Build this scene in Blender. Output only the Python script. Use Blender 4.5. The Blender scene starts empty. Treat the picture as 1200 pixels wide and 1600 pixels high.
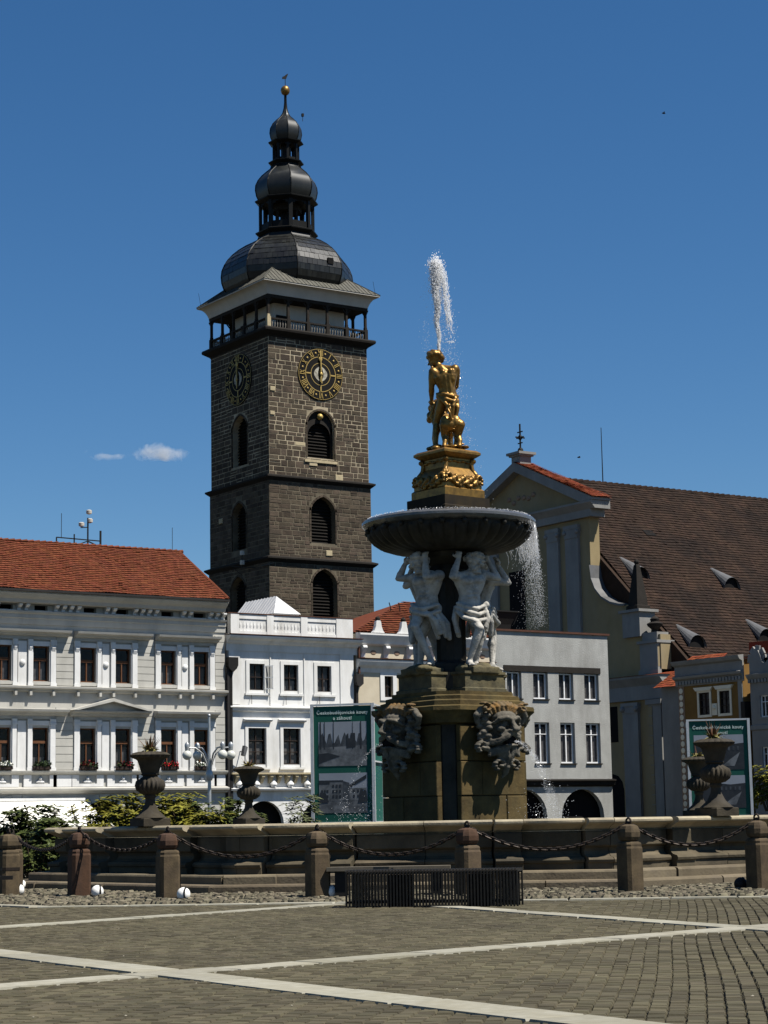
import bpy, bmesh, math, random
from mathutils import Vector, Matrix, Euler
R = math.radians
sin, cos, pi = math.sin, math.cos, math.pi
random.seed(11)
SC = bpy.context.scene
COL = SC.collection

# ------------------------------------------------------------------ camera
# world axes: X = east, Y = north, Z = up, metres; the photographer stands at the origin and looks 34 degrees east of north
YAW, PITCH, ROLL = R(34), math.atan(487 / 3150), 0.018
cam = bpy.data.cameras.new('camera')
cam.sensor_fit = 'HORIZONTAL'; cam.sensor_width = 36.0; cam.lens = 3150 / 1200 * 36
cam.clip_start = 0.1; cam.clip_end = 20000
cam_ob = bpy.data.objects.new('camera', cam); COL.objects.link(cam_ob)
_f = Vector((sin(YAW) * cos(PITCH), cos(YAW) * cos(PITCH), sin(PITCH)))
_r = Vector((cos(YAW), -sin(YAW), 0)); _u = _r.cross(_f)
_r2 = _r * cos(ROLL) - _u * sin(ROLL); _u2 = _u * cos(ROLL) + _r * sin(ROLL)
_m = Matrix((_r2, _u2, -_f)).transposed().to_4x4(); _m.translation = (0, 0, 1.1)
cam_ob.matrix_world = _m
SC.camera = cam_ob

# ------------------------------------------------------------------ sky and sun
SUN_AZ, SUN_EL = R(146.5), R(60.5)
world = bpy.data.worlds.new('World'); SC.world = world; world.use_nodes = True
wn = world.node_tree; wn.nodes.clear()
sky = wn.nodes.new('ShaderNodeTexSky'); sky.sky_type = 'NISHITA'; sky.sun_disc = False
sky.sun_elevation = SUN_EL; sky.sun_rotation = SUN_AZ
sky.altitude = 400; sky.air_density = 1.0; sky.dust_density = 0.0; sky.ozone_density = 6.0
bg = wn.nodes.new('ShaderNodeBackground'); bg.inputs['Strength'].default_value = 0.05
wo = wn.nodes.new('ShaderNodeOutputWorld')
hsv = wn.nodes.new('ShaderNodeHueSaturation'); hsv.inputs['Saturation'].default_value = 1.2
wn.links.new(sky.outputs[0], hsv.inputs['Color']); wn.links.new(hsv.outputs[0], bg.inputs[0]); wn.links.new(bg.outputs[0], wo.inputs[0])
sun = bpy.data.lights.new('sun', 'SUN'); sun.energy = 5.0; sun.angle = R(0.53); sun.color = (1.0, 0.955, 0.88)
sun_ob = bpy.data.objects.new('sun', sun); COL.objects.link(sun_ob)
_d = Vector((sin(SUN_AZ) * cos(SUN_EL), cos(SUN_AZ) * cos(SUN_EL), sin(SUN_EL)))
sun_ob.rotation_euler = _d.to_track_quat('Z', 'Y').to_euler(); sun_ob.location = _d * 300
vs = SC.view_settings
vs.view_transform = 'Standard'; vs.look = 'None'; vs.exposure = 0.85; vs.gamma = 1.0; vs.use_curve_mapping = False
SC.cycles.max_bounces = 6; SC.cycles.diffuse_bounces = 2; SC.cycles.transparent_max_bounces = 24

# ------------------------------------------------------------------ helpers
def cw(x, y, z=0.0):
    """metres right of / ahead of the photographer -> world"""
    return Vector((x * cos(YAW) + y * sin(YAW), -x * sin(YAW) + y * cos(YAW), z))

def mat(name, col, col2=None, rough=0.85, scale=1.5, contrast=1.0, streak=0.0, island=0.0, bump=0.0, bscale=25.0,
        metal=0.0, spec=0.1, dirt=None, dirt_amt=0.0, dscale=0.6, detail=6.0):
    m = bpy.data.materials.new(name); m.use_nodes = True
    nt = m.node_tree; N = nt.nodes; L = nt.links
    b = N['Principled BSDF']
    b.inputs['Roughness'].default_value = rough; b.inputs['Metallic'].default_value = metal
    b.inputs['Specular IOR Level'].default_value = spec
    if col2 is None: col2 = tuple(c * 0.75 for c in col)
    geo = N.new('ShaderNodeNewGeometry')
    nz = N.new('ShaderNodeTexNoise'); nz.inputs['Scale'].default_value = scale; nz.inputs['Detail'].default_value = detail
    nz.inputs['Roughness'].default_value = 0.62
    L.new(geo.outputs['Position'], nz.inputs['Vector'])
    mr = N.new('ShaderNodeMapRange'); w = 0.22 / max(contrast, 0.05)
    mr.inputs[1].default_value = 0.5 - w; mr.inputs[2].default_value = 0.5 + w
    L.new(nz.outputs['Fac'], mr.inputs[0])
    mx = N.new('ShaderNodeMix'); mx.data_type = 'RGBA'
    mx.inputs[6].default_value = (*col, 1); mx.inputs[7].default_value = (*col2, 1)
    L.new(mr.outputs[0], mx.inputs[0])
    out = mx.outputs[2]
    if dirt:
        n2 = N.new('ShaderNodeTexNoise'); n2.inputs['Scale'].default_value = dscale; n2.inputs['Detail'].default_value = 8
        n2.inputs['Roughness'].default_value = 0.7
        mp = N.new('ShaderNodeMapping'); mp.inputs['Scale'].default_value = (1, 1, 0.22 if streak else 1)
        L.new(geo.outputs['Position'], mp.inputs['Vector']); L.new(mp.outputs[0], n2.inputs['Vector'])
        r2 = N.new('ShaderNodeMapRange'); r2.inputs[1].default_value = 0.46; r2.inputs[2].default_value = 0.72
        r2.inputs[4].default_value = dirt_amt
        L.new(n2.outputs['Fac'], r2.inputs[0])
        m2 = N.new('ShaderNodeMix'); m2.data_type = 'RGBA'; m2.inputs[7].default_value = (*dirt, 1)
        L.new(r2.outputs[0], m2.inputs[0]); L.new(out, m2.inputs[6]); out = m2.outputs[2]
    if island:
        oi = N.new('ShaderNodeObjectInfo')
        ad = N.new('ShaderNodeMath'); ad.operation = 'ADD'
        L.new(geo.outputs['Random Per Island'], ad.inputs[0]); L.new(oi.outputs['Random'], ad.inputs[1])
        fr = N.new('ShaderNodeMath'); fr.operation = 'FRACT'; L.new(ad.outputs[0], fr.inputs[0])
        ir = N.new('ShaderNodeMapRange'); ir.inputs[3].default_value = 1 - island; ir.inputs[4].default_value = 1 + island
        L.new(fr.outputs[0], ir.inputs[0])
        hs = N.new('ShaderNodeHueSaturation'); L.new(ir.outputs[0], hs.inputs['Value']); L.new(out, hs.inputs['Color'])
        hr = N.new('ShaderNodeMapRange'); hr.inputs[3].default_value = 0.5 - island * 0.03; hr.inputs[4].default_value = 0.5 + island * 0.03
        f2 = N.new('ShaderNodeMath'); f2.operation = 'MULTIPLY'; f2.inputs[1].default_value = 7.31; L.new(fr.outputs[0], f2.inputs[0])
        f3 = N.new('ShaderNodeMath'); f3.operation = 'FRACT'; L.new(f2.outputs[0], f3.inputs[0])
        L.new(f3.outputs[0], hr.inputs[0]); L.new(hr.outputs[0], hs.inputs['Hue'])
        out = hs.outputs[0]
    L.new(out, b.inputs['Base Color'])
    if bump:
        n3 = N.new('ShaderNodeTexNoise'); n3.inputs['Scale'].default_value = bscale; n3.inputs['Detail'].default_value = 5
        L.new(geo.outputs['Position'], n3.inputs['Vector'])
        bp = N.new('ShaderNodeBump'); bp.inputs['Strength'].default_value = bump; bp.inputs['Distance'].default_value = 0.3 / bscale
        L.new(n3.outputs['Fac'], bp.inputs['Height']); L.new(bp.outputs[0], b.inputs['Normal'])
    return m

def tag(o, label=None, cat=None, group=None, kind=None):
    if label: o['label'] = label
    if cat: o['category'] = cat
    if group: o['group'] = group
    if kind: o['kind'] = kind
    return o

def thing(name, loc, label, cat, rotz=0.0, group=None):
    o = bpy.data.objects.new(name, None); COL.objects.link(o)
    o.location = loc; o.rotation_euler = (0, 0, rotz); o.empty_display_size = 0.2
    return tag(o, label, cat, group)

def link(name, me, parent=None, loc=None, rot=None, scale=None):
    o = bpy.data.objects.new(name, me); COL.objects.link(o)
    if parent: o.parent = parent
    if loc is not None: o.location = loc
    if rot is not None: o.rotation_euler = rot
    if scale is not None: o.scale = scale
    return o

def copy_tree(o, parent=None):
    c = o.copy(); COL.objects.link(c); c.parent = parent
    for ch in list(o.children): copy_tree(ch, c)
    return c

class MB:
    """collects geometry for one mesh"""
    def __init__(s): s.v = []; s.f = []; s.mi = []; s.m = 0
    def add(s, vs, fs):
        n = len(s.v); s.v += [tuple(p) for p in vs]
        for f in fs: s.f.append([i + n for i in f]); s.mi.append(s.m)
        return s
    def quad(s, *p): return s.add(p, [tuple(range(len(p)))])
    def box(s, x0, x1, y0, y1, z0, z1):
        return s.add([(x0, y0, z0), (x1, y0, z0), (x1, y1, z0), (x0, y1, z0), (x0, y0, z1), (x1, y0, z1), (x1, y1, z1), (x0, y1, z1)],
                     [(0, 3, 2, 1), (4, 5, 6, 7), (0, 1, 5, 4), (1, 2, 6, 5), (2, 3, 7, 6), (3, 0, 4, 7)])
    def obox(s, M, sx, sy, sz):
        """box of half sizes under a matrix"""
        vs = [M @ Vector((a * sx, b * sy, c * sz)) for c in (-1, 1) for a, b in ((-1, -1), (1, -1), (1, 1), (-1, 1))]
        return s.add(vs, [(0, 3, 2, 1), (4, 5, 6, 7), (0, 1, 5, 4), (1, 2, 6, 5), (2, 3, 7, 6), (3, 0, 4, 7)])
    def bar(s, p, q, w, h=None, up=(0, 0, 1)):
        p = Vector(p); q = Vector(q); d = q - p; h = h or w
        z = d.normalized(); x = z.cross(Vector(up))
        if x.length < 1e-4: x = z.cross(Vector((1, 0, 0)))
        x.normalize(); y = x.cross(z)
        M = Matrix((x, y, z)).transposed().to_4x4(); M.translation = (p + q) / 2
        return s.obox(M, w / 2, h / 2, d.length / 2)
    def prism_y(s, pts, y0, y1):
        """polygon in x,z (counter-clockwise seen from -y) pushed from y0 to y1"""
        n = len(pts); vs = [(x, y0, z) for x, z in pts] + [(x, y1, z) for x, z in pts]
        return s.add(vs, [tuple(range(n)), tuple(range(2 * n - 1, n - 1, -1))] + [(i, i + n, (i + 1) % n + n, (i + 1) % n) for i in range(n)])
    def prism_x(s, pts, x0, x1):
        n = len(pts); vs = [(x0, y, z) for y, z in pts] + [(x1, y, z) for y, z in pts]
        return s.add(vs, [tuple(range(n)), tuple(range(2 * n - 1, n - 1, -1))] + [(i, i + n, (i + 1) % n + n, (i + 1) % n) for i in range(n)])
    def prism_z(s, pts, z0, z1):
        n = len(pts); vs = [(x, y, z0) for x, y in pts] + [(x, y, z1) for x, y in pts]
        return s.add(vs, [tuple(range(n - 1, -1, -1)), tuple(range(n, 2 * n))] + [(i, (i + 1) % n, (i + 1) % n + n, i + n) for i in range(n)])
    def loft(s, rings, cap=True, closed=True):
        n = len(rings[0]); vs = [p for r in rings for p in r]; fs = []
        for k in range(len(rings) - 1):
            for i in range(n if closed else n - 1):
                j = (i + 1) % n
                fs.append((k * n + i, k * n + j, (k + 1) * n + j, (k + 1) * n + i))
        if cap:
            fs.append(tuple(range(n - 1, -1, -1))); fs.append(tuple(range((len(rings) - 1) * n, len(rings) * n)))
        return s.add(vs, fs)
    def lathe(s, prof, n=16, c=(0, 0, 0), a0=0.0, mod=None, cap=True, sx=1.0, sy=1.0):
        rings = []
        for k, (r, z) in enumerate(prof):
            rings.append([(c[0] + sx * r * (mod(k, 2 * pi * i / n) if mod else 1) * cos(a0 + 2 * pi * i / n),
                           c[1] + sy * r * (mod(k, 2 * pi * i / n) if mod else 1) * sin(a0 + 2 * pi * i / n), c[2] + z) for i in range(n)])
        return s.loft(rings, cap)
    def squares(s, prof):
        """stack of square rings: (half size, z)"""
        return s.loft([[(-h, -h, z), (h, -h, z), (h, h, z), (-h, h, z)] for h, z in prof])
    def tube(s, pts, r, n=6, cap=True):
        pts = [Vector(p) for p in pts]; rings = []
        rr = r if isinstance(r, (list, tuple)) else [r] * len(pts)
        ref = Vector((0.31, 0.17, 0.93))
        for i, p in enumerate(pts):
            t = (pts[min(i + 1, len(pts) - 1)] - pts[max(i - 1, 0)]).normalized()
            x = t.cross(ref)
            if x.length < 1e-3: x = t.cross(Vector((1, 0, 0)))
            x.normalize(); y = t.cross(x)
            rings.append([p + (x * cos(2 * pi * k / n) + y * sin(2 * pi * k / n)) * rr[i] for k in range(n)])
        return s.loft(rings, cap)
    def ball(s, c, r, nu=10, nv=6, sc=(1, 1, 1), M=None):
        rings = []
        for j in range(1, nv):
            a = pi * j / nv
            rings.append([(r * sin(a) * cos(2 * pi * i / nu) * sc[0], r * sin(a) * sin(2 * pi * i / nu) * sc[1], -r * cos(a) * sc[2]) for i in range(nu)])
        vs = [p for q in rings for p in q] + [(0, 0, -r * sc[2]), (0, 0, r * sc[2])]
        fs = []
        for k in range(nv - 2):
            for i in range(nu):
                j = (i + 1) % nu; fs.append((k * nu + i, k * nu + j, (k + 1) * nu + j, (k + 1) * nu + i))
        b = len(vs) - 2
        for i in range(nu):
            j = (i + 1) % nu; fs.append((b, j, i)); fs.append((b + 1, (nv - 2) * nu + i, (nv - 2) * nu + j))
        if M is not None: vs = [M @ Vector(p) for p in vs]
        return s.add([(p[0] + c[0], p[1] + c[1], p[2] + c[2]) for p in vs], fs)
    def mesh(s, name, mats, smooth=None):
        me = bpy.data.meshes.new(name); me.from_pydata(s.v, [], s.f)
        for m in (mats if isinstance(mats, (list, tuple)) else [mats]): me.materials.append(m)
        if isinstance(mats, (list, tuple)): me.polygons.foreach_set('material_index', s.mi)
        if smooth is not None:
            me.polygons.foreach_set('use_smooth', [True] * len(me.polygons))
            me.set_sharp_from_angle(angle=R(smooth))
        me.update(); return me
    def build(s, name, mats, parent=None, smooth=None, loc=None, rot=None, kind=None, label=None):
        o = link(name, s.mesh(name, mats, smooth), parent, loc, rot)
        return tag(o, label=label, kind=kind) if (kind or label) else o

def fix(o):
    """make normals consistent"""
    bm = bmesh.new(); bm.from_mesh(o.data); bmesh.ops.recalc_face_normals(bm, faces=bm.faces); bm.to_mesh(o.data); bm.free(); return o

class Sculpt:
    """a carved body: overlapping closed forms fused into one continuous surface"""
    def __init__(s): s.mb = MB()
    def ell(s, c, r, rot=(0, 0, 0), nu=12, nv=8):
        s.mb.ball(c, 1.0, nu, nv, sc=r, M=Euler(rot).to_matrix()); return s
    def cap(s, p0, r0, p1, r1, n=9):
        p0 = Vector(p0); p1 = Vector(p1); d = p1 - p0; L = max(d.length, 1e-4); z = d / L
        x = z.cross(Vector((0.21, 0.95, 0.11))); x.normalize(); y = z.cross(x)
        rings = []
        for a in (-75, -45, -15): rings.append((r0 * sin(R(a)), r0 * cos(R(a))))
        for a in (15, 45, 75): rings.append((L + r1 * sin(R(a)), r1 * cos(R(a))))
        s.mb.loft([[p0 + z * t + (x * cos(2 * pi * k / n) + y * sin(2 * pi * k / n)) * q for k in range(n)] for t, q in rings]); return s
    def chain(s, pts, rs):
        for i in range(len(pts) - 1): s.cap(pts[i], rs[i], pts[i + 1], rs[i + 1])
        return s
    def build(s, name, m, parent=None, voxel=0.02, it=3, fac=0.5, loc=None, rot=None, disp=0.0, dscale=0.1):
        me = bpy.data.meshes.new(name); me.from_pydata(s.mb.v, [], s.mb.f); me.update()
        bm = bmesh.new(); bm.from_mesh(me); bmesh.ops.recalc_face_normals(bm, faces=bm.faces); bm.to_mesh(me); bm.free()
        t = bpy.data.objects.new('tmp', me); COL.objects.link(t)
        md = t.modifiers.new('r', 'REMESH'); md.mode = 'VOXEL'; md.voxel_size = voxel
        if it: ms = t.modifiers.new('s', 'SMOOTH'); ms.iterations = it; ms.factor = fac
        if disp:
            tx = bpy.data.textures.new('t', 'CLOUDS'); tx.noise_scale = dscale
            dm = t.modifiers.new('d', 'DISPLACE'); dm.texture = tx; dm.strength = disp; dm.mid_level = 0.5
        dg = bpy.context.evaluated_depsgraph_get(); e = t.evaluated_get(dg)
        nm = bpy.data.meshes.new_from_object(e); nm.name = name
        bpy.data.objects.remove(t); bpy.data.meshes.remove(me)
        nm.materials.clear(); nm.materials.append(m)
        nm.polygons.foreach_set('use_smooth', [True] * len(nm.polygons)); nm.update()
        return link(name, nm, parent, loc, rot)

def arch_pts(a, b, zs, top, n=10, point=0.0):
    """curve from (a,zs) over the crown to (b,zs)"""
    c = (a + b) / 2; h = (b - a) / 2; out = []
    for i in range(n + 1):
        t = pi - pi * i / n
        x = c + h * cos(t); z = zs + (top - zs) * (sin(t) if not point else sin(t) ** (1 - 0.0) * (1 - point) + point * (1 - abs(cos(t))))
        out.append((x, z))
    return out

def facade(mb, x0, x1, z0, z1, holes, d=0.35, y=0.0):
    """wall front (facing -y) with real openings; a hole is (xa, xb, za, zb[, spring])"""
    xs = sorted({x0, x1, *[h[0] for h in holes], *[h[1] for h in holes]})
    zs = sorted({z0, z1, *[h[2] for h in holes], *[h[3] for h in holes]})
    xs = [x for x in xs if x0 <= x <= x1]; zs = [z for z in zs if z0 <= z <= z1]
    for i in range(len(xs) - 1):
        run = None
        for j in range(len(zs) - 1):
            cx = (xs[i] + xs[i + 1]) / 2; cz = (zs[j] + zs[j + 1]) / 2
            if any(h[0] < cx < h[1] and h[2] < cz < h[3] for h in holes): continue
            mb.quad((xs[i], y, zs[j]), (xs[i + 1], y, zs[j]), (xs[i + 1], y, zs[j + 1]), (xs[i], y, zs[j + 1]))
    for h in holes:
        a, b, c, e = h[:4]
        if len(h) == 4:
            loop = [(a, c), (a, e), (b, e), (b, c)]
        else:
            cur = arch_pts(a, b, h[4], e, 12, 0.25 if len(h) > 5 else 0.0)
            loop = [(a, c)] + cur + [(b, c)]
            k = len(cur) // 2
            for i in range(k):
                p, q = cur[i], cur[i + 1]
                mb.quad((p[0], y, p[1]), (q[0], y, q[1]), (q[0], y, e), (p[0], y, e))
            for i in range(k, len(cur) - 1):
                p, q = cur[i], cur[i + 1]
                mb.quad((p[0], y, p[1]), (q[0], y, q[1]), (q[0], y, e), (p[0], y, e))
        for i in range(len(loop)):
            p, q = loop[i], loop[(i + 1) % len(loop)]
            mb.quad((p[0], y, p[1]), (p[0], y + d, p[1]), (q[0], y + d, q[1]), (q[0], y, q[1]))

def tiles(mb, o, u, v, V, uL, uR, pitch, tw, lift=0.035, jit=0.012, rnd=random):
    """overlapping roof tiles on a slope: origin o, unit u along the eave, unit v up the slope, limits uL(v), uR(v)"""
    o = Vector(o); u = Vector(u); v = Vector(v); n = u.cross(v).normalized()
    if n.z < 0: n = -n
    k = 0; t = 0.0
    while t < V - 0.02:
        t1 = min(t + pitch, V); a, b = uL(t + pitch * .5), uR(t + pitch * .5)
        off = (k % 2) * tw * 0.5
        x = a - ((a + off) % tw); k += 1
        while x < b - 0.01:
            xa, xb = max(x, a) + 0.006, min(x + tw, b) - 0.006
            x += tw
            if xb - xa < 0.03: continue
            l = lift + rnd.uniform(-jit, jit); l2 = rnd.uniform(0.0, 0.006)
            if rnd.random() < .02: l += .03
            sg = lambda a_, b_: n * (.045 + .03 * sin(.8 * a_ + 1.1 * b_) + .018 * sin(2.1 * a_ - .6 * b_))
            p = [o + u * xa + v * t + sg(xa, t), o + u * xb + v * t + sg(xb, t), o + u * xb + v * t1 + sg(xb, t1), o + u * xa + v * t1 + sg(xa, t1)]
            ov = v * (pitch * 0.22)
            mb.add([p[0] + n * (l - .018) - ov, p[1] + n * (l - .018) - ov, p[0] + n * l - ov, p[1] + n * l - ov, p[2] + n * l2, p[3] + n * l2],
                   [(0, 1, 3, 2), (2, 3, 4, 5)])
        t += pitch
# ------------------------------------------------------------------ materials
M = {}
M['ground'] = mat('ground paving', (0.05, 0.045, 0.031), (0.034, 0.0306, 0.0211), scale=0.9, bump=0.3, bscale=30)
M['sett'] = mat('sett', (0.079, 0.069, 0.043), (0.05, 0.044, 0.029), rough=0.82, scale=1.1, island=0.26, bump=0.35, bscale=60, dirt=(0.1, 0.088, 0.052), dirt_amt=0.5, dscale=0.35)
M['joint'] = mat('joint sand', (0.055, 0.048, 0.028), (0.0374, 0.0326, 0.019), scale=4)
M['slab'] = mat('pale granite', (0.25, 0.24, 0.195), (0.2, 0.19, 0.15), scale=9, contrast=1.6, island=0.12, bump=0.3, bscale=90, dirt=(0.2, 0.18, 0.12), dirt_amt=0.6, dscale=1.6)
M['cobble'] = mat('cobble', (0.15, 0.132, 0.09), (0.08, 0.07, 0.05), scale=3, island=0.45, bump=0.4, bscale=40)
M['tower_stone'] = mat('dark ashlar', (0.08, 0.061, 0.043), (0.048, 0.038, 0.027), scale=2.2, contrast=1.3, island=0.35, bump=0.7, bscale=9, dirt=(0.035, 0.03, 0.025), dirt_amt=0.55, dscale=0.5)
M['tower_mortar'] = mat('pale mortar', (0.42, 0.355, 0.245), (0.22, 0.185, 0.125), scale=0.7, contrast=1.6, dirt=(0.12, 0.1, 0.07), dirt_amt=0.9, dscale=0.25)
M['tower_mortar_dark'] = mat('grey mortar', (0.15, 0.127, 0.088), (0.075, 0.063, 0.045), scale=0.6, contrast=1.6)
M['pale_stone'] = mat('pale replaced stone', (0.42, 0.35, 0.22), (0.3, 0.25, 0.16), scale=3, bump=0.4, bscale=12)
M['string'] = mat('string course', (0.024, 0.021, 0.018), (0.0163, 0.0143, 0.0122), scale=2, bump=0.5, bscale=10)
M['copper'] = mat('dark dome sheet', (0.012, 0.013, 0.012), (0.007, 0.008, 0.008), rough=0.4, scale=1.2, contrast=1.5, metal=0.0, spec=0.35, dirt=(0.03, 0.03, 0.024), dirt_amt=0.5, dscale=1.3, streak=1)
M['copper_rib'] = mat('dome rib', (0.014, 0.014, 0.013), rough=0.5, metal=0.3)
M['leadroof'] = mat('weathered sheet roof', (0.11, 0.105, 0.088), (0.066, 0.066, 0.055), rough=0.55, scale=2, metal=0.25, dirt=(0.12, 0.11, 0.09), dirt_amt=0.6, streak=1)
M['whitewash'] = mat('whitewash', (0.5, 0.47, 0.41), (0.4, 0.38, 0.33), scale=0.8, dirt=(0.35, 0.32, 0.27), dirt_amt=0.5, dscale=0.5, streak=1)
M['darkwood'] = mat('dark timber', (0.03, 0.025, 0.02), (0.018, 0.015, 0.012), scale=4)
M['black'] = mat('black iron', (0.012, 0.012, 0.012), (0.02, 0.018, 0.016), rough=0.5, scale=6)
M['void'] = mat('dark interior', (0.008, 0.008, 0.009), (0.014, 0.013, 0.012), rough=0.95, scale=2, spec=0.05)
M['louvre'] = mat('louvre board', (0.008, 0.007, 0.006), (0.012, 0.0105, 0.009), scale=3, spec=0.08)
M['gold'] = mat('gilding', (0.32, 0.175, 0.038), (0.15, 0.082, 0.02), rough=0.42, scale=8, metal=0.7, spec=0.5, dirt=(0.05, 0.032, 0.012), dirt_amt=0.85, dscale=5)
M['goldclock'] = mat('clock gilding', (0.45, 0.32, 0.11), (0.36, 0.25, 0.08), rough=0.5, scale=4, metal=0.35)
M['dial'] = mat('dial black', (0.008, 0.0075, 0.0075), (0.012, 0.011, 0.01), rough=0.7, spec=0.06)
M['dialgrey'] = mat('dial ornament', (0.42, 0.4, 0.33), (0.2, 0.18, 0.14), scale=3, contrast=2)

# ------------------------------------------------------------------ ground
g = MB(); S = 4000
g.quad((-S, -S, -0.022), (S, -S, -0.022), (S, S, -0.022), (-S, S, -0.022))
ground = g.build('ground', M['ground']); tag(ground, kind='structure')
# far paving beyond the field of single setts
FC = cw(1.34, 41.5)                       # centre of the fountain
FROT = R(5)
def octo(ap, rot=0.0, c=(0, 0)):
    rr = ap / cos(pi / 8)
    return [(c[0] + rr * cos(rot + pi / 8 + k * pi / 4), c[1] + rr * sin(rot + pi / 8 + k * pi / 4)) for k in range(8)]
sq = MB()
far = [cw(-140, 46), cw(140, 46), cw(140, 190), cw(-140, 190)]
sq.quad(*[(p.x, p.y, 0.0) for p in far])
sq.quad(*[(p.x, p.y, 0.0) for p in (cw(-140, 4), cw(-9, 4), cw(-9, 45.9), cw(-140, 45.9))])
sq.quad(*[(p.x, p.y, 0.0) for p in (cw(9.5, 4), cw(140, 4), cw(140, 45.9), cw(9.5, 45.9))])
sq.quad(*[(p.x, p.y, 0.0) for p in (cw(-140, -60), cw(140, -60), cw(140, 3.9), cw(-140, 3.9))])
square = sq.build('town_square', M['ground']); tag(square, kind='structure')

# ------------------------------------------------------------------ shared small pieces
def block_mesh(name, m, ch=0.12, dep=1.0):
    """unit stone seen from -y: x,z in -0.5..0.5, front worked back at the arrises"""
    a, b = 0.5, 0.5 - ch * 0.5
    vs = [(-a, 0, -a), (a, 0, -a), (a, 0, a), (-a, 0, a), (-a, -0.6, -a), (a, -0.6, -a), (a, -0.6, a), (-a, -0.6, a),
          (-b, -1, -b), (b, -1, -b), (b, -1, b), (-b, -1, b)]
    fs = [(8, 9, 10, 11)]
    for k in range(4):
        j = (k + 1) % 4
        fs += [(k, j, j + 4, k + 4), (k + 4, j + 4, j + 8, k + 8)]
    me = bpy.data.meshes.new(name); me.from_pydata(vs, [], fs); me.materials.append(m); me.update(); return me
STONE = block_mesh('stone', M['tower_stone'])
STONE_PALE = block_mesh('stone_pale', M['pale_stone'])

def stone_rows(x0, x1, z0, z1, blocked, rnd, hmin=0.36, hmax=0.62, wmin=0.5, wmax=1.2):
    """list of (xa, xb, za, zb) of irregular coursed stones; blocked(x, z) is True inside an opening"""
    out = []; z = z0
    while z < z1 - 0.2:
        h = rnd.uniform(hmin, hmax); zt = min(z + h, z1)
        if z1 - zt < 0.2: zt = z1
        x = x0
        while x < x1 - 0.05:
            w = rnd.uniform(wmin, wmax); xt = min(x + w, x1)
            if x1 - xt < 0.3: xt = x1
            za, zb = z, zt
            if rnd.random() < 0.13 and zt - z > 0.45:      # two thin stones instead of one
                mid = z + (zt - z) * rnd.uniform(0.4, 0.6); spl = [(za, mid), (mid, zb)]
            else: spl = [(za, zb)]
            for s0, s1 in spl:
                xa, xb = x, xt
                # trim against openings
                for t in range(12):
                    if blocked(xa + 0.02, (s0 + s1) / 2) or blocked(xa + .02, s0 + .03) or blocked(xa + .02, s1 - .03): xa += (xt - x) / 12
                    if blocked(xb - 0.02, (s0 + s1) / 2) or blocked(xb - .02, s0 + .03) or blocked(xb - .02, s1 - .03): xb -= (xt - x) / 12
                if xb - xa > 0.16 and not blocked((xa + xb) / 2, (s0 + s1) / 2): out.append((xa, xb, s0, s1))
            x = xt
        z = zt
    return out

# ------------------------------------------------------------------ the tower
TW = thing('clock_tower', (99.08, 163.0, 0), 'tall dark stone tower with two gold-numbered clocks and black onion domes', 'tower')
rt = random.Random(5)
HS = [(0.0, 25.25, 5.69), (25.25, 32.85, 5.6), (32.85, 46.5, 5.49)]
OPS = {'S': [(-1.1, 1.6, 20.0, 24.6, 23.2, 1), (-1.1, 1.55, 27.0, 31.4, 30.0, 1), (-1.34, 1.65, 35.05, 39.6, 38.1)],
       'W': [(-1.45, 1.35, 20.0, 24.2, 22.9, 1), (-1.3, 1.35, 26.7, 31.2, 29.9, 1), (-1.35, 1.5, 34.7, 39.6, 38.2, 1)]}
def facing(side):
    """matrix taking facade coordinates (x right, -y out, z up) onto a tower side"""
    return Matrix.Rotation({'S': 0, 'W': -pi / 2, 'N': pi, 'E': pi / 2}[side], 4, 'Z')
def put(mb, M4, sub):
    mb.add([M4 @ Vector(p) for p in sub.v], sub.f)
allst = []
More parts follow.
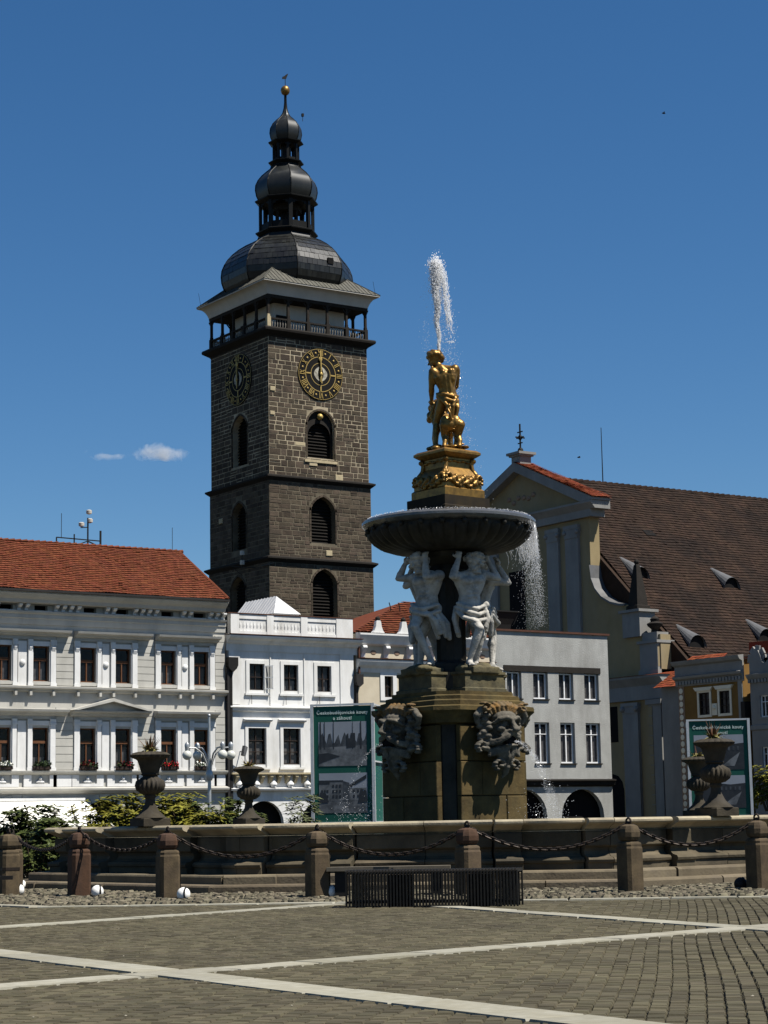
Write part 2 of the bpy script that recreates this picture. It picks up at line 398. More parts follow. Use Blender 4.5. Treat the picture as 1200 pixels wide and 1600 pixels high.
for si, (z0, z1, h) in enumerate(HS):
    wm = MB()
    for side in 'SWNE':
        sub = MB(); holes = [OPS[side][si]] if side in OPS else []
        facade(sub, -h, h, z0, z1, holes, 0.85, -h)
        if holes and si == 2 and side == 'S': pass
        put(wm, facing(side), sub)
    wm.quad((-h, -h, z1 - .01), (h, -h, z1 - .01), (h, h, z1 - .01), (-h, h, z1 - .01))
    wm.build('wall', M['tower_mortar'] if si == 2 else M['tower_mortar_dark'], TW)
    for side in 'SW':
        o = OPS[side][si]
        ca, hw = (o[0] + o[1]) / 2, (o[1] - o[0]) / 2 + 0.16
        def blk(x, z, o=o, ca=ca, hw=hw):
            if z < o[2] - 0.05 or z > o[3] + 0.22: return False
            if z <= o[4]: return abs(x - ca) < hw
            t = (z - o[4]) / (o[3] + 0.2 - o[4])
            return abs(x - ca) < hw * math.sqrt(max(0, 1 - t * t))
        zz = max(z0 + 0.05, 16.0)
        for st in stone_rows(-h + 0.0, h, zz, z1 - 0.05, blk, rt, *((0.28, 0.68, 0.36, 1.3) if si == 2 else (0.26, 0.56, 0.4, 1.35))):
            allst.append((side, si, h, st))
        # dressed arch stones round the opening
        cur = arch_pts(o[0] - 0.09, o[1] + 0.09, o[4], o[3] + 0.09, 12, 0.25 if len(o) > 5 else 0)
        am = MB()
        for i in range(len(cur) - 1):
            (xa, za), (xb, zb) = cur[i], cur[i + 1]; mx, mz = (xa + xb) / 2, (za + zb) / 2
            ang = math.atan2(zb - za, xb - xa); L = math.hypot(xb - xa, zb - za)
            am.obox(facing(side) @ Matrix.Translation((mx, -h, mz)) @ Matrix.Rotation(-ang, 4, 'Y'), L / 2 - 0.02, 0.05, 0.09)
        for s in (-1, 1):
            z = o[2]
            while z < o[4] - 0.1:
                x = o[0] - 0.09 if s < 0 else o[1] + 0.09
                am.obox(facing(side) @ Matrix.Translation((x, -h, z + 0.28)), 0.09, 0.05, 0.26); z += 0.56
        am.build('arch_stones', M['tower_stone'], TW)
# the 300 largest in the sunlit upper stage are stones of their own, the rest one mass
upper = sorted([s for s in allst if s[0] == 'S' and s[1] == 2], key=lambda s: -(s[3][1] - s[3][0]) * (s[3][3] - s[3][2]))
single = set(map(id, upper[:300]))
rest = MB()
for s in allst:
    side, si, h, (xa, xb, za, zb) = s
    g_ = rt.uniform(0.02, 0.055); dep = rt.uniform(0.016, 0.034)
    w, hh = xb - xa - 2 * g_, zb - za - 2 * g_
    if w < 0.08 or hh < 0.08: continue
    if id(s) in single:
        pale = rt.random() < 0.003
        link('stone', STONE_PALE if pale else STONE, TW, (0.5 * (xa + xb), -h, 0.5 * (za + zb)), (0, rt.uniform(-.012, .012), 0), (w, dep, hh))
    else:
        MM = facing(side) @ Matrix.Translation((0.5 * (xa + xb), -h, 0.5 * (za + zb))) @ Matrix.Rotation(rt.uniform(-.012, .012), 4, 'Y') @ Matrix.Diagonal((w, dep, hh, 1))
        rest.add([MM @ v.co for v in STONE.vertices], [tuple(p.vertices) for p in STONE.polygons])
rest.build('stonework', M['tower_stone'], TW, kind='stuff')
for (x, z, w, hh, h) in [(-0.75, 34.5, 0.9, 0.5, 5.49), (2.1, 33.35, 0.85, 0.55, 5.49), (0.8, 26.1, 0.7, 0.5, 5.6), (-5.1, 41.2, .55, .4, 5.49), (-5.15, 38.9, .5, .35, 5.49)]:
    link('stone', STONE_PALE, TW, (x, -h, z), None, (w, 0.1, hh))
link('stone', STONE_PALE, TW, (-5.6, -2.6 + 6, 29.9), (0, 0, -pi / 2), (.7, .1, .5))
# string courses and plinth offsets
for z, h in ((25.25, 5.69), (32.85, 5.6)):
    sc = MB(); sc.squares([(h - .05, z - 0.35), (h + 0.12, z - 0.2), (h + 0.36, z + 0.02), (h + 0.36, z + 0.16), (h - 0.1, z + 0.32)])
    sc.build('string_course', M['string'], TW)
# louvred windows: boards one by one
LB = MB(); LB.add([(-.5, 0, 0), (.5, 0, 0), (.5, .16, .2), (-.5, .16, .2), (-.5, 0.03, -.03), (.5, .03, -.03), (.5, .19, .17), (-.5, .19, .17)],
                  [(0, 1, 2, 3), (4, 7, 6, 5), (0, 4, 5, 1), (1, 5, 6, 2), (2, 6, 7, 3), (3, 7, 4, 0)])
LBm = LB.mesh('louvre_board', M['louvre'])
for side in 'SW':
    for si, o in enumerate(OPS[side]):
        h = HS[si][2]; rz = 0 if side == 'S' else -pi / 2
        wd = MB(); c = (o[0] + o[1]) / 2
        wd.box(o[0], o[1], -h + .8, -h + .84, o[2], o[3])
        win = wd.build('louvre_window', M['void'], TW); win.rotation_euler = (0, 0, rz)
        z = o[2] + 0.1
        while z < o[3] - 0.3:
            hw = (o[1] - o[0]) / 2
            if z > o[4]: hw *= math.sqrt(max(0.05, 1 - ((z - o[4]) / (o[3] - o[4])) ** 2))
            link('louvre_board', LBm, win, (c, -h + 0.6, z), None, (hw * 1.98, 1, 1)); z += 0.3
# lower, blocked arch with a gilded ball in the upper south opening
nb = MB(); o = OPS['S'][2]; h = 5.49
cur = arch_pts(o[0], o[1], o[4], o[3], 12); cin = arch_pts(o[0] + 0.22, o[1] - 0.22, 37.15, 38.45, 12)
for i in range(12):
    nb.quad((*cur[i][:1], -h + .3, cur[i][1]), (cur[i + 1][0], -h + .3, cur[i + 1][1]), (cin[i + 1][0], -h + .3, cin[i + 1][1]), (cin[i][0], -h + .3, cin[i][1]))
nb.box(o[0], o[0] + .22, -h + .3, -h + .5, o[2], 38.1); nb.box(o[1] - .22, o[1], -h + .3, -h + .5, o[2], 38.1)
nb.build('niche_lining', M['string'], TW)
gb = MB(); gb.ball((0.15, -h + .1, 39.05), 0.3, 12, 8); gb.build('moon_ball', M['goldclock'], TW, smooth=60)
sl = MB(); sl.box(-1.7, 1.9, -h - .14, -h + .5, 34.6, 34.85); sl.build('window_sill', M['pale_stone'], TW)

# clocks
def clock(side, u, z, r):
    rz = 0 if side == 'S' else -pi / 2; y = -5.49 - 0.1
    MX = lambda a, rad: (u + rad * sin(a), z + rad * cos(a))
    d = MB(); n = 48
    d.loft([[(u + q * cos(2 * pi * k / n), yy, z + q * sin(2 * pi * k / n)) for k in range(n)] for q, yy in ((r, y + .12), (r, y), (r - .06, y - .02))])
    face = d.build('clock_dial', M['dial'], TW); fix(face); face.rotation_euler = (0, 0, rz)
    def ring(q0, q1, yy, m, nm):
        b = MB()
        for k in range(n):
            a, c = 2 * pi * k / n, 2 * pi * (k + 1) / n
            b.quad((u + q0 * cos(a), yy, z + q0 * sin(a)), (u + q1 * cos(a), yy, z + q1 * sin(a)), (u + q1 * cos(c), yy, z + q1 * sin(c)), (u + q0 * cos(c), yy, z + q0 * sin(c)))
        b.build(nm, m, face)
    ring(r - .075, r - .04, y - .03, M['goldclock'], 'rim_ring'); ring(r * .66, r * .685, y - .03, M['goldclock'], 'numeral_ring')
    ring(r * .42, r * .44, y - .03, M['goldclock'], 'inner_ring')
    for s in (-1, 1):
        orn = MB()
        pts = [(u + s * (0.12 + 0.62 * sin(pi * t) ** .8) , z + 0.75 - 1.45 * t) for t in [i / 8 for i in range(9)]]
        inn = [(u + s * (0.1 + 0.2 * sin(pi * t)), z + 0.75 - 1.45 * t) for t in [i / 8 for i in range(9)]]
        for i in range(8): orn.quad((pts[i][0], y - .035, pts[i][1]), (pts[i + 1][0], y - .035, pts[i + 1][1]), (inn[i + 1][0], y - .035, inn[i + 1][1]), (inn[i][0], y - .035, inn[i][1]))
        orn.build('dial_ornament', M['dialgrey'], face)
    NUM = ['XII', 'I', 'II', 'III', 'IIII', 'V', 'VI', 'VII', 'VIII', 'IX', 'X', 'XI']
    for k, s in enumerate(NUM):
        a = 2 * pi * k / 12; b = MB(); wd = {'I': .15, 'V': .3, 'X': .3}
        tot = sum(wd[c] for c in s); x = -tot / 2; h0, h1 = r * .71, r * .94
        def stroke(xa, xb, w=.06):
            # strokes run from inner to outer radius; numerals read from outside in
            pa = Vector((u + h0 * sin(a) + xa * cos(a), y - .05, z + h0 * cos(a) - xa * sin(a)))
            pb = Vector((u + h1 * sin(a) + xb * cos(a), y - .05, z + h1 * cos(a) - xb * sin(a)))
            b.bar(pa, pb, w, .04, up=(0, 1, 0))
        for c in s:
            m_ = x + wd[c] / 2
            if c == 'I': stroke(m_, m_)
            elif c == 'V': stroke(m_, m_ - .13); stroke(m_, m_ + .13, .04)
            else: stroke(m_ - .13, m_ + .13, .04); stroke(m_ + .13, m_ - .13)
            x += wd[c]
        b.build('numeral', M['goldclock'], face)
        if k % 3 == 0:
            e = MB(); p0, p1 = MX(a, r * .45), MX(a, r * .65); e.bar((p0[0], y - .045, p0[1]), (p1[0], y - .045, p1[1]), .12, .03, up=(0, 1, 0)); e.build('quarter_mark', M['goldclock'], face)
        px_, pz_ = MX(a + pi / 12, r * .83); e = MB()
        e.ball((px_, y - .04, pz_), .1, 8, 4, sc=(1, .5, 1)); e.build('hour_stud', M['goldclock'], face)
    hb = MB(); hb.bar((u - .05, y - .12, z - .75), (u - .05, y - .12, z + 1.55), .13, .04, up=(0, 1, 0)); hb.ball((u - .05, y - .12, z + 1.45), .2, 8, 6, sc=(1, .4, 1.3)); hb.build('hour_hand', M['goldclock'], face)
    mb_ = MB(); mb_.bar((u + .03, y - .18, z - .9), (u - .08, y - .18, z + 2.25), .1, .04, up=(0, 1, 0)); mb_.ball((u, y - .18, z), .16, 8, 6, sc=(1, .5, 1)); mb_.build('minute_hand', M['goldclock'], face)
clock('S', 0.15, 43.1, 2.48); clock('W', 0.02, 43.05, 2.48)

# gallery
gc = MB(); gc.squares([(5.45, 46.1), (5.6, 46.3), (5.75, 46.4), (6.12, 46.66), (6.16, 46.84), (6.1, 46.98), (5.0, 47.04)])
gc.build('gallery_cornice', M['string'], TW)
BAL = MB(); BAL.lathe([(.06, 0), (.06, .06), (.04, .1), (.075, .25), (.085, .38), (.045, .58), (.04, .66), (.065, .72), (.065, .8)], 6)
BALm = BAL.mesh('baluster', mat('grey baluster', (0.2, 0.185, 0.155), (0.12, 0.11, 0.095), scale=3), 50)
for side in 'SWNE':
    F = facing(side); rl = MB()
    for z0, z1, w in ((47.04, 47.14, .14), (47.86, 48.0, .16)):
        sub = MB(); sub.box(-5.5, 5.5, -5.42 - w, -5.42 + w, z0, z1); put(rl, F, sub)
    rl.build('railing', M['darkwood'] if side in 'WN' else M['string'], TW)
    k = 0; x = -5.3
    while x < 5.31:
        if abs((x + 5.45) % 2.18 - 0) > .2 and abs((x + 5.45) % 2.18 - 2.18) > .2:
            p = F @ Vector((x, -5.42, 47.1)); link('baluster', BALm, TW, p)
        x += 0.29
    for j in range(6):
        u = -5.42 + j * 2.168
        if j == 5: continue
        pb = MB(); sub = MB(); sub.box(u - .11, u + .11, -5.53, -5.31, 48.0, 49.95); sub.box(u - .2, u + .2, -5.56, -5.28, 49.75, 49.95)
        sub.bar((u, -5.42, 49.35), (u + .5, -5.42, 49.9), .09); sub.bar((u, -5.42, 49.35), (u - .5, -5.42, 49.9), .09); put(pb, F, sub)
        pb.build('gallery_post', M['darkwood'], TW)
        pe = MB(); sub = MB(); sub.box(u - .19, u + .19, -5.6, -5.24, 47.0, 48.08); sub.box(u - .13, u + .13, -5.55, -5.29, 48.08, 48.3); put(pe, F, sub)
        pe.build('railing_pedestal', M['pale_stone'] if side == 'S' and j == 0 else M['string'], TW)
bm_ = MB(); bm_.squares([(5.58, 49.88), (5.62, 50.18)]); bm_.build('gallery_beam', M['darkwood'], TW)
iw = MB(); iw.squares([(3.95, 47.04), (3.95, 50.2)]); iw.build('inner_wall', M['whitewash'], TW)
dw = MB(); dw.box(-3.7, -2.35, -4.02, -3.9, 47.4, 48.75); dw.build('gallery_window', M['void'], TW)
dw = MB(); sub = MB(); sub.box(-2.2, -1.1, -4.02, -3.9, 47.4, 48.9); put(dw, facing('W'), sub); dw.build('gallery_window', M['void'], TW)
cv = MB(); prof = [(5.5, 50.18)]
for i in range(9):
    t = i / 8; prof.append((5.62 + .78 * (1 - math.sqrt(max(0, 1 - t * t))) * .7 + .78 * .3 * t, 50.2 + 1.0 * t))
cv.squares(prof + [(6.48, 51.22), (6.48, 51.32), (6.3, 51.34)]); cv.build('eaves_cove', M['whitewash'], TW, smooth=25)
sk = MB(); sl_ = 0.8; zt = 51.35
sk.squares([(6.52, zt), (4.2, zt + (6.52 - 4.2) * sl_)]); sk.build('skirt_roof', M['leadroof'], TW)
seam = MB()
for side in 'SWNE':
    sub = MB(); u = -6.44
    while u < 6.45:
        top = min(abs(u) + 0.0, 7.0); inner = max(4.2, abs(u))
        if 6.52 - inner > .1: sub.bar((u, -6.5, zt + .03), (u, -inner, zt + (6.52 - inner) * sl_ + .03), .06, .06)
        u += 0.46
    put(seam, facing(side), sub)
for sx, sy in ((1, 1), (1, -1), (-1, 1), (-1, -1)): seam.bar((6.5 * sx, 6.5 * sy, zt + .02), (4.2 * sx, 4.2 * sy, zt + 2.32 * sl_ + .02), .1, .1)
seam.build('roof_seams', M['leadroof'], TW, kind='stuff')

# domes and lanterns, all octagons with flat sides to the compass points
O8 = pi / 8
def octbody(prof, name, m, smooth=None, ribs=True, rr=.06):
    b = MB(); b.lathe(prof, 8, a0=O8); o = b.build(name, m, TW, smooth=32)
    if ribs:
        for k in range(8):
            a = O8 + k * pi / 4; t = MB(); t.tube([(r_ * cos(a), r_ * sin(a), z_) for r_, z_ in prof], rr, 5); t.build('rib', M['copper_rib'], o)
    return o
dome = octbody([(5.9, 52.0), (6.2, 52.4), (6.4, 53.0), (6.46, 53.6), (6.38, 54.2), (6.15, 54.8), (5.8, 55.35), (5.3, 55.9), (4.7, 56.4), (4.0, 56.85), (3.4, 57.15), (2.9, 57.4), (2.75, 57.75)], 'dome', M['copper'], rr=.075)
hb = MB(); hb.box(.9, 1.5, -6.05, -5.5, 53.9, 54.5); hb.build('hatch', M['void'], TW)
# sheet-metal courses on the dome as raised plates
pl = MB(); prf = [(6.2, 52.4), (6.4, 53.0), (6.46, 53.6), (6.38, 54.2), (6.15, 54.8), (5.8, 55.35), (5.3, 55.9), (4.7, 56.4), (4.0, 56.85), (3.4, 57.15)]
for k in range(8):
    a, b_ = O8 + k * pi / 4, O8 + (k + 1) * pi / 4
    for i in range(len(prf) - 1):
        (r0, z0), (r1, z1) = prf[i], prf[i + 1]; nn = 9
        for j in range(nn):
            t0, t1 = (j + .03 + .5 * (i % 2)) / nn, (j + .97 + .5 * (i % 2)) / nn
            if t1 > 1: t1 = .995
            if t0 > .99: continue
            def P(r_, z_, t): return Vector(((r_ * cos(a)) * (1 - t) + r_ * cos(b_) * t, r_ * sin(a) * (1 - t) + r_ * sin(b_) * t, z_))
            n_ = Vector((cos((a + b_) / 2), sin((a + b_) / 2), .4)) * rt.uniform(.012, .05)
            pl.quad(P(r0, z0 + .02, t0) + n_, P(r0, z0 + .02, t1) + n_, P(r1, z1 - .02, t1) + n_ * .6, P(r1, z1 - .02, t0) + n_ * .6)
pl.build('dome_sheets', mat('dome sheet metal', (0.013, 0.014, 0.013), (0.008, 0.008, 0.008), rough=0.38, scale=0.9, contrast=1.6, island=0.4, metal=0.0, spec=0.4, dirt=(0.03, 0.03, 0.022), dirt_amt=0.6, dscale=1.2, streak=1), TW, kind='stuff')
def flange(r, z, h, nm='cornice_ring'):
    b = MB(); b.lathe([(r - .45, z), (r, z + h * .55), (r + .02, z + h * .75), (r - .3, z + h)], 8, a0=O8); b.build(nm, M['copper_rib'], TW)
def lantern(rp, z0, z1, tk, par, arch):
    for k in range(8):
        a = O8 + k * pi / 4; p = MB(); p.obox(Matrix.Rotation(a, 4, 'Z') @ Matrix.Translation((rp, 0, (z0 + z1) / 2)), tk, tk * 1.2, (z1 - z0) / 2)
        p.build('lantern_post', M['copper_rib'], TW)
        a1 = a + pi / 4; A = Vector((rp * cos(a), rp * sin(a), 0)); B = Vector((rp * cos(a1), rp * sin(a1), 0)); s = MB()
        n = (A + B).normalized() * .06
        def q(za, zb, t0=0, t1=1):
            s.add([A.lerp(B, t0) + n + Vector((0, 0, za)), A.lerp(B, t1) + n + Vector((0, 0, za)), A.lerp(B, t1) + n + Vector((0, 0, zb)), A.lerp(B, t0) + n + Vector((0, 0, zb)),
                   A.lerp(B, t0) - n + Vector((0, 0, za)), A.lerp(B, t1) - n + Vector((0, 0, za)), A.lerp(B, t1) - n + Vector((0, 0, zb)), A.lerp(B, t0) - n + Vector((0, 0, zb))],
                  [(0, 1, 2, 3), (7, 6, 5, 4), (0, 4, 5, 1), (2, 6, 7, 3), (1, 5, 6, 2), (3, 7, 4, 0)])
        q(z0, z0 + par); s.build('lantern_parapet', M['copper_rib'], TW); s = MB()
        for i in range(8):
            t0, t1 = i / 8, (i + 1) / 8; tm = (t0 + t1) / 2; q(z1 - arch * (1 - .85 * math.sqrt(max(0, 1 - (2 * tm - 1) ** 2))), z1, t0, t1)
        s.build('lantern_arch', M['copper_rib'], TW)
flange(3.08, 57.75, .55); lantern(2.58, 58.2, 61.2, .15, .75, 1.5); flange(3.12, 61.0, .5)
lc = MB(); lc.lathe([(.5, 65.4), (.5, 67.2)], 8, a0=O8); lc.build('lantern_core', M['black'], TW)
lc = MB(); lc.lathe([(1.5, 60.3), (1.5, 61.2)], 8, a0=O8); lc.build('bell_frame', M['darkwood'], TW)
for k in range(4):
    lc = MB(); a = k * pi / 2 + .3; lc.bar((1.3 * cos(a), 1.3 * sin(a), 58.3), (1.3 * cos(a), 1.3 * sin(a), 60.4), .2); lc.build('bell_frame_post', M['darkwood'], TW)
bell = MB(); bell.lathe([(.95, 58.9), (.9, 59.0), (.7, 59.4), (.6, 59.9), (.5, 60.3), (.2, 60.5), (.05, 60.9)], 14); bell.build('bell', M['black'], TW, smooth=50)
octbody([(2.7, 61.35), (2.95, 61.9), (3.07, 62.5), (3.02, 63.0), (2.8, 63.5), (2.4, 64.0), (1.9, 64.45), (1.55, 64.75), (1.42, 65.1)], 'onion_dome', M['copper'])
flange(1.75, 65.05, .45); lantern(1.22, 65.4, 67.3, .1, .35, 1.0); flange(1.74, 67.15, .4)
octbody([(1.3, 67.45), (1.5, 67.9), (1.6, 68.4), (1.53, 68.9), (1.28, 69.4), (.9, 69.8), (.55, 70.1), (.3, 70.5), (.16, 71.0), (.1, 71.6), (.09, 72.5)], 'onion_dome', M['copper'], rr=.04)
b = MB(); b.ball((0, 0, 72.87), .46, 14, 9, sc=(1, 1, 1.1)); b.build('finial_ball', M['gold'], TW, smooth=60)
b = MB(); b.tube([(0, 0, 73.3), (0, 0, 74.2)], .035, 5); b.prism_y([(-.35, 74.0), (.1, 74.1), (.35, 74.7), (.1, 74.55), (-.1, 74.35), (-.3, 74.25)], -.03, .03); b.build('weather_vane', M['black'], TW)
b = MB(); b.tube([(1.3, -1.1, 69.6), (1.3, -1.1, 70.3)], .03, 4); b.box(1.2, 1.4, -1.2, -1.0, 70.1, 70.4); b.build('lightning_spike', M['black'], TW)
for x, y in ((-6.4, 5.8), (6.0, -6.4)):
    b = MB(); b.tube([(x, y, 51.4), (x - .25, y, 52.7)], .02, 4); b.build('lightning_rod', M['black'], TW)
# aerial bracket low on the west side
AE = thing('antenna_bracket', (93.3, 160.6, 25.2), 'aerial bracket with white boxes low on the dark tower', 'antenna')
b = MB(); b.bar((.2, 0, 0), (-.9, 0, .15), .08); b.bar((.2, -1.2, -.6), (-.8, 2.2, -.1), .07); b.bar((.2, 1.6, -1.1), (-.8, 2.2, -.1), .05); b.bar((-.8, .2, -.6), (-.8, .2, 1.0), .06); b.bar((0, -2.0, -.5), (-.5, -5, -.6), .06); b.build('bracket', M['black'], AE)
for z in (-.2, .7):
    b = MB(); b.box(-.98, -.7, -.1, .25, z, z + .4); b.build('aerial_box', M['whitewash'], AE)
# ------------------------------------------------------------------ house materials
M['white'] = mat('white paint', (0.64, 0.635, 0.61), (0.57, 0.565, 0.545), scale=0.7, dirt=(0.32, 0.3, 0.255), dirt_amt=0.6, dscale=0.9, streak=1, bump=0.15, bscale=30)
M['trimwhite'] = mat('white stucco trim', (0.64, 0.635, 0.615), (0.57, 0.565, 0.55), scale=1.5, dirt=(0.36, 0.34, 0.3), dirt_amt=0.5, dscale=1.3, streak=1)
M['lgrey'] = mat('light grey render', (0.42, 0.405, 0.365), (0.35, 0.34, 0.305), scale=0.9, dirt=(0.22, 0.21, 0.18), dirt_amt=0.5, dscale=0.8, streak=1, bump=0.3, bscale=25)
M['beige'] = mat('beige render', (0.5, 0.44, 0.33), (0.42, 0.365, 0.27), scale=1.4, bump=0.5, bscale=18)
M['greyhouse'] = mat('grey roughcast', (0.32, 0.32, 0.3), (0.255, 0.255, 0.24), scale=0.8, contrast=1.2, bump=0.9, bscale=14, dirt=(0.17, 0.165, 0.15), dirt_amt=0.75, dscale=0.6, streak=1)
M['church'] = mat('pale yellow render', (0.27, 0.21, 0.112), (0.205, 0.16, 0.087), scale=0.5, bump=0.2, bscale=20, dirt=(0.25, 0.22, 0.16), dirt_amt=0.5, dscale=0.25, streak=1)
M['churchgrey'] = mat('pale grey stucco', (0.22, 0.215, 0.2), (0.165, 0.162, 0.152), scale=0.7, bump=0.2, bscale=20, dirt=(0.3, 0.3, 0.28), dirt_amt=0.5, dscale=0.4, streak=1)
M['ochre'] = mat('ochre render', (0.2, 0.115, 0.036), (0.136, 0.0782, 0.0245), scale=0.9, bump=0.2, bscale=20)
M['creamtrim'] = mat('cream trim', (0.7, 0.64, 0.5), (0.62, 0.56, 0.43), scale=1.5)
M['sgraf'] = mat('sgraffito brown', (0.2, 0.13, 0.09), (0.28, 0.2, 0.14), scale=2)
M['redtile'] = mat('red clay tile', (0.125, 0.036, 0.0155), (0.088, 0.0255, 0.012), rough=0.8, scale=2, island=0.2, bump=0.3, bscale=25, dirt=(0.09, 0.03, 0.018), dirt_amt=0.5, dscale=0.7)
M['browntile'] = mat('weathered brown tile', (0.023, 0.0135, 0.009), (0.013, 0.0085, 0.0065), rough=0.85, scale=0.25, contrast=1.9, island=0.24, bump=0.3, bscale=20, dirt=(0.05, 0.028, 0.018), dirt_amt=0.6, dscale=0.35)
M['orangetile'] = mat('new orange tile', (0.2, 0.05, 0.021), (0.15, 0.037, 0.017), rough=0.8, scale=2, island=0.25)
M['sheet'] = mat('grey sheet roof', (0.14, 0.14, 0.14), (0.09, 0.09, 0.09), rough=0.5, scale=1, metal=0.3)
M['palesheet'] = mat('pale zinc sheet', (0.5, 0.5, 0.5), (0.4, 0.4, 0.4), rough=0.5, scale=1, metal=0.1)
M['brownframe'] = mat('brown window frame', (0.13, 0.06, 0.03), (0.09, 0.04, 0.02), rough=0.55, scale=6)
M['whiteframe'] = mat('white window frame', (0.75, 0.75, 0.74), rough=0.5, scale=5)
M['darkframe'] = mat('dark window frame', (0.035, 0.025, 0.02), rough=0.5, scale=5)
M['gutter'] = mat('rust red flashing', (0.09, 0.04, 0.026), (0.055, 0.028, 0.02), rough=0.6, scale=4)
M['pipe'] = mat('dark downpipe', (0.03, 0.028, 0.027), rough=0.55, scale=3)
M['redflower'] = mat('red geranium', (0.5, 0.015, 0.02), (0.3, 0.01, 0.02), scale=12)
M['darkred'] = mat('dark red geranium', (0.14, 0.012, 0.015), (0.08, 0.01, 0.012), scale=12)
M['whiteflower'] = mat('white petunia', (0.8, 0.78, 0.74), (0.6, 0.62, 0.52), scale=12)
M['darkleaf'] = mat('dark leaf', (0.03, 0.045, 0.02), (0.018, 0.028, 0.012), scale=10)
M['awning'] = mat('white awning cloth', (0.72, 0.7, 0.64), (0.68, 0.66, 0.6), scale=1)
gm = bpy.data.materials.new('window glass'); gm.use_nodes = True
_b = gm.node_tree.nodes['Principled BSDF']; _b.inputs['Base Color'].default_value = (0.012, 0.013, 0.016, 1); _b.inputs['Roughness'].default_value = 0.06; _b.inputs['Specular IOR Level'].default_value = 0.28
_n = gm.node_tree.nodes.new('ShaderNodeTexNoise'); _n.inputs['Scale'].default_value = 0.9
_bp = gm.node_tree.nodes.new('ShaderNodeBump'); _bp.inputs['Strength'].default_value = 0.12; _bp.inputs['Distance'].default_value = 0.2
gm.node_tree.links.new(_n.outputs[0], _bp.inputs['Height']); gm.node_tree.links.new(_bp.outputs[0], _b.inputs['Normal'])
_t = gm.node_tree.nodes.new('ShaderNodeBsdfTransparent'); _mx = gm.node_tree.nodes.new('ShaderNodeMixShader'); _mx.inputs[0].default_value = 0.5; _o = gm.node_tree.nodes['Material Output']
gm.node_tree.links.new(_b.outputs[0], _mx.inputs[1]); gm.node_tree.links.new(_t.outputs[0], _mx.inputs[2]); gm.node_tree.links.new(_mx.outputs[0], _o.inputs[0])
M['glass'] = gm
M['curtain'] = mat('net curtain', (0.28, 0.27, 0.26), (0.14, 0.13, 0.13), scale=2.5, contrast=1.6)

rh = random.Random(21)
def window(root, x0, x1, z0, z1, y, fm, cols=2, bars=(), fw=0.075, curtain=0.0, trans=None):
    """sash window set back at y: frame with mullions, glass panes one by one"""
    f = MB()
    f.box(x0, x1, y - .06, y + .04, z0, z0 + fw); f.box(x0, x1, y - .06, y + .04, z1 - fw, z1)
    f.box(x0, x0 + fw, y - .06, y + .04, z0 + fw, z1 - fw); f.box(x1 - fw, x1, y - .06, y + .04, z0 + fw, z1 - fw)
    xs = [x0 + fw + (x1 - x0 - 2 * fw) * i / cols for i in range(cols + 1)]
    zs = [z0 + fw] + [z0 + (z1 - z0) * b for b in bars] + [z1 - fw]
    zt = trans if trans else None
    for x in xs[1:-1]: f.box(x - fw * .45, x + fw * .45, y - .05, y + .03, z0 + fw, z1 - fw if not zt else z0 + (z1 - z0) * zt)
    for i, z in enumerate(zs[1:-1]): f.box(x0 + fw, x1 - fw, y - .075, y + .035, z - (.07 if zt and i == len(zs) - 3 else .022), z + (.07 if zt and i == len(zs) - 3 else .022))
    w = f.build('window', fm, root)
    for i in range(cols):
        for j in range(len(zs) - 1):
            p = MB(); p.quad((xs[i] + .004, y, zs[j]), (xs[i + 1] - .004, y, zs[j]), (xs[i + 1] - .004, y, zs[j + 1]), (xs[i] + .004, y, zs[j + 1]))
            p.build('pane', M['glass'], w)
    if curtain:
        for i in range(cols):
            c = MB(); zt_ = z0 + (z1 - z0) * curtain; c.quad((xs[i] + .02, y + .12, z0 + .05), (xs[i + 1] - .02, y + .12, z0 + .05), (xs[i + 1] - .02, y + .12, zt_), (xs[i] + .02, y + .12, zt_)); c.build('curtain', M['curtain'], w)
    return w
def part(root, name, m, fn, smooth=None, **k):
    b = MB(); fn(b); return b.build(name, m, root, smooth, **k)
def boxpart(root, name, m, *a, **k):
    b = MB(); b.box(*a); return b.build(name, m, root, **k)
def profile_x(b, x0, x1, prof):
    """moulding running along x: profile of (out, z), out in metres in front of the wall"""
    b.prism_x([(0.02, prof[0][1])] + [(-o, z) for o, z in prof] + [(0.02, prof[-1][1])], x0, x1)
def body(root, x0, x1, z1, dep, holes, m, z0=0.0, rd=0.3, roofm=None, frontz0=None):
    b = MB(); facade(b, x0, x1, z0, z1, holes, rd)
    b.quad((x0, 0, z0), (x0, dep, z0), (x0, dep, z1), (x0, 0, z1)); b.quad((x1, dep, z0), (x1, 0, z0), (x1, 0, z1), (x1, dep, z1))
    b.quad((x1, dep, z0), (x0, dep, z0), (x0, dep, z1), (x1, dep, z1)); b.quad((x0, 0, z1), (x1, 0, z1), (x1, dep, z1), (x0, dep, z1))
    w = b.build('wall', m, root)
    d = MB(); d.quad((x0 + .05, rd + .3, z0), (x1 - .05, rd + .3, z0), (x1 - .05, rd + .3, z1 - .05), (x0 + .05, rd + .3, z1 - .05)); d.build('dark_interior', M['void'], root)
    return w
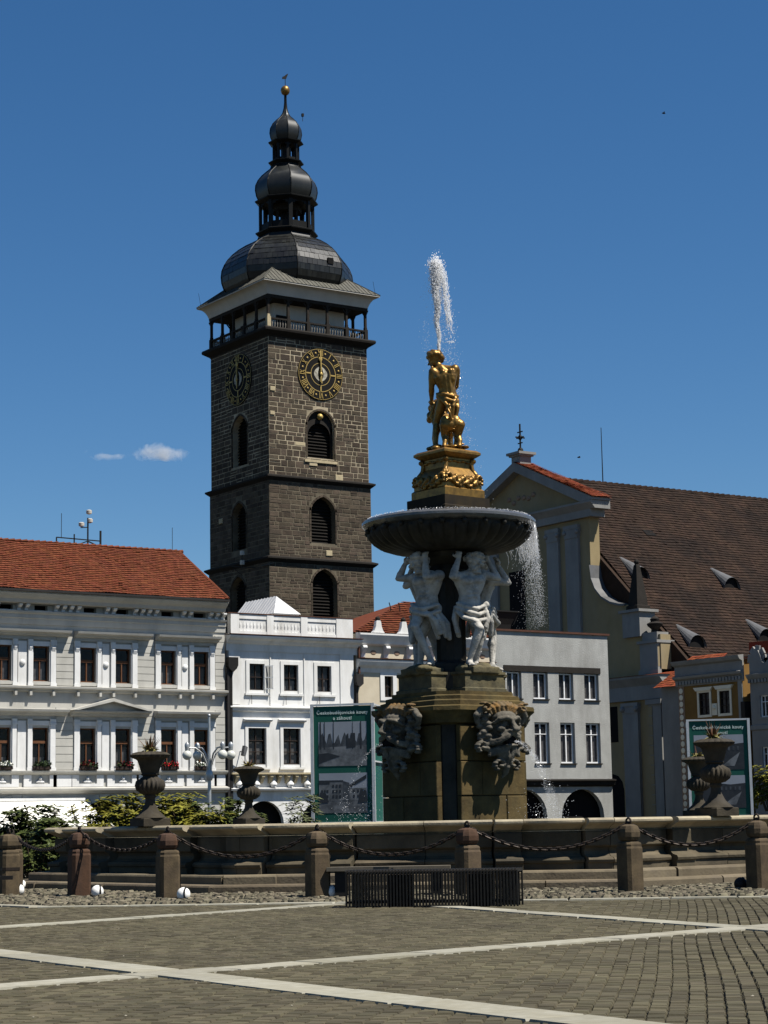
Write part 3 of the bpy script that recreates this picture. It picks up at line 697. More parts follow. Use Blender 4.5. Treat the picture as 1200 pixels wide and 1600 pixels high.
def flowers(name, loc, w, fm, label):
    """window box: trough, foliage and blossom"""
    t = thing(name, loc, label, 'flower box', group='flower boxes on the left house')
    boxpart(t, 'trough', M['darkframe'], -w / 2, w / 2, -.22, 0, 0, .16)
    for nm, m, n, s in (('foliage', M['darkleaf'], 90, .07), ('blossom', fm, 80, .055)):
        b = MB()
        for i in range(n):
            c = Vector((rh.uniform(-w / 2, w / 2), -.13 + rh.gauss(0, .08), .17 + abs(rh.gauss(0, .1)) + (.03 if nm == 'blossom' else 0)))
            q = Euler((rh.uniform(-1.2, 1.2), rh.uniform(-1.2, 1.2), rh.uniform(0, 6))).to_matrix()
            b.quad(*[c + q @ Vector((a * s, e * s, 0)) for a, e in ((-1, -.6), (1, -.6), (.6, .8), (-.6, .8))])
        b.build(nm, m, t, kind='stuff')

# ------------------------------------------------------------------ left house (white, rich stucco, three pairs of windows)
H1 = thing('stucco_house', (0, 100, 0), 'grey and white stucco house with red tiled roof and paired brown windows', 'house')
PAIRS = [(37.42, 39.55), (42.42, 44.6), (47.36, 49.48), (52.27, 54.35)]
UW = [(x, x + .94) for p in PAIRS for x in p]
holes = [(a, b, 8.97, 10.86) for a, b in UW] + [(a, b, 4.27, 6.49) for a, b in UW]
attic = [c for c in (38.9, 40.5, 43.05, 45.05, 47.95, 49.9, 52.7, 54.75)]
holes += [(c - .38, c + .38, 12.78, 13.05) for c in attic]
arcs = [(37.4, 40.3, 0, 2.65, 1.2), (42.3, 45.2, 0, 2.65, 1.2), (47.35, 50.3, 0, 2.65, 1.2), (52.2, 55.15, 0, 2.65, 1.2)]
body(H1, 33.0, 56.35, 13.7, 11.0, holes + arcs, M['lgrey'], rd=.32)
for a, b_ in UW:
    window(H1, a, b_, 8.97, 10.86, .22, M['brownframe'], 2, (.62,), .07, trans=.62, curtain=rh.choice((0, 0, .35, .6)))
    window(H1, a, b_, 4.27, 6.49, .22, M['brownframe'], 2, (.66,), .07, trans=.66, curtain=rh.choice((0, .3, .5, .6)))
part(H1, 'main_cornice', M['lgrey'], lambda b: profile_x(b, 32.9, 56.1, [(.1, 13.08), (.55, 13.12), (.62, 13.3), (.8, 13.42), (.95, 13.58), (.95, 13.66), (.0, 13.7)]))
part(H1, 'gutter', M['pipe'], lambda b: b.box(32.9, 56.1, -1.1, -.94, 13.66, 13.78))
part(H1, 'architrave', M['lgrey'], lambda b: (profile_x(b, 32.9, 56.38, [(.06, 12.0), (.08, 12.3), (.14, 12.34), (.14, 12.55), (.24, 12.6), (.28, 12.7), (.05, 12.72)])))
CON = MB(); CON.prism_x([(0, 12.72), (-.12, 12.74), (-.14, 12.85), (-.3, 12.92), (-.42, 13.0), (-.42, 13.08), (0, 13.08)], -.1, .1); CONm = CON.mesh('console', M['trimwhite'])
x = 33.4
while x < 56.3:
    if not any(abs(x - c) < .5 for c in attic): link('console', CONm, H1, (x, 0, 0))
    x += .43
boxpart(H1, 'frieze_panel', M['trimwhite'], 33, 56.36, -.012, 0, 12.73, 12.775)
# window surrounds: each pair has pilasters, a panel with a boss, and a hood
HOODS = [(36.55, 41.75), (41.85, 46.75), (46.87, 51.66), (51.79, 55.98)]
for pi_, (a, c) in enumerate(PAIRS):
    b2 = c + .94
    for lvl, (z0, z1, zh) in enumerate(((8.72, 11.2, 11.4), (4.22, 6.95, 7.15))):
        for xs0, xs1 in ((a - .36, a - .06), (a + 1.0, a + 1.24), (c - .3, c - .06), (c + 1.0, c + 1.3)):
            q = MB(); q.box(xs0, xs1, -.13, 0, z0, z1 - .3); q.box(xs0 - .03, xs1 + .03, -.16, 0, z0, z0 + .16); q.box(xs0 - .03, xs1 + .03, -.17, 0, z1 - .3, z1 - .2); q.box(xs0 - .02, xs1 + .02, -.15, 0, z1 - .2, z1)
            if lvl == 0: q.prism_x([(0, z1 - .75), (-.14, z1 - .6), (-.2, z1 - .42), (-.14, z1 - .3), (0, z1 - .3)], xs0 + .05, xs1 - .05)
            q.build('pilaster', M['trimwhite'], H1)
        part(H1, 'panel', M['trimwhite'], lambda b: (b.box(a + 1.32, c - .38, -.05, 0, z0, z1 - .1)))
        for w0 in (a, c):
            part(H1, 'window_surround', M['trimwhite'], lambda b: (b.box(w0 - .1, w0, -.06, .1, z0 + .25, z1 - .34), b.box(w0 + .94, w0 + 1.04, -.06, .1, z0 + .25, z1 - .34), b.box(w0 - .1, w0 + 1.04, -.07, .1, z1 - .34, z1 - .1)))
            part(H1, 'window_sill', M['lgrey'], lambda b: b.box(w0 - .05, w0 + .99, -.12, .2, z0 + .05, z0 + .22 if lvl == 0 else z0 + .05))
        if lvl == 0:
            part(H1, 'boss', M['trimwhite'], lambda b: b.ball(((a + 1.32 + c - .38) / 2, -.06, 9.95), .17, 12, 6, sc=(1, .6, 1)), smooth=40)
        hx0, hx1 = HOODS[pi_]
        if lvl == 1: hx0, hx1 = hx0 - .1, hx1 - .1
        part(H1, 'frieze', M['lgrey'], lambda b: b.box(a - .36, b2 + .36, -.1, 0, z1, zh))
        if lvl == 1 and pi_ == 2:
            part(H1, 'hood', M['lgrey'], lambda b: profile_x(b, 46.75, 51.4, [(.1, 7.12), (.3, 7.16), (.36, 7.28), (.62, 7.34), (.66, 7.42), (.02, 7.45)]))
            part(H1, 'pediment', M['lgrey'], lambda b: (b.prism_y([(46.65, 7.44), (47.0, 7.44), (49.08, 7.93), (51.15, 7.44), (51.5, 7.44), (49.08, 8.1)], -.7, 0), b.prism_y([(47.0, 7.44), (51.15, 7.44), (49.08, 7.93)], -.3, 0)))
        else:
            part(H1, 'hood', M['lgrey'], lambda b: profile_x(b, hx0 + .12, hx1 - .12, [(.1, zh - .02), (.26, zh + .02), (.32, zh + .12), (.56, zh + .18), (.6, zh + .3), (.02, zh + .36)]))
# rusticated blocks between the pairs
for zlist, lo in (([8.75 + .385 * i for i in range(8)], 0), ([4.25 + .42 * i for i in range(8)], 1)):
    for x0, x1 in ((40.95, 41.95), (45.95, 46.95), (50.82, 51.85), (55.72, 56.33), (36.0, 37.0)):
        for z in zlist:
            boxpart(H1, 'rusticated_block', M['lgrey'], x0, x1, -.05, 0, z + .015, z + (.37 if lo == 0 else .405))
part(H1, 'sill_course', M['lgrey'], lambda b: profile_x(b, 32.9, 56.4, [(.08, 8.4), (.16, 8.44), (.2, 8.52), (.36, 8.58), (.38, 8.68), (.02, 8.73)]))
for p in PAIRS:
    for w0 in p:
        for dx in (-.2, 1.12): boxpart(H1, 'sill_bracket', M['lgrey'], w0 + dx - .07, w0 + dx + .07, -.28, 0, 8.2, 8.42)
part(H1, 'lower_ledge', M['lgrey'], lambda b: profile_x(b, 32.9, 56.4, [(.1, 4.0), (.18, 4.05), (.26, 4.12), (.28, 4.2), (.02, 4.23)]))
# apron panels with small figures, then the arcade storey moulding
for p in PAIRS:
    for w0 in p:
        part(H1, 'apron_panel', M['trimwhite'], lambda b: (b.box(w0 - .5, w0 - .06, -.1, 0, 3.36, 3.98), b.box(w0 + 1.0, w0 + 1.4, -.1, 0, 3.36, 3.98), b.box(w0 - .06, w0 + 1.0, -.1, 0, 3.36, 3.52)))
        part(H1, 'apron_figure', M['trimwhite'], lambda b: (b.ball((w0 + .47, -.05, 3.62), .12, 8, 5, sc=(2.2, .7, .8)), b.ball((w0 + .47, -.07, 3.78), .1, 8, 5)), smooth=50)
for x0, x1 in ((40.8, 41.95), (45.8, 46.9), (50.75, 51.8), (55.6, 56.3)): boxpart(H1, 'apron_block', M['trimwhite'], x0, x1, -.1, 0, 3.36, 3.98)
part(H1, 'storey_moulding', M['lgrey'], lambda b: profile_x(b, 32.9, 56.4, [(.08, 2.98), (.2, 3.02), (.26, 3.1), (.4, 3.16), (.42, 3.26), (.1, 3.34)]))
for a, b_, z0, top, sp in arcs:
    cur = arch_pts(a, b_, sp, top, 9)
    for i in range(9):
        (xa, za), (xb, zb) = cur[i], cur[i + 1]; c0 = (a + b_) / 2
        v = MB(); sc = 1.24
        v.prism_y([(xa + .02, za), (xb - .02, zb), (c0 + (xb - c0) * sc - .02, min(sp + (zb - sp) * 1.25, 2.96)), (c0 + (xa - c0) * sc + .02, min(sp + (za - sp) * 1.25, 2.96))], -.05, 0.02)
        fix(v.build('voussoir', M['lgrey'], H1))
# roof with hip at the right end
def gable_slope(root, m, x0, x1, yz0, yz1, name='roof', pitch=.22, tw=.2, hipL=0, hipR=0, lift=.035, base=True):
    (y0, z0), (y1, z1) = yz0, yz1; L = math.hypot(y1 - y0, z1 - z0)
    b = MB(); tiles(b, (0, y0, z0), (1, 0, 0), (0, (y1 - y0) / L, (z1 - z0) / L), L, lambda v: x0 + hipL * v / L, lambda v: x1 - hipR * v / L, pitch, tw, lift, rnd=rh)
    u = MB(); u.quad((x0, y0, z0 - .01), (x1, y0, z0 - .01), (x1 - hipR, y1, z1 - .01), (x0 + hipL, y1, z1 - .01)); u = u.build(name, m, root)
    b.build('tiles', m, u, kind='stuff'); return u
gable_slope(H1, M['redtile'], 32.9, 56.05, (-1.02, 13.76), (4.3, 17.1), pitch=.25, tw=.2, hipR=.3, lift=.055)
part(H1, 'rear_roof', M['redtile'], lambda b: (b.quad((32.9, 4.3, 17.1), (55.75, 4.3, 17.1), (56.05, 11.5, 12.6), (32.9, 11.5, 12.6)), b.quad((56.05, -1.02, 13.76), (56.05, 11.5, 12.6), (55.75, 4.3, 17.1))))
for i in range(60):
    x = 33.2 + i * .38
    if x < 55.7:
        b = MB(); b.tube([(x, 4.3, 17.12), (x + .36, 4.3, 17.15)], [.1, .13], 6); b.build('ridge_tile', M['redtile'], H1)
b = MB(); b.tube([(55.75, 4.3, 17.14), (56.05, -1.02, 13.84)], .09, 6); b.build('hip_tiles', M['redtile'], H1)
boxpart(H1, 'downpipe', M['pipe'], 56.42, 56.56, -.2, -.06, 0, 10.0)
# window boxes with flowers
for k, (w0, fm, lab) in enumerate(((42.42, 'whiteflower', 'window box of white flowers, the leftmost on the stucco house'), (44.6, 'darkleaf', 'window box of dark leaves, second from the left on the stucco house'),
        (47.36, 'darkred', 'window box of dark red flowers under the small pediment, left one'), (49.48, 'darkred', 'window box of dark red flowers half hidden by the tall stone urn'),
        (52.27, 'redflower', 'window box of bright red flowers on the stucco house'), (54.35, 'whiteflower', 'window box of white flowers behind the street lamp'))):
    flowers('flower_box', (w0 + .47, 99.84, 4.27), .95, M[fm], lab)
# rooftop aerials
A1 = thing('roof_antenna', (49.9, 104.3, 17.2), 'rooftop mast with small white dishes on the red tiled ridge', 'antenna')
b = MB(); b.bar((-.05, 0, 0), (-.05, 0, 1.55), .07); b.bar((-2.0, 0, .3), (.75, 0, .25), .06); b.bar((.75, 0, -.05), (.75, 0, .85), .09); b.bar((-2.0, 0, -.1), (-2.0, 0, .3), .06); b.bar((-.9, 0, -.1), (-.9, 0, .55), .06); b.bar((-1.7, 0, .3), (-1.7, 0, 1.7), .025)
b.bar((-.05, 0, 1.0), (-.5, 0, .95), .05); b.bar((-.05, 0, .2), (.6, 0, -.05), .06); b.bar((-.05, 0, .2), (-.7, 0, -.05), .06); b.build('mast', M['black'], A1)
for x, z in ((-.45, 1.0), (.08, 1.25), (.02, 1.75)):
    b = MB(); b.lathe([(.05, 0), (.16, .05), (.17, .22), (.1, .26)], 10, c=(x, 0, z)); b.build('dish', M['whitewash'], A1, smooth=50)
A2 = thing('lightning_rod', (55.3, 104.3, 17.15), 'thin rod at the right end of the red ridge', 'rod'); b = MB(); b.tube([(0, 0, 0), (0, 0, 1.4)], .018, 4); b.build('rod', M['black'], A2)
# white awning over the arcade
AW = thing('awning', (0, 100, 0), 'white sloping shop awning at the far left behind the bushes', 'awning')
b = MB(); b.box(40.6, 47.55, -.35, -.02, 2.62, 2.76); b.build('cassette', M['trimwhite'], AW)
b = MB(); b.add([(40.7, -.3, 2.6), (47.5, -.3, 2.6), (47.9, -3.2, 1.25), (40.9, -3.2, 1.25), (40.7, -.3, 2.57), (47.5, -.3, 2.57), (47.9, -3.2, 1.22), (40.9, -3.2, 1.22)], [(0, 1, 2, 3), (7, 6, 5, 4), (0, 4, 5, 1), (1, 5, 6, 2), (2, 6, 7, 3), (3, 7, 4, 0)]); b.build('cloth', M['awning'], AW)
b = MB(); b.box(40.9, 47.9, -3.22, -3.18, 1.0, 1.24); b.build('valance', M['awning'], AW)
for x in (42.75, 47.6):
    b = MB(); b.bar((x, -.2, 2.4), (x + .3, -3.1, 1.15), .05); b.build('awning_arm', M['pipe'], AW)

# ------------------------------------------------------------------ white house with balustrade parapet
H2 = thing('white_house', (0, 100.05, 0), 'bright white house with blind balustrade parapet and one open window', 'house')
W2 = [(57.98, 58.98), (60.27, 61.25), (62.55, 63.52)]; L2 = [(57.87, 59.06), (60.19, 61.35), (62.5, 63.6)]
body(H2, 56.62, 65.1, 12.0, 9.0, [(a, b, 8.79, 10.3) for a, b in W2] + [(a, b, 4.56, 6.63) for a, b in L2] + [(57.6, 60.2, 0, 2.5, 1.2), (61.4, 64.0, 0, 2.5, 1.2)], M['white'], rd=.28)
for i, (a, b_) in enumerate(W2):
    w = window(H2, a, b_, 8.79, 10.3, .2, M['darkframe'], 2, (.5,), .06, curtain=(.0, .4, .95)[i])
    part(H2, 'window_surround', M['white'], lambda b: (b.box(a - .22, a, -.05, 0, 8.6, 10.5), b.box(b_, b_ + .22, -.05, 0, 8.6, 10.5), b.box(a, b_, -.05, 0, 10.3, 10.5), b.box(a - .3, b_ + .3, -.12, 0, 8.5, 8.62)))
    part(H2, 'sill_hook', M['pipe'], lambda b: b.bar((a + .1, -.1, 8.5), (a - .02, -.3, 7.98), .03))
ca = MB(); ca.box(0, .04, -.5, -.46, 0, 1.36); ca.box(0, .04, 0, .04, 0, 1.36); ca.box(0, .04, -.5, 0, 0, .05); ca.box(0, .04, -.5, 0, 1.31, 1.36); ca.box(0, .04, -.5, 0, .65, .7)
cs = ca.build('open_casement', M['whiteframe'], H2, loc=(58.98, -.02, 8.85), rot=(0, 0, R(50)))
p = MB(); p.quad((.02, -.46, .05), (.02, 0, .05), (.02, 0, 1.31), (.02, -.46, 1.31)); p.build('pane', M['glass'], cs)
for i, (a, b_) in enumerate(L2):
    window(H2, a, b_, 4.56, 6.63, .2, M['darkframe'], 2, (.35, .66), .07, curtain=.62)
    part(H2, 'window_surround', M['white'], lambda b: (b.box(a - .2, a, -.06, 0, 4.4, 6.78), b.box(b_, b_ + .2, -.06, 0, 4.4, 6.78), b.box(a, b_, -.06, 0, 6.63, 6.78), b.box(a - .26, b_ + .26, -.12, 0, 4.28, 4.4)))
    part(H2, 'window_hood', M['white'], lambda b: profile_x(b, a - .32, b_ + .32, [(.05, 6.98), (.22, 7.02), (.26, 7.1), (.02, 7.16)]))
part(H2, 'cornice', M['white'], lambda b: profile_x(b, 56.45, 65.45, [(.06, 11.0), (.1, 11.4), (.22, 11.46), (.3, 11.6), (.52, 11.7), (.58, 11.82), (.58, 11.86), (.0, 11.9)]))
part(H2, 'cornice_flashing', M['gutter'], lambda b: b.box(56.44, 65.46, -.62, .1, 11.9, 11.94))
part(H2, 'parapet', M['white'], lambda b: (b.box(56.75, 65.05, .0, .3, 11.94, 13.14)))
part(H2, 'parapet_flashing', M['gutter'], lambda b: b.box(56.6, 65.15, -.1, .4, 13.14, 13.19))
for x0, x1 in ((56.75, 57.3), (59.15, 59.6), (61.45, 61.9), (63.9, 65.05)): boxpart(H2, 'parapet_pier', M['white'], x0, x1, -.08, 0, 11.94, 13.13)
part(H2, 'parapet_rail', M['white'], lambda b: (b.box(56.75, 65.05, -.05, 0, 12.86, 13.12), b.box(56.75, 65.05, -.06, 0, 11.96, 12.16)))
HB = MB(); HB.lathe([(.07, 0), (.07, .06), (.05, .12), (.1, .28), (.09, .4), (.05, .58), (.07, .66), (.07, .7)], 6); HBm = HB.mesh('baluster', M['white'], 50)
for s0, s1 in ((57.3, 59.15), (59.6, 61.45), (61.9, 63.9)):
    n = 8
    for i in range(n): link('baluster', HBm, H2, (s0 + (s1 - s0) * (i + .5) / n, .045, 12.16))
for x in (59.37, 61.66, 64.17): part(H2, 'pilaster_strip', M['white'], lambda b: (b.box(x - .03, x + .03, -.05, 0, 7.95, 11.0)))
boxpart(H2, 'pilaster_strip', M['white'], 64.2, 65.08, -.045, 0, 7.95, 11.0); boxpart(H2, 'pilaster_strip', M['white'], 56.64, 57.35, -.045, 0, 7.95, 11.0)
part(H2, 'string_course', M['white'], lambda b: profile_x(b, 56.62, 65.1, [(.05, 7.55), (.14, 7.6), (.18, 7.72), (.26, 7.78), (.26, 7.84), (.02, 7.9)]))
BR = MB(); BR.prism_x([(0, 3.5), (-.1, 3.5), (-.35, 3.85), (-.35, 4.0), (0, 4.0)], -.09, .09); BRm = BR.mesh('bracket', M['pale_stone'])
for i in range(15): link('bracket', BRm, H2, (57.0 + i * .56, 0, 0))
part(H2, 'lower_ledge', M['pale_stone'], lambda b: b.box(56.62, 65.1, -.4, 0, 4.0, 4.1))
part(H2, 'lower_moulding', M['white'], lambda b: profile_x(b, 56.62, 65.1, [(.1, 3.05), (.3, 3.1), (.34, 3.2), (.02, 3.26)]))
for i in range(7):
    part(H2, 'finial', M['white'], lambda b: b.lathe([(.16, 3.26), (.16, 3.36), (.22, 3.42), (.2, 3.5), (.08, 3.62), (.03, 3.72)], 8, c=(57.2 + i * 1.12, -.16, 0)), smooth=50)
part(H2, 'hopper', M['black'], lambda b: b.prism_y([(56.48, 9.95), (56.72, 9.75), (56.95, 9.95), (57.05, 10.15), (57.05, 10.6), (56.42, 10.6), (56.42, 10.1)], -.4, -.06))
boxpart(H2, 'downpipe', M['black'], 56.6, 56.76, -.22, -.06, 0, 9.95)
part(H2, 'hopper', M['pipe'], lambda b: b.prism_y([(65.12, 9.2), (65.3, 9.1), (65.55, 9.3), (65.55, 9.85), (65.05, 9.85), (65.05, 9.4)], -.4, -.06))
boxpart(H2, 'downpipe', M['pipe'], 65.14, 65.28, -.22, -.06, 0, 9.2)
fl = part(H2, 'floodlight', M['sheet'], lambda b: (b.bar((57.35, 0, 5.3), (57.35, -.6, 5.2), .05), b.prism_y([(57.1, 5.05), (57.25, 5.0), (57.4, 5.5), (57.22, 5.6)], -.8, -.5)))
# metal hipped roof rising behind the parapet
part(H2, 'rear_roof', M['palesheet'], lambda b: (b.quad((62.0, 3.9, 13.75), (63.9, 3.9, 13.75), (62.95, 5.2, 14.95)), b.quad((62.0, 9.2, 13.75), (62.0, 3.9, 13.75), (62.95, 5.2, 14.95), (62.95, 8.9, 14.95)), b.quad((63.9, 3.9, 13.75), (63.9, 9.2, 13.75), (62.95, 8.9, 14.95), (62.95, 5.2, 14.95)), b.quad((63.9, 9.2, 13.75), (62.0, 9.2, 13.75), (62.95, 8.9, 14.95))))
part(H2, 'roof_box', M['white'], lambda b: b.box(62.1, 63.8, 4.0, 8.8, 12.0, 13.75))
sm = MB()
for i in range(13):
    y = 4.3 + i * .38; t = min(1, (y - 3.9) / 1.3, 1)
    sm.bar((62.0, y, 13.77), (62.0 + .95 * t, y, 13.77 + 1.2 * t), .04)
sm.build('roof_seams', M['palesheet'], H2, kind='stuff')

# ------------------------------------------------------------------ beige house with small volutes on the parapet
H3 = thing('beige_house', (0, 100, 0), 'beige house with white frieze of consoles behind the fountain figures', 'house')
W3 = [(67.24, 67.85), (69.6, 70.2), (72.0, 72.6)]
body(H3, 65.32, 75.35, 12.3, 9.0, [(a, b, 8.56, 9.82) for a, b in W3] + [(a, b, 4.6, 6.4) for a, b in W3], M['beige'], rd=.28)
for a, b_ in W3:
    for z0, z1 in ((8.56, 9.82), (4.6, 6.4)):
        window(H3, a, b_, z0, z1, .22, M['darkframe'], 2, (.5,), .05, curtain=.6)
        part(H3, 'window_surround', M['trimwhite'], lambda b: (b.box(a - .3, a, -.06, 0, z0 - .2, z1 + .25), b.box(b_, b_ + .3, -.06, 0, z0 - .2, z1 + .25), b.box(a, b_, -.06, 0, z1, z1 + .25), b.box(a, b_, -.06, 0, z0 - .2, z0)))
part(H3, 'upper_cornice', M['trimwhite'], lambda b: profile_x(b, 65.28, 75.35, [(.06, 11.6), (.25, 11.7), (.3, 11.85), (.45, 12.1), (.5, 12.2), (.5, 12.3), (.0, 12.36)]))
part(H3, 'lower_cornice', M['trimwhite'], lambda b: profile_x(b, 65.28, 75.35, [(.04, 10.0), (.12, 10.25), (.3, 10.4), (.42, 10.62), (.46, 10.74), (.02, 10.8)]))
part(H3, 'cornice_flashing', M['gutter'], lambda b: b.box(65.28, 75.35, -.5, 0, 10.8, 10.83))
for x in (65.7, 67.35, 69.0, 70.7, 72.4, 74.1): part(H3, 'console', M['trimwhite'], lambda b: b.prism_x([(0, 10.83), (-.12, 10.9), (-.16, 11.1), (-.3, 11.3), (-.4, 11.45), (-.34, 11.6), (0, 11.6)], x - .14, x + .14))
for x in (66.5, 68.2, 69.85, 71.55, 73.2, 74.6): part(H3, 'oval_vent', M['sgraf'], lambda b: b.ball((x, 0, 11.2), .2, 12, 6, sc=(1.1, .15, .75)), smooth=50)
for x in (66.7, 68.55, 70.4, 72.25, 74.1):
    part(H3, 'volute_finial', M['trimwhite'], lambda b: b.prism_y([(x - .42, 12.36), (x + .42, 12.36), (x + .3, 12.5), (x + .2, 12.75), (x + .17, 13.0), (x + .12, 13.1), (x - .12, 13.1), (x - .17, 13.0), (x - .2, 12.75), (x - .3, 12.5)], -.35, -.1))
    part(H3, 'finial_cap', M['string'], lambda b: (b.ball((x, -.22, 13.2), .16, 8, 6)), smooth=50)
gable_slope(H3, M['redtile'], 65.2, 75.3, (.1, 12.4), (5.2, 15.0), pitch=.34, tw=.26, lift=.08, hipL=7.0)
part(H3, 'rear_roof', M['redtile'], lambda b: (b.quad((72.2, 5.2, 15.0), (75.3, 5.2, 15.0), (75.3, 9.0, 12.4), (65.2, 9.0, 12.4)), b.quad((65.2, .1, 12.4), (72.2, 5.2, 15.0), (65.2, 9.0, 12.4))))
boxpart(H3, 'downpipe', M['gutter'], 65.33, 65.43, -.2, -.06, 9.9, 12.2)
for x in (66.9, 67.6):
    t = thing('vent_pipe', (x + 3.2, 103.4, 13.9), ('left' if x < 67 else 'right') + ' of two thin pipes on the red ridge behind the white house', 'pipe', group='ridge pipes'); b = MB(); b.tube([(0, 0, 0), (0, 0, .5), (-.1, 0, .8)], .035, 5); b.build('tube', M['black'], t)

# ------------------------------------------------------------------ grey modern-looking house with arcade
H4 = thing('grey_house', (0, 100, 0), 'plain grey roughcast house with arcade arches right of the fountain', 'house')
W4 = [(76.45, 77.6), (78.52, 79.7), (80.58, 81.76), (82.66, 83.85)]
body(H4, 75.5, 84.7, 12.85, 10.0, [(76.3, 83.95, 10.36, 10.72)] + [(a, b, 8.66, 10.36) for a, b in W4] + [(a, b, 4.65, 7.22) for a, b in W4] + [(75.95, 79.35, 0, 3.05, 1.35), (80.5, 83.95, 0, 3.05, 1.35)], M['greyhouse'], rd=.38)
boxpart(H4, 'lintel_band', M['string'], 76.2, 84.0, -.05, .36, 10.37, 10.74)
for a, b_ in W4:
    for z0, z1 in ((8.66, 10.36), (4.65, 7.22)):
        window(H4, a + .03, b_ - .03, z0 + .02, z1 - .02, .25, M['whiteframe'], 2, () if z1 > 8 else (.72,), .09, curtain=.9)
        part(H4, 'window_sill', M['string'], lambda b: b.box(a - .05, b_ + .05, -.1, .25, z0 - .06, z0 + .01))
part(H4, 'roof_edge', M['gutter'], lambda b: b.box(75.4, 84.8, -.12, 10, 12.86, 12.98))
part(H4, 'storey_cornice', M['string'], lambda b: profile_x(b, 75.45, 84.75, [(.05, 3.2), (.22, 3.3), (.26, 3.5), (.36, 3.56), (.36, 3.64), (.02, 3.68)]))
for a, b_ in ((75.95, 79.35), (80.5, 83.95)):
    part(H4, 'arch_reveal', M['whitewash'], lambda b: b.box(a - .3, a, .38, .5, 0, 2.0))
part(H4, 'left_edge', M['pipe'], lambda b: b.box(75.38, 75.5, -.15, 0, 0, 12.86))
PB = thing('roof_basket', (78.2, 103.2, 13.3), 'black flared iron basket on the roof edge of the grey house', 'planter')
b = MB(); b.loft([[(-.7, -.5, .0), (.7, -.5, .0), (.7, .5, .0), (-.7, .5, .0)], [(-.75, -.55, .3), (.75, -.55, .3), (.75, .55, .3), (-.75, .55, .3)], [(-1.15, -.8, 1.1), (1.15, -.8, 1.1), (1.15, .8, 1.1), (-1.15, .8, 1.1)]]); b.build('basket', M['black'], PB)
b = MB()
for sy in (-.82, .82): b.bar((-1.25, sy, 1.12), (1.25, sy, 1.12), .08)
for sx in (-1.2, 1.2): b.bar((sx, -.82, 1.12), (sx, .82, 1.12), .08); b.bar((sx, -.8, 1.1), (sx * .75, -.6, .3), .06)
b.build('rim', M['black'], PB)

# ------------------------------------------------------------------ church
CH = thing('church', (97, 124.3, 0), 'pale yellow baroque church gable with long brown tiled roof', 'church', rotz=-pi / 2)
# local: x = towards south (right in the picture), -y = west (front), z up
def chp(name, m, fn, smooth=None): return part(CH, name, m, fn, smooth)
def vol_curve():
    return [(8.15, 20.0), (8.3, 19.0), (8.7, 18.2), (9.4, 17.5), (10.4, 17.0), (11.4, 16.75), (12.0, 16.7)]
prof = [(8.15, 24.0)] + vol_curve() + [(13.6, 16.2), (13.6, 14.2), (15.65, 14.2), (15.65, 11.3), (15.65, 0)]
left = [(-x, z) for x, z in prof]
b = MB(); pts = left[::-1] + [(-8.15, 24.8), (8.15, 24.8)] + prof
pts = [p for i, p in enumerate(pts) if i == 0 or p != pts[i - 1]]
b.prism_y(pts[::-1], 0, .95); wall = fix(b.build('wall', M['church'], CH))
chp('entablature', M['churchgrey'], lambda b: b.box(-8.75, 8.75, -.35, 1.05, 23.7, 24.25)); chp('entablature_cornice', M['churchgrey'], lambda b: (b.prism_x([(-.75, 24.85), (-.75, 24.7), (-.35, 24.25), (1.15, 24.25), (1.15, 24.85)], -9.3, 9.3)))
chp('tympanum', M['church'], lambda b: b.prism_y([(-8.6, 24.85), (8.6, 24.85), (0, 28.6)], -.02, .9))
for s in (-1, 1):
    chp('raking_cornice', M['churchgrey'], lambda b: b.prism_y([(9.4 * s, 24.86), (9.4 * s, 25.05), (0, 29.15), (0, 28.4), (8.0 * s, 24.86)][::s], -.75, 1.1))
chp('tympanum_relief', M['sgraf'], lambda b: [b.ball((x, -.05, 26.0 + abs(.4 * sin(x * 3))), .28, 8, 5, sc=(1, .3, .7)) for x in (-1.6, -1.0, -.4, .3, .9, 1.5)], 50)
def slope_tiles(name, m, x0, x1, y0, y1, z0, z1, pitch, tw, lift=.05):
    """tiles on the plane falling to +x (south) from (x0,z0 ridge) to (x1,z1 eave), running y0..y1"""
    L = math.hypot(x1 - x0, z0 - z1); b = MB()
    tiles(b, (x1, 0, z1), (0, 1, 0), ((x0 - x1) / L, 0, (z0 - z1) / L), L, lambda v: y0, lambda v: y1, pitch, tw, lift, rnd=rh)
    u = MB(); u.quad((x1, y0, z1 - .02), (x1, y1, z1 - .02), (x0, y1, z0 - .02), (x0, y0, z0 - .02)); r_ = u.build(name, m, CH); b.build('tiles', m, r_, kind='stuff'); return r_
slope_tiles('gable_tiles', M['orangetile'], 0, 9.5, -.8, 1.15, 29.2, 25.08, .3, .24)
chp('finial_plinth', M['churchgrey'], lambda b: (b.box(-.55, .55, -.5, .6, 28.9, 29.75), b.box(-.85, .85, -.8, .9, 29.75, 29.95), b.box(-.7, .7, -.65, .75, 29.62, 29.75)))
chp('cross', M['black'], lambda b: (b.bar((0, 0, 29.95), (0, 0, 32.3), .1), b.bar((-.45, 0, 31.2), (.45, 0, 31.2), .09), b.bar((-.32, 0, 31.65), (.32, 0, 31.65), .08), b.bar((-.28, 0, 30.75), (.28, 0, 30.75), .08), b.ball((0, 0, 30.15), .24, 10, 6), b.ball((0, 0, 31.2), .2, 8, 5), b.bar((0, -.45, 31.2), (0, .45, 31.2), .09)))
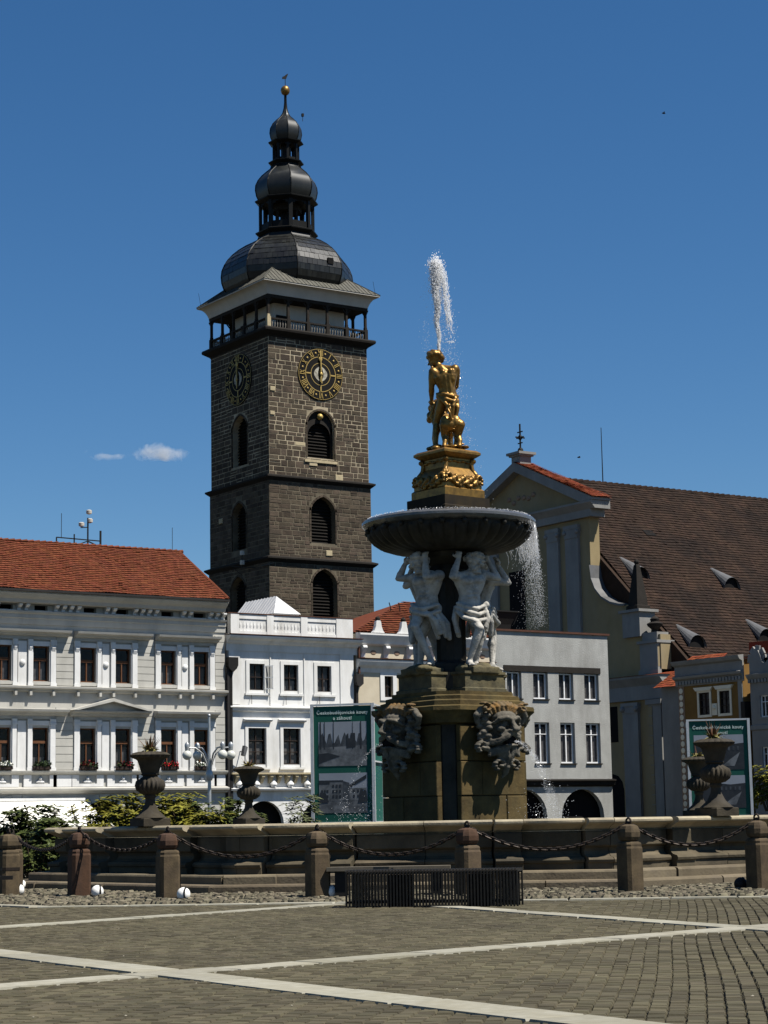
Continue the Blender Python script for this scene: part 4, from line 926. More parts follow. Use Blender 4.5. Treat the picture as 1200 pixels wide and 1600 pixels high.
for s in (-1, 1):
    for x0, x1 in ((3.1, 4.7), (5.35, 7.1)):
        a_, b_ = sorted((x0 * s, x1 * s))
        chp('pilaster', M['churchgrey'], lambda b: (b.box(a_ + .1, b_ - .1, -.22, 0, 12.2, 22.3)))
        chp('capital', M['churchgrey'], lambda b: (b.box(a_, b_, -.3, 0, 23.0, 23.3), b.prism_y([(a_ + .1, 22.3), (b_ - .1, 22.3), (b_ + .05, 23.0), (a_ - .05, 23.0)], -.27, 0), b.ball((a_ + .12, -.3, 22.75), .18, 8, 5), b.ball((b_ - .12, -.3, 22.75), .18, 8, 5)))
    # scroll of the gable with metal covering, obelisk and end plinth
    cur = [(x * s, z) for x, z in vol_curve()]; b = MB()
    for i in range(len(cur) - 1):
        (xa, za), (xb, zb) = cur[i], cur[i + 1]
        b.add([(xa, -.15, za + .06), (xb, -.15, zb + .06), (xb, 1.1, zb + .06), (xa, 1.1, za + .06), (xa, -.15, za - .1), (xb, -.15, zb - .1), (xb, 1.1, zb - .1), (xa, 1.1, za - .1)], [(0, 1, 2, 3), (4, 7, 6, 5), (0, 4, 5, 1), (2, 6, 7, 3), (1, 5, 6, 2), (0, 3, 7, 4)])
    fix(b.build('scroll_coping', M['sheet'], CH))
    xo = 12.85 * s
    chp('obelisk_plinth', M['churchgrey'], lambda b: (b.box(xo - .95, xo + .95, -.3, 1.2, 14.2, 16.0), b.box(xo - 1.15, xo + 1.15, -.5, 1.4, 16.0, 16.2)))
    chp('obelisk', M['string'], lambda b: (b.loft([[(xo - q, .45 - q, z), (xo + q, .45 - q, z), (xo + q, .45 + q, z), (xo - q, .45 + q, z)] for q, z in ((.62, 16.2), (.62, 16.5), (.5, 16.55), (.48, 17.0), (.16, 19.5), (.02, 19.7))]), b.ball((xo, .45, 19.75), .2, 8, 6)))
    xo2 = 14.6 * s
    chp('end_plinth', M['churchgrey'], lambda b: (b.box(xo2 - 1.05, xo2 + 1.05, -.35, 1.25, 11.3, 11.7), b.box(xo2 - .95, xo2 + .95, -.25, 1.15, 11.7, 13.6), b.box(xo2 - 1.1, xo2 + 1.1, -.4, 1.3, 13.6, 13.8), b.box(xo2 - .8, xo2 + .8, -.1, 1.0, 13.8, 14.4)))
    chp('plinth_panel', M['church'], lambda b: (b.box(xo2 - .96, xo2 + .96, -.22, 1.12, 11.9, 13.4)))
    chp('end_urn', M['string'], lambda b: b.lathe([(.3, 14.4), (.2, 14.6), (.55, 14.9), (.6, 15.05), (.3, 15.2), (.35, 15.4), (.1, 15.6)], 10, c=(xo2, .45, 0)), 50)
    # lower order
    for x0, x1 in ((11.5, 13.15),):
        a_, b_ = sorted((x0 * s, x1 * s))
        chp('pilaster', M['churchgrey'], lambda b: (b.box(a_, b_, -.25, 0, 0, 8.7)))
        chp('capital', M['churchgrey'], lambda b: (b.box(a_ - .1, b_ + .1, -.35, 0, 9.2, 9.45), b.prism_y([(a_, 8.7), (b_, 8.7), (b_ + .15, 9.2), (a_ - .15, 9.2)], -.3, 0), b.ball((a_ + .1, -.33, 9.0), .22, 8, 5), b.ball((b_ - .1, -.33, 9.0), .22, 8, 5)))
chp('mid_cornice', M['churchgrey'], lambda b: (b.prism_x([(-.75, 11.3), (-.75, 11.15), (-.3, 10.6), (1.3, 10.6), (1.3, 11.3)], -16.2, 16.2), b.box(-15.9, 15.9, -.3, 1.0, 9.6, 10.6)))
chp('mid_cornice_tiles', M['orangetile'], lambda b: b.prism_x([(-.82, 11.3), (.9, 11.3), (.9, 11.55)], -16.3, 16.3))
# south-west corner: quoined buttress and white pilaster on the sunny return
chp('corner_pier', M['churchgrey'], lambda b: (b.box(14.45, 15.75, -.32, 1.25, 0, 9.2), b.box(14.3, 15.95, -.5, 1.45, 9.2, 9.55)))
for i in range(13): chp('quoin', M['church'], lambda b: (b.box(14.4 - (.12 if i % 2 else 0), 14.85, -.36, 0, i * .7 + .03, i * .7 + .66)))
chp('pier_cap', M['churchgrey'], lambda b: (b.box(15.0, 17.2, -.2, 1.6, 9.9, 10.15), b.box(15.1, 17.0, -.1, 1.5, 9.55, 9.9)))
# side (south) wall and roof
chp('side_wall', M['church'], lambda b: b.box(15.6, 17.0, 1.3, 60, 0, 12.0))
chp('rear_body', M['church'], lambda b: b.box(-16, 15.55, .96, 60, 0, 12.0))
slope_tiles('roof', M['browntile'], 0, 17.4, 1.3, 62, 28.15, 12.2, .36, .26, .07)
chp('north_roof', M['browntile'], lambda b: b.quad((0, 1.0, 28.13), (0, 62, 28.13), (-17.4, 62, 12.2), (-17.4, 1.0, 12.2)))
chp('gable_rear', M['browntile'], lambda b: b.prism_y([(-17.3, 11.5), (17.3, 11.5), (17.3, 12.25), (0, 28.1), (-17.3, 12.25)], .96, 1.25))
for i in range(60):
    b = MB(); y = 1.3 + i * .62; b.tube([(0, y, 28.15), (0, y + .6, 28.2)], [.14, .18], 6); b.build('ridge_tile', M['browntile'], CH)
# eyebrow dormers: position along the ridge direction, distance south of the ridge
slp = (28.15 - 12.2) / 17.4
def dormer(yd, xs, w=.85, ln=2.1):
    z = 28.15 - slp * xs                      # foot of the opening
    x1 = xs; x0 = xs - ln; zt = z + .95
    n = 10; arc = [(yd + w * cos(pi - pi * i / n), zt - .95 + .95 * sin(pi * i / n)) for i in range(n + 1)]
    zb = 28.15 - slp * x0 + .05
    b = MB()
    for i in range(n):
        (ya, za), (yb, zb_) = arc[i], arc[i + 1]
        t = lambda y: yd + (y - yd) * .15
        b.quad((x1 + .25, ya, za), (x1 + .25, yb, zb_), (x0, t(yb), zb), (x0, t(ya), zb))
    d = b.build('dormer', M['sheet'], CH)
    f = MB(); f.add([(x1 + .02, y, z_) for y, z_ in arc], [tuple(range(n + 1))]); f.build('opening', M['void'], d)
for yd, xs in ((3.1, 10.1), (12.0, 10.5), (1.9 + .9, 16.3), (10.6, 15.4)): dormer(yd, xs)
chp('roof_hatch', M['void'], lambda b: b.obox(Matrix.Translation((5.3, 8.5, 28.15 - slp * 5.3 + .1)) @ Matrix.Rotation(math.atan(slp), 4, 'Y'), .35, .5, .05))
# west front openings
for s in (-1, 1):
    chp('window_recess', M['void'], lambda b: b.box(9.7 * s - .95, 9.7 * s + .95, -.02, .3, 6.7, 9.3)); chp('window_recess', M['void'], lambda b: b.prism_y([(x + 9.9 * s, z) for x, z in [(-1.2, 0), (1.2, 0), (1.2, 3.2)] + [(1.2 * cos(t * pi / 6), 3.2 + 1.2 * sin(t * pi / 6)) for t in range(1, 6)] + [(-1.2, 3.2)]], -.03, .3))
chp('tall_window', M['void'], lambda b: b.box(-1.9, .1, -.03, .2, 13.0, 20.6))
RD = thing('lightning_rod', (105.4, 124.3, 28.2), 'tall thin rod rising from the brown church ridge', 'rod'); b = MB(); b.tube([(0, 0, 0), (0, 0, 4.6)], [.05, .03], 5); b.build('rod', M['black'], RD)

# ------------------------------------------------------------------ ochre house (east side of the square)
H5 = thing('ochre_house', (90, 96.2, 0), 'ochre house with sgraffito corner strip behind the right poster pillar', 'house', rotz=-pi / 2)
# local x towards south: N 99.3 -> x=-3.1 ; N 92.9 -> x=3.3
W5 = [(-1.1, -.12), (.8, 1.75)]
body(H5, -3.05, 2.95, 11.0, 9, [(a, b, 7.67, 9.1) for a, b in W5] + [(a, b, 4.2, 5.9) for a, b in W5], M['ochre'], rd=.2)
for a, b_ in W5:
    for z0, z1 in ((7.67, 9.1), (4.2, 5.9)):
        window(H5, a, b_, z0, z1, .12, M['darkframe'], 2, (.36, .68), .05, curtain=.95)
        part(H5, 'window_surround', M['creamtrim'], lambda b: (b.box(a - .16, a, -.05, 0, z0 - .16, z1), b.box(b_, b_ + .16, -.05, 0, z0 - .16, z1), b.box(a, b_, -.05, 0, z0 - .16, z0), b.box(a - .16, b_ + .16, -.06, 0, z1, z1 + .12), b.prism_y([(a - .2, z1 + .12), (b_ + .2, z1 + .12), (b_ + .4, z1 + .35), (a - .4, z1 + .35)], -.15, 0)))
part(H5, 'relief', M['creamtrim'], lambda b: (b.box(.1, .55, -.06, 0, 7.6, 8.35), b.ball((.33, -.06, 8.1), .16, 8, 5)))
part(H5, 'cornice', M['churchgrey'], lambda b: (profile_x(b, -3.25, 3.1, [(.06, 9.62), (.1, 10.0), (.3, 10.1), (.36, 10.25), (.1, 10.32), (.1, 10.9), (.32, 11.0), (.42, 11.15), (.46, 11.25), (.0, 11.3)])))
DN = MB(); DN.box(-.09, .09, -.2, 0, 9.72, 9.94); DNm = DN.mesh('dentil', M['churchgrey'])
for i in range(21): link('dentil', DNm, H5, (-2.95 + i * .29, 0, 0))
boxpart(H5, 'corner_strip', M['churchgrey'], 2.55, 2.93, -.06, 0, 0, 9.62)
part(H5, 'sgraffito_strip', M['sgraf'], lambda b: b.box(-3.04, -2.5, -.03, 0, 0, 9.62))
for i in range(22): part(H5, 'sgraffito_rosette', M['creamtrim'], lambda b: b.lathe([(.17, 0), (.19, .03), (.1, .05)], 8, c=(0, 0, 0))).matrix_local = Matrix.Translation((-2.77, -.03, .3 + i * .43)) @ Matrix.Rotation(pi / 2, 4, 'X')
boxpart(H5, 'band', M['churchgrey'], -3.05, 2.5, -.06, 0, 7.0, 7.2)
part(H5, 'balcony_door', M['black'], lambda b: b.box(2.94, 3.3, -.25, .3, 6.9, 8.3))
gable_slope(H5, M['orangetile'], -3.2, 3.1, (.3, 11.0), (4.5, 11.5), pitch=.3, tw=.24)
part(H5, 'dormer_roof', M['orangetile'], lambda b: (b.prism_y([(1.6, 11.0), (6.5, 11.0), (6.5, 12.15), (1.6, 12.25)], 2.0, 2.3)))
# small roof between church corner and ochre house
H6 = thing('low_annex', (93.5, 103.2, 0), 'low annex with orange tiled lean-to roof against the church corner', 'annex', rotz=-pi / 2)
boxpart(H6, 'wall', M['churchgrey'], -3.0, 3.8, 1.2, 9, 0, 10.2)
gable_slope(H6, M['orangetile'], -3.1, 1.6, (.6, 10.1), (4.4, 12.4), pitch=.3, tw=.24, hipR=1.2)
part(H6, 'skylight', M['void'], lambda b: b.obox(Matrix.Translation((.5, 2.2, 11.15)) @ Matrix.Rotation(math.atan(3.3 / 5.4), 4, 'X'), .45, .5, .06))

# ------------------------------------------------------------------ white house at the right edge
H7 = thing('scrolled_house', (90, 88.0, 0), 'grey-white house with a scrolled gable at the right edge', 'house', rotz=-pi / 2)
W7 = [(-3.75, -3.05), (-1.6, -.9), (1.2, 1.9)]
body(H7, -4.6, 6, 10.0, 9, [(a, b, 7.25, 8.6) for a, b in W7] + [(a, b, 3.95, 5.4) for a, b in W7], M['churchgrey'], rd=.2)
for a, b_ in W7:
    for z0, z1 in ((7.25, 8.6), (3.95, 5.4)):
        window(H7, a, b_, z0, z1, .12, M['whiteframe'], 2, (.7,), .07, curtain=.9)
        part(H7, 'window_surround', M['churchgrey'], lambda b: (b.box(a - .18, a, -.05, 0, z0 - .12, z1 + .18), b.box(b_, b_ + .18, -.05, 0, z0 - .12, z1 + .18), b.box(a, b_, -.05, 0, z1, z1 + .18), b.box(a, b_, -.05, 0, z0 - .12, z0)))
part(H7, 'cornice', M['churchgrey'], lambda b: profile_x(b, -4.65, 6, [(.05, 9.55), (.2, 9.7), (.3, 9.85), (.34, 9.95), (.0, 10.0)]))
for i in range(36): link('dentil', DNm, H7, (-4.5 + i * .29, 0, -.3))
part(H7, 'band', M['churchgrey'], lambda b: profile_x(b, -4.62, 6, [(.03, 6.45), (.1, 6.5), (.1, 6.75), (.02, 6.8)]))
sc_ = [(-4.6, 10.0), (-4.6, 10.7), (-4.5, 11.2), (-4.15, 11.5), (-3.8, 11.45), (-3.6, 11.1), (-3.5, 10.75), (-3.3, 10.6), (-3.0, 10.7), (-2.7, 11.2), (-2.2, 11.9), (-1.2, 12.4), (0, 12.6), (1.2, 12.4), (2.2, 11.9), (2.8, 11.0), (3.4, 10.0)]
part(H7, 'scrolled_gable', M['churchgrey'], lambda b: b.prism_y(sc_[::-1], 0, .4))
part(H7, 'gable_coping', M['churchgrey'], lambda b: [b.bar((sc_[i][0], .2, sc_[i][1]), (sc_[i + 1][0], .2, sc_[i + 1][1]), .6, .14, up=(0, 1, 0)) for i in range(1, len(sc_) - 1)])
gable_slope(H7, M['orangetile'], -4.6, 6, (.6, 10.0), (4.5, 11.6), pitch=.3, tw=.24)
# ------------------------------------------------------------------ fountain materials
M['basin'] = mat('basin stone', (0.105, 0.086, 0.056), (0.05, 0.042, 0.028), scale=1.6, contrast=1.3, island=0.15, bump=0.5, bscale=22, dirt=(0.05, 0.045, 0.035), dirt_amt=0.75, dscale=1.0, streak=1)
M['step'] = mat('step stone', (0.15, 0.122, 0.08), (0.085, 0.069, 0.047), scale=2, island=0.18, bump=0.5, bscale=20, dirt=(0.09, 0.075, 0.06), dirt_amt=0.6, dscale=1.2)
M['rim'] = mat('rim stone', (0.36, 0.31, 0.215), (0.23, 0.198, 0.138), scale=2, island=0.15, bump=0.4, bscale=25, dirt=(0.12, 0.105, 0.08), dirt_amt=0.65, dscale=1.4)
M['pillar'] = mat('mossy sandstone', (0.1, 0.071, 0.028), (0.043, 0.031, 0.014), scale=2.2, contrast=1.3, island=0.12, bump=0.5, bscale=18, dirt=(0.05, 0.045, 0.025), dirt_amt=0.85, dscale=1.4, streak=1)
M['statue'] = mat('weathered marble', (0.45, 0.43, 0.385), (0.3, 0.285, 0.255), scale=5, contrast=1.2, bump=0.35, bscale=35, dirt=(0.09, 0.085, 0.07), dirt_amt=0.8, dscale=3.5)
M['plinthstone'] = mat('lichened plinth', (0.115, 0.097, 0.052), (0.05, 0.044, 0.027), scale=4, contrast=1.5, bump=0.6, bscale=18, dirt=(0.06, 0.06, 0.045), dirt_amt=0.8, dscale=2.5)
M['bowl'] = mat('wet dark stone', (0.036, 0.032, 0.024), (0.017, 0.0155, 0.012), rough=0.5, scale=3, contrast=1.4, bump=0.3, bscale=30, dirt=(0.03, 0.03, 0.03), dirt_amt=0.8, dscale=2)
M['wetrim'] = mat('wet bowl lip', (0.09, 0.09, 0.09), (0.05, 0.05, 0.05), rough=0.16, scale=4, bump=0.5, bscale=14, spec=0.6)
M['stain'] = mat('ochre stained stone', (0.14, 0.078, 0.026), (0.1, 0.085, 0.06), scale=7, contrast=1.5, bump=0.5, bscale=30, dirt=(0.1, 0.07, 0.03), dirt_amt=0.7, dscale=4)
M['urn'] = mat('urn stone', (0.05, 0.042, 0.029), (0.027, 0.023, 0.017), scale=4, contrast=1.3, bump=0.5, bscale=30, dirt=(0.05, 0.045, 0.04), dirt_amt=0.8, dscale=2.2)
M['blackslab'] = mat('black plinth', (0.014, 0.012, 0.01), (0.03, 0.022, 0.012), rough=0.8, scale=4, spec=0.1)
wm = bpy.data.materials.new('pool water'); wm.use_nodes = True
_b = wm.node_tree.nodes['Principled BSDF']; _b.inputs['Base Color'].default_value = (0.02, 0.035, 0.035, 1); _b.inputs['Roughness'].default_value = 0.04; _b.inputs['IOR'].default_value = 1.33
_n = wm.node_tree.nodes.new('ShaderNodeTexNoise'); _n.inputs['Scale'].default_value = 5; _n.inputs['Detail'].default_value = 4
_bp = wm.node_tree.nodes.new('ShaderNodeBump'); _bp.inputs['Strength'].default_value = 0.6; _bp.inputs['Distance'].default_value = 0.05
wm.node_tree.links.new(_n.outputs[0], _bp.inputs['Height']); wm.node_tree.links.new(_bp.outputs[0], _b.inputs['Normal'])
M['water'] = wm
def spray_mat(name, white, transp):
    m = bpy.data.materials.new(name); m.use_nodes = True; nt = m.node_tree; N = nt.nodes; L = nt.links; N.clear()
    o = N.new('ShaderNodeOutputMaterial'); d = N.new('ShaderNodeBsdfDiffuse'); d.inputs[0].default_value = (white, white, white, 1)
    t = N.new('ShaderNodeBsdfTranslucent'); t.inputs[0].default_value = (white, white, white, 1)
    g_ = N.new('ShaderNodeBsdfGlossy'); g_.inputs['Roughness'].default_value = 0.15
    x = N.new('ShaderNodeBsdfTransparent')
    a = N.new('ShaderNodeMixShader'); a.inputs[0].default_value = 0.6; L.new(d.outputs[0], a.inputs[1]); L.new(t.outputs[0], a.inputs[2])
    c = N.new('ShaderNodeMixShader'); c.inputs[0].default_value = 0.1; L.new(a.outputs[0], c.inputs[1]); L.new(g_.outputs[0], c.inputs[2])
    e = N.new('ShaderNodeMixShader'); e.inputs[0].default_value = transp; L.new(c.outputs[0], e.inputs[1]); L.new(x.outputs[0], e.inputs[2])
    L.new(e.outputs[0], o.inputs[0]); return m
M['spray'] = spray_mat('white spray', 0.98, 0.3)
M['drops'] = spray_mat('thin spray', 0.85, 0.55)

# ------------------------------------------------------------------ basin
FT = thing('fountain', (FC.x, FC.y, 0), 'large octagonal stone fountain with figure-borne bowl and central pillar', 'fountain', rotz=FROT)
rf = random.Random(8)
AP = 7.3; HL = AP * math.tan(pi / 8)
half = [(0.0, -.2), (.4, -.17), (.8, -.1), (1.13, 0.0), (1.15, .15), (1.6, .15), (1.62, 0.0), (1.7, 0.0), (1.9, .08), (2.15, .12), (2.4, .08), (2.55, 0.0), (2.6, 0.0), (2.62, .12), (HL, .12)]
plan = [(-t, o) for t, o in half[::-1]] + half[1:]
SEG = [(-HL, -2.62), (-2.6, -1.62), (-1.6, -1.15), (-1.13, 0.0), (0.0, 1.13), (1.15, 1.6), (1.62, 2.6), (2.62, HL)]
def side_pt(k, t, o, z):
    a = k * pi / 4; r_ = AP + o; tt = t * r_ / AP
    return Vector((r_ * cos(a) - tt * sin(a), r_ * sin(a) + tt * cos(a), z))
def strip(k, t0, t1, prof, name, m, gap=.006):
    pts = [(t, o) for t, o in plan if t0 - 1e-6 <= t <= t1 + 1e-6]
    if abs(pts[0][0] - t0) > 1e-6: pts.insert(0, (t0, pts[0][1]))
    b = MB(); n = len(prof); rings = []
    for i, (t, o) in enumerate(pts):
        if i == 0: t += gap
        if i == len(pts) - 1: t -= gap
        rings.append([side_pt(k, t, o * om + po, z) for po, z, om in prof])
    b.loft(rings); ob = b.build(name, m, FT); fix(ob)
    ob.data.polygons.foreach_set('use_smooth', [True] * len(ob.data.polygons)); ob.data.set_sharp_from_angle(angle=R(22)); return ob
WP = [(.16, .3, 1), (.16, .4, 1), (.19, .415, 1), (.2, .455, 1), (.17, .49, 1), (.06, .51, 1), (.0, .55, 1), (-.02, .6, 1), (.0, .65, 1), (.05, .67, 1), (.07, .69, 1), (.07, .9, 1), (.05, .93, 1), (-.3, .93, 0), (-.3, .3, 0)]
RP = [(.0, .935, 1), (.03, .955, 1), (.08, .985, 1), (.15, 1.02, 1), (.21, 1.035, 1), (.25, 1.045, .9), (.275, 1.07, .9), (.275, 1.1, .9), (.25, 1.125, .9), (.2, 1.135, .9), (-.36, 1.135, 0), (-.36, .935, 0)]
for k in range(8):
    for t0, t1 in SEG:
        strip(k, t0, t1, WP, 'wall_block', M['basin']); strip(k, t0, t1, RP, 'rim_stone', M['rim'])
    # two steps, stones of uneven length
    for lvl, (ap, z0, z1, dep) in enumerate(((8.38, -.02, .15, .6), (7.96, .15, .3, .5))):
        cuts = [-1.0] + sorted(rf.uniform(-.75, .75) for _ in range(3)) + [1.0]
        for c0, c1 in zip(cuts, cuts[1:]):
            b = MB(); hl0 = ap * math.tan(pi / 8); hl1 = (ap - dep) * math.tan(pi / 8); jit = rf.uniform(-.03, .05); a = k * pi / 4; ed = .035
            def P(r_, t, z): return Vector((r_ * cos(a) - t * sin(a), r_ * sin(a) + t * cos(a), z))
            e = .008
            prof = [(ap + jit, z0, hl0), (ap + jit, z1 - ed, hl0), (ap + jit - ed * .5, z1 - .008, hl0), (ap + jit - ed * 1.3, z1, hl0), (ap - dep, z1, hl1), (ap - dep, z0, hl1)]
            b.loft([[P(r_, c0 * h_ + e, z) for r_, z, h_ in prof], [P(r_, c1 * h_ - e, z) for r_, z, h_ in prof]]); fix(b.build('step_stone', M['step'], FT))
# basin floor and water
b = MB(); b.prism_z(octo(7.25), 0.2, 0.34); b.build('basin_floor', M['basin'], FT)
W0 = MB(); W0.add([(p[0], p[1], .93) for p in octo(7.0)], [tuple(range(8))]); pool = W0.build('water', M['water'], None, loc=(FC.x, FC.y, 0), rot=(0, 0, FROT)); tag(pool, kind='structure')

# ------------------------------------------------------------------ pillar
def chsq(h, c, z): return [(-h + c, -h, z), (h - c, -h, z), (h, -h + c, z), (h, h - c, z), (h - c, h, z), (-h + c, h, z), (-h, h - c, z), (-h, -h + c, z)]
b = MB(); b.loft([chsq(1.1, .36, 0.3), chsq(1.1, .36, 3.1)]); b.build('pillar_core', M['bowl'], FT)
for q in range(4):
    rz = q * pi / 2
    zc = [.34, .95, 1.62, 2.3, 3.02]
    for i in range(4):
        cuts = [-.87, (-.2, .35, -.3, .2)[(i + q) % 4], .87]
        for x0, x1 in zip(cuts, cuts[1:]):
            bl = MB(); e = .008; y = -1.2 + rf.uniform(-.012, .012)
            bl.loft([[(x0 + e, -1.08, zc[i] + e), (x1 - e, -1.08, zc[i] + e), (x1 - e, -1.08, zc[i + 1] - e), (x0 + e, -1.08, zc[i + 1] - e)],
                     [(x0 + e, y + .012, zc[i] + e), (x1 - e, y + .012, zc[i] + e), (x1 - e, y + .012, zc[i + 1] - e), (x0 + e, y + .012, zc[i + 1] - e)],
                     [(x0 + e + .012, y, zc[i] + e + .012), (x1 - e - .012, y, zc[i] + e + .012), (x1 - e - .012, y, zc[i + 1] - e - .012), (x0 + e + .012, y, zc[i + 1] - e - .012)]])
            fix(bl.build('pillar_block', M['pillar'], FT, rot=(0, 0, rz)))
    # slim pilaster in each cut corner
    p = MB(); p.obox(Matrix.Rotation(rz + pi / 4, 4, 'Z') @ Matrix.Translation((0, -1.29, 1.7)), .13, .05, 1.35); p.build('corner_pilaster', M['bowl'], FT)
b = MB(); b.loft([chsq(h, c, z) for h, c, z in ((1.1, .33, 3.02), (1.22, .34, 3.06), (1.24, .34, 3.14), (1.3, .36, 3.24), (1.36, .38, 3.3), (1.36, .38, 3.38), (1.22, .36, 3.41), (1.22, .36, 3.5), (1.14, .36, 3.53), (1.14, .36, 3.6), (1.04, .34, 3.63), (1.04, .34, 3.7))]); b.build('pillar_cornice', M['pillar'], FT)
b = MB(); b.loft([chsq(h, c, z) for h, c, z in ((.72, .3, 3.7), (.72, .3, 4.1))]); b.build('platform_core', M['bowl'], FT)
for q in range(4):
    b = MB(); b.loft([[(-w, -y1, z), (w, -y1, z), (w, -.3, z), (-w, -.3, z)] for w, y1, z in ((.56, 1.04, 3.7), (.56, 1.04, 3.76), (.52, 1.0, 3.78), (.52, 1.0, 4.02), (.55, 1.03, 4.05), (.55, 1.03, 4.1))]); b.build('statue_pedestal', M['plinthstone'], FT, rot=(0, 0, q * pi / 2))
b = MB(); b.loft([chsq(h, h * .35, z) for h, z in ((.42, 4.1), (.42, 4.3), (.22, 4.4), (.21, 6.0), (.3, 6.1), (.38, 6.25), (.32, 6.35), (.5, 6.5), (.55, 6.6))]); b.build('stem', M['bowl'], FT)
for q in range(4):
    p = MB(); p.obox(Matrix.Rotation(q * pi / 2 + pi / 4, 4, 'Z') @ Matrix.Translation((0, -.25, 5.2)), .08, .05, .85); p.build('stem_pilaster', M['bowl'], FT)
for q in range(4):
    a = q * pi / 2; c = (.8 * sin(a), -.8 * cos(a))
    s = Sculpt()
    for i in range(9): s.ell((rf.uniform(-.28, .28), rf.uniform(-.2, .2), rf.uniform(.02, .12)), (rf.uniform(.1, .22), rf.uniform(.1, .2), rf.uniform(.06, .13)))
    s.mb.box(-.36, .36, -.28, .28, -.05, .1)
    s.build('rocky_base', M['plinthstone'], FT, voxel=.03, it=2, loc=(c[0], c[1], 4.1), rot=(0, 0, a), disp=.04, dscale=.12)

# bowl with gadroons
gad = lambda k, a: 1.0
n = 160
def bmod(k, a):
    amp = BP[k][2]; return 1 + amp * (abs(sin(a * 20)) - .6)
BDZ = -.13
BP = [(.5, 6.74, 0), (.9, 6.75, .03), (1.16, 6.8, .05), (1.36, 6.87, .06), (1.5, 6.97, .06), (1.585, 7.07, .06), (1.62, 7.16, .05), (1.6, 7.22, .01), (1.6, 7.25, 0)]
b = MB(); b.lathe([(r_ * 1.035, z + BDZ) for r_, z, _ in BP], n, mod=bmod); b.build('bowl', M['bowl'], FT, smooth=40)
b = MB(); b.lathe([(1.6, 7.24), (1.7, 7.25), (1.76, 7.28), (1.81, 7.33), (1.81, 7.38), (1.77, 7.42), (1.7, 7.44), (1.5, 7.42), (1.35, 7.35)], 96, c=(0, 0, BDZ), cap=False); b.build('bowl_lip', M['wetrim'], FT, smooth=40)
b = MB(); b.lathe([(.0, 7.4), (1.6, 7.405)], 48, c=(0, 0, BDZ), cap=False); b.build('bowl_water', M['water'], FT)
# little nozzles on the lip
for k in range(24):
    a = 2 * pi * k / 24; b = MB(); b.ball((1.71 * cos(a), 1.71 * sin(a), 7.2 + BDZ), .055, 7, 5); b.build('bead', M['bowl'], FT, smooth=60)

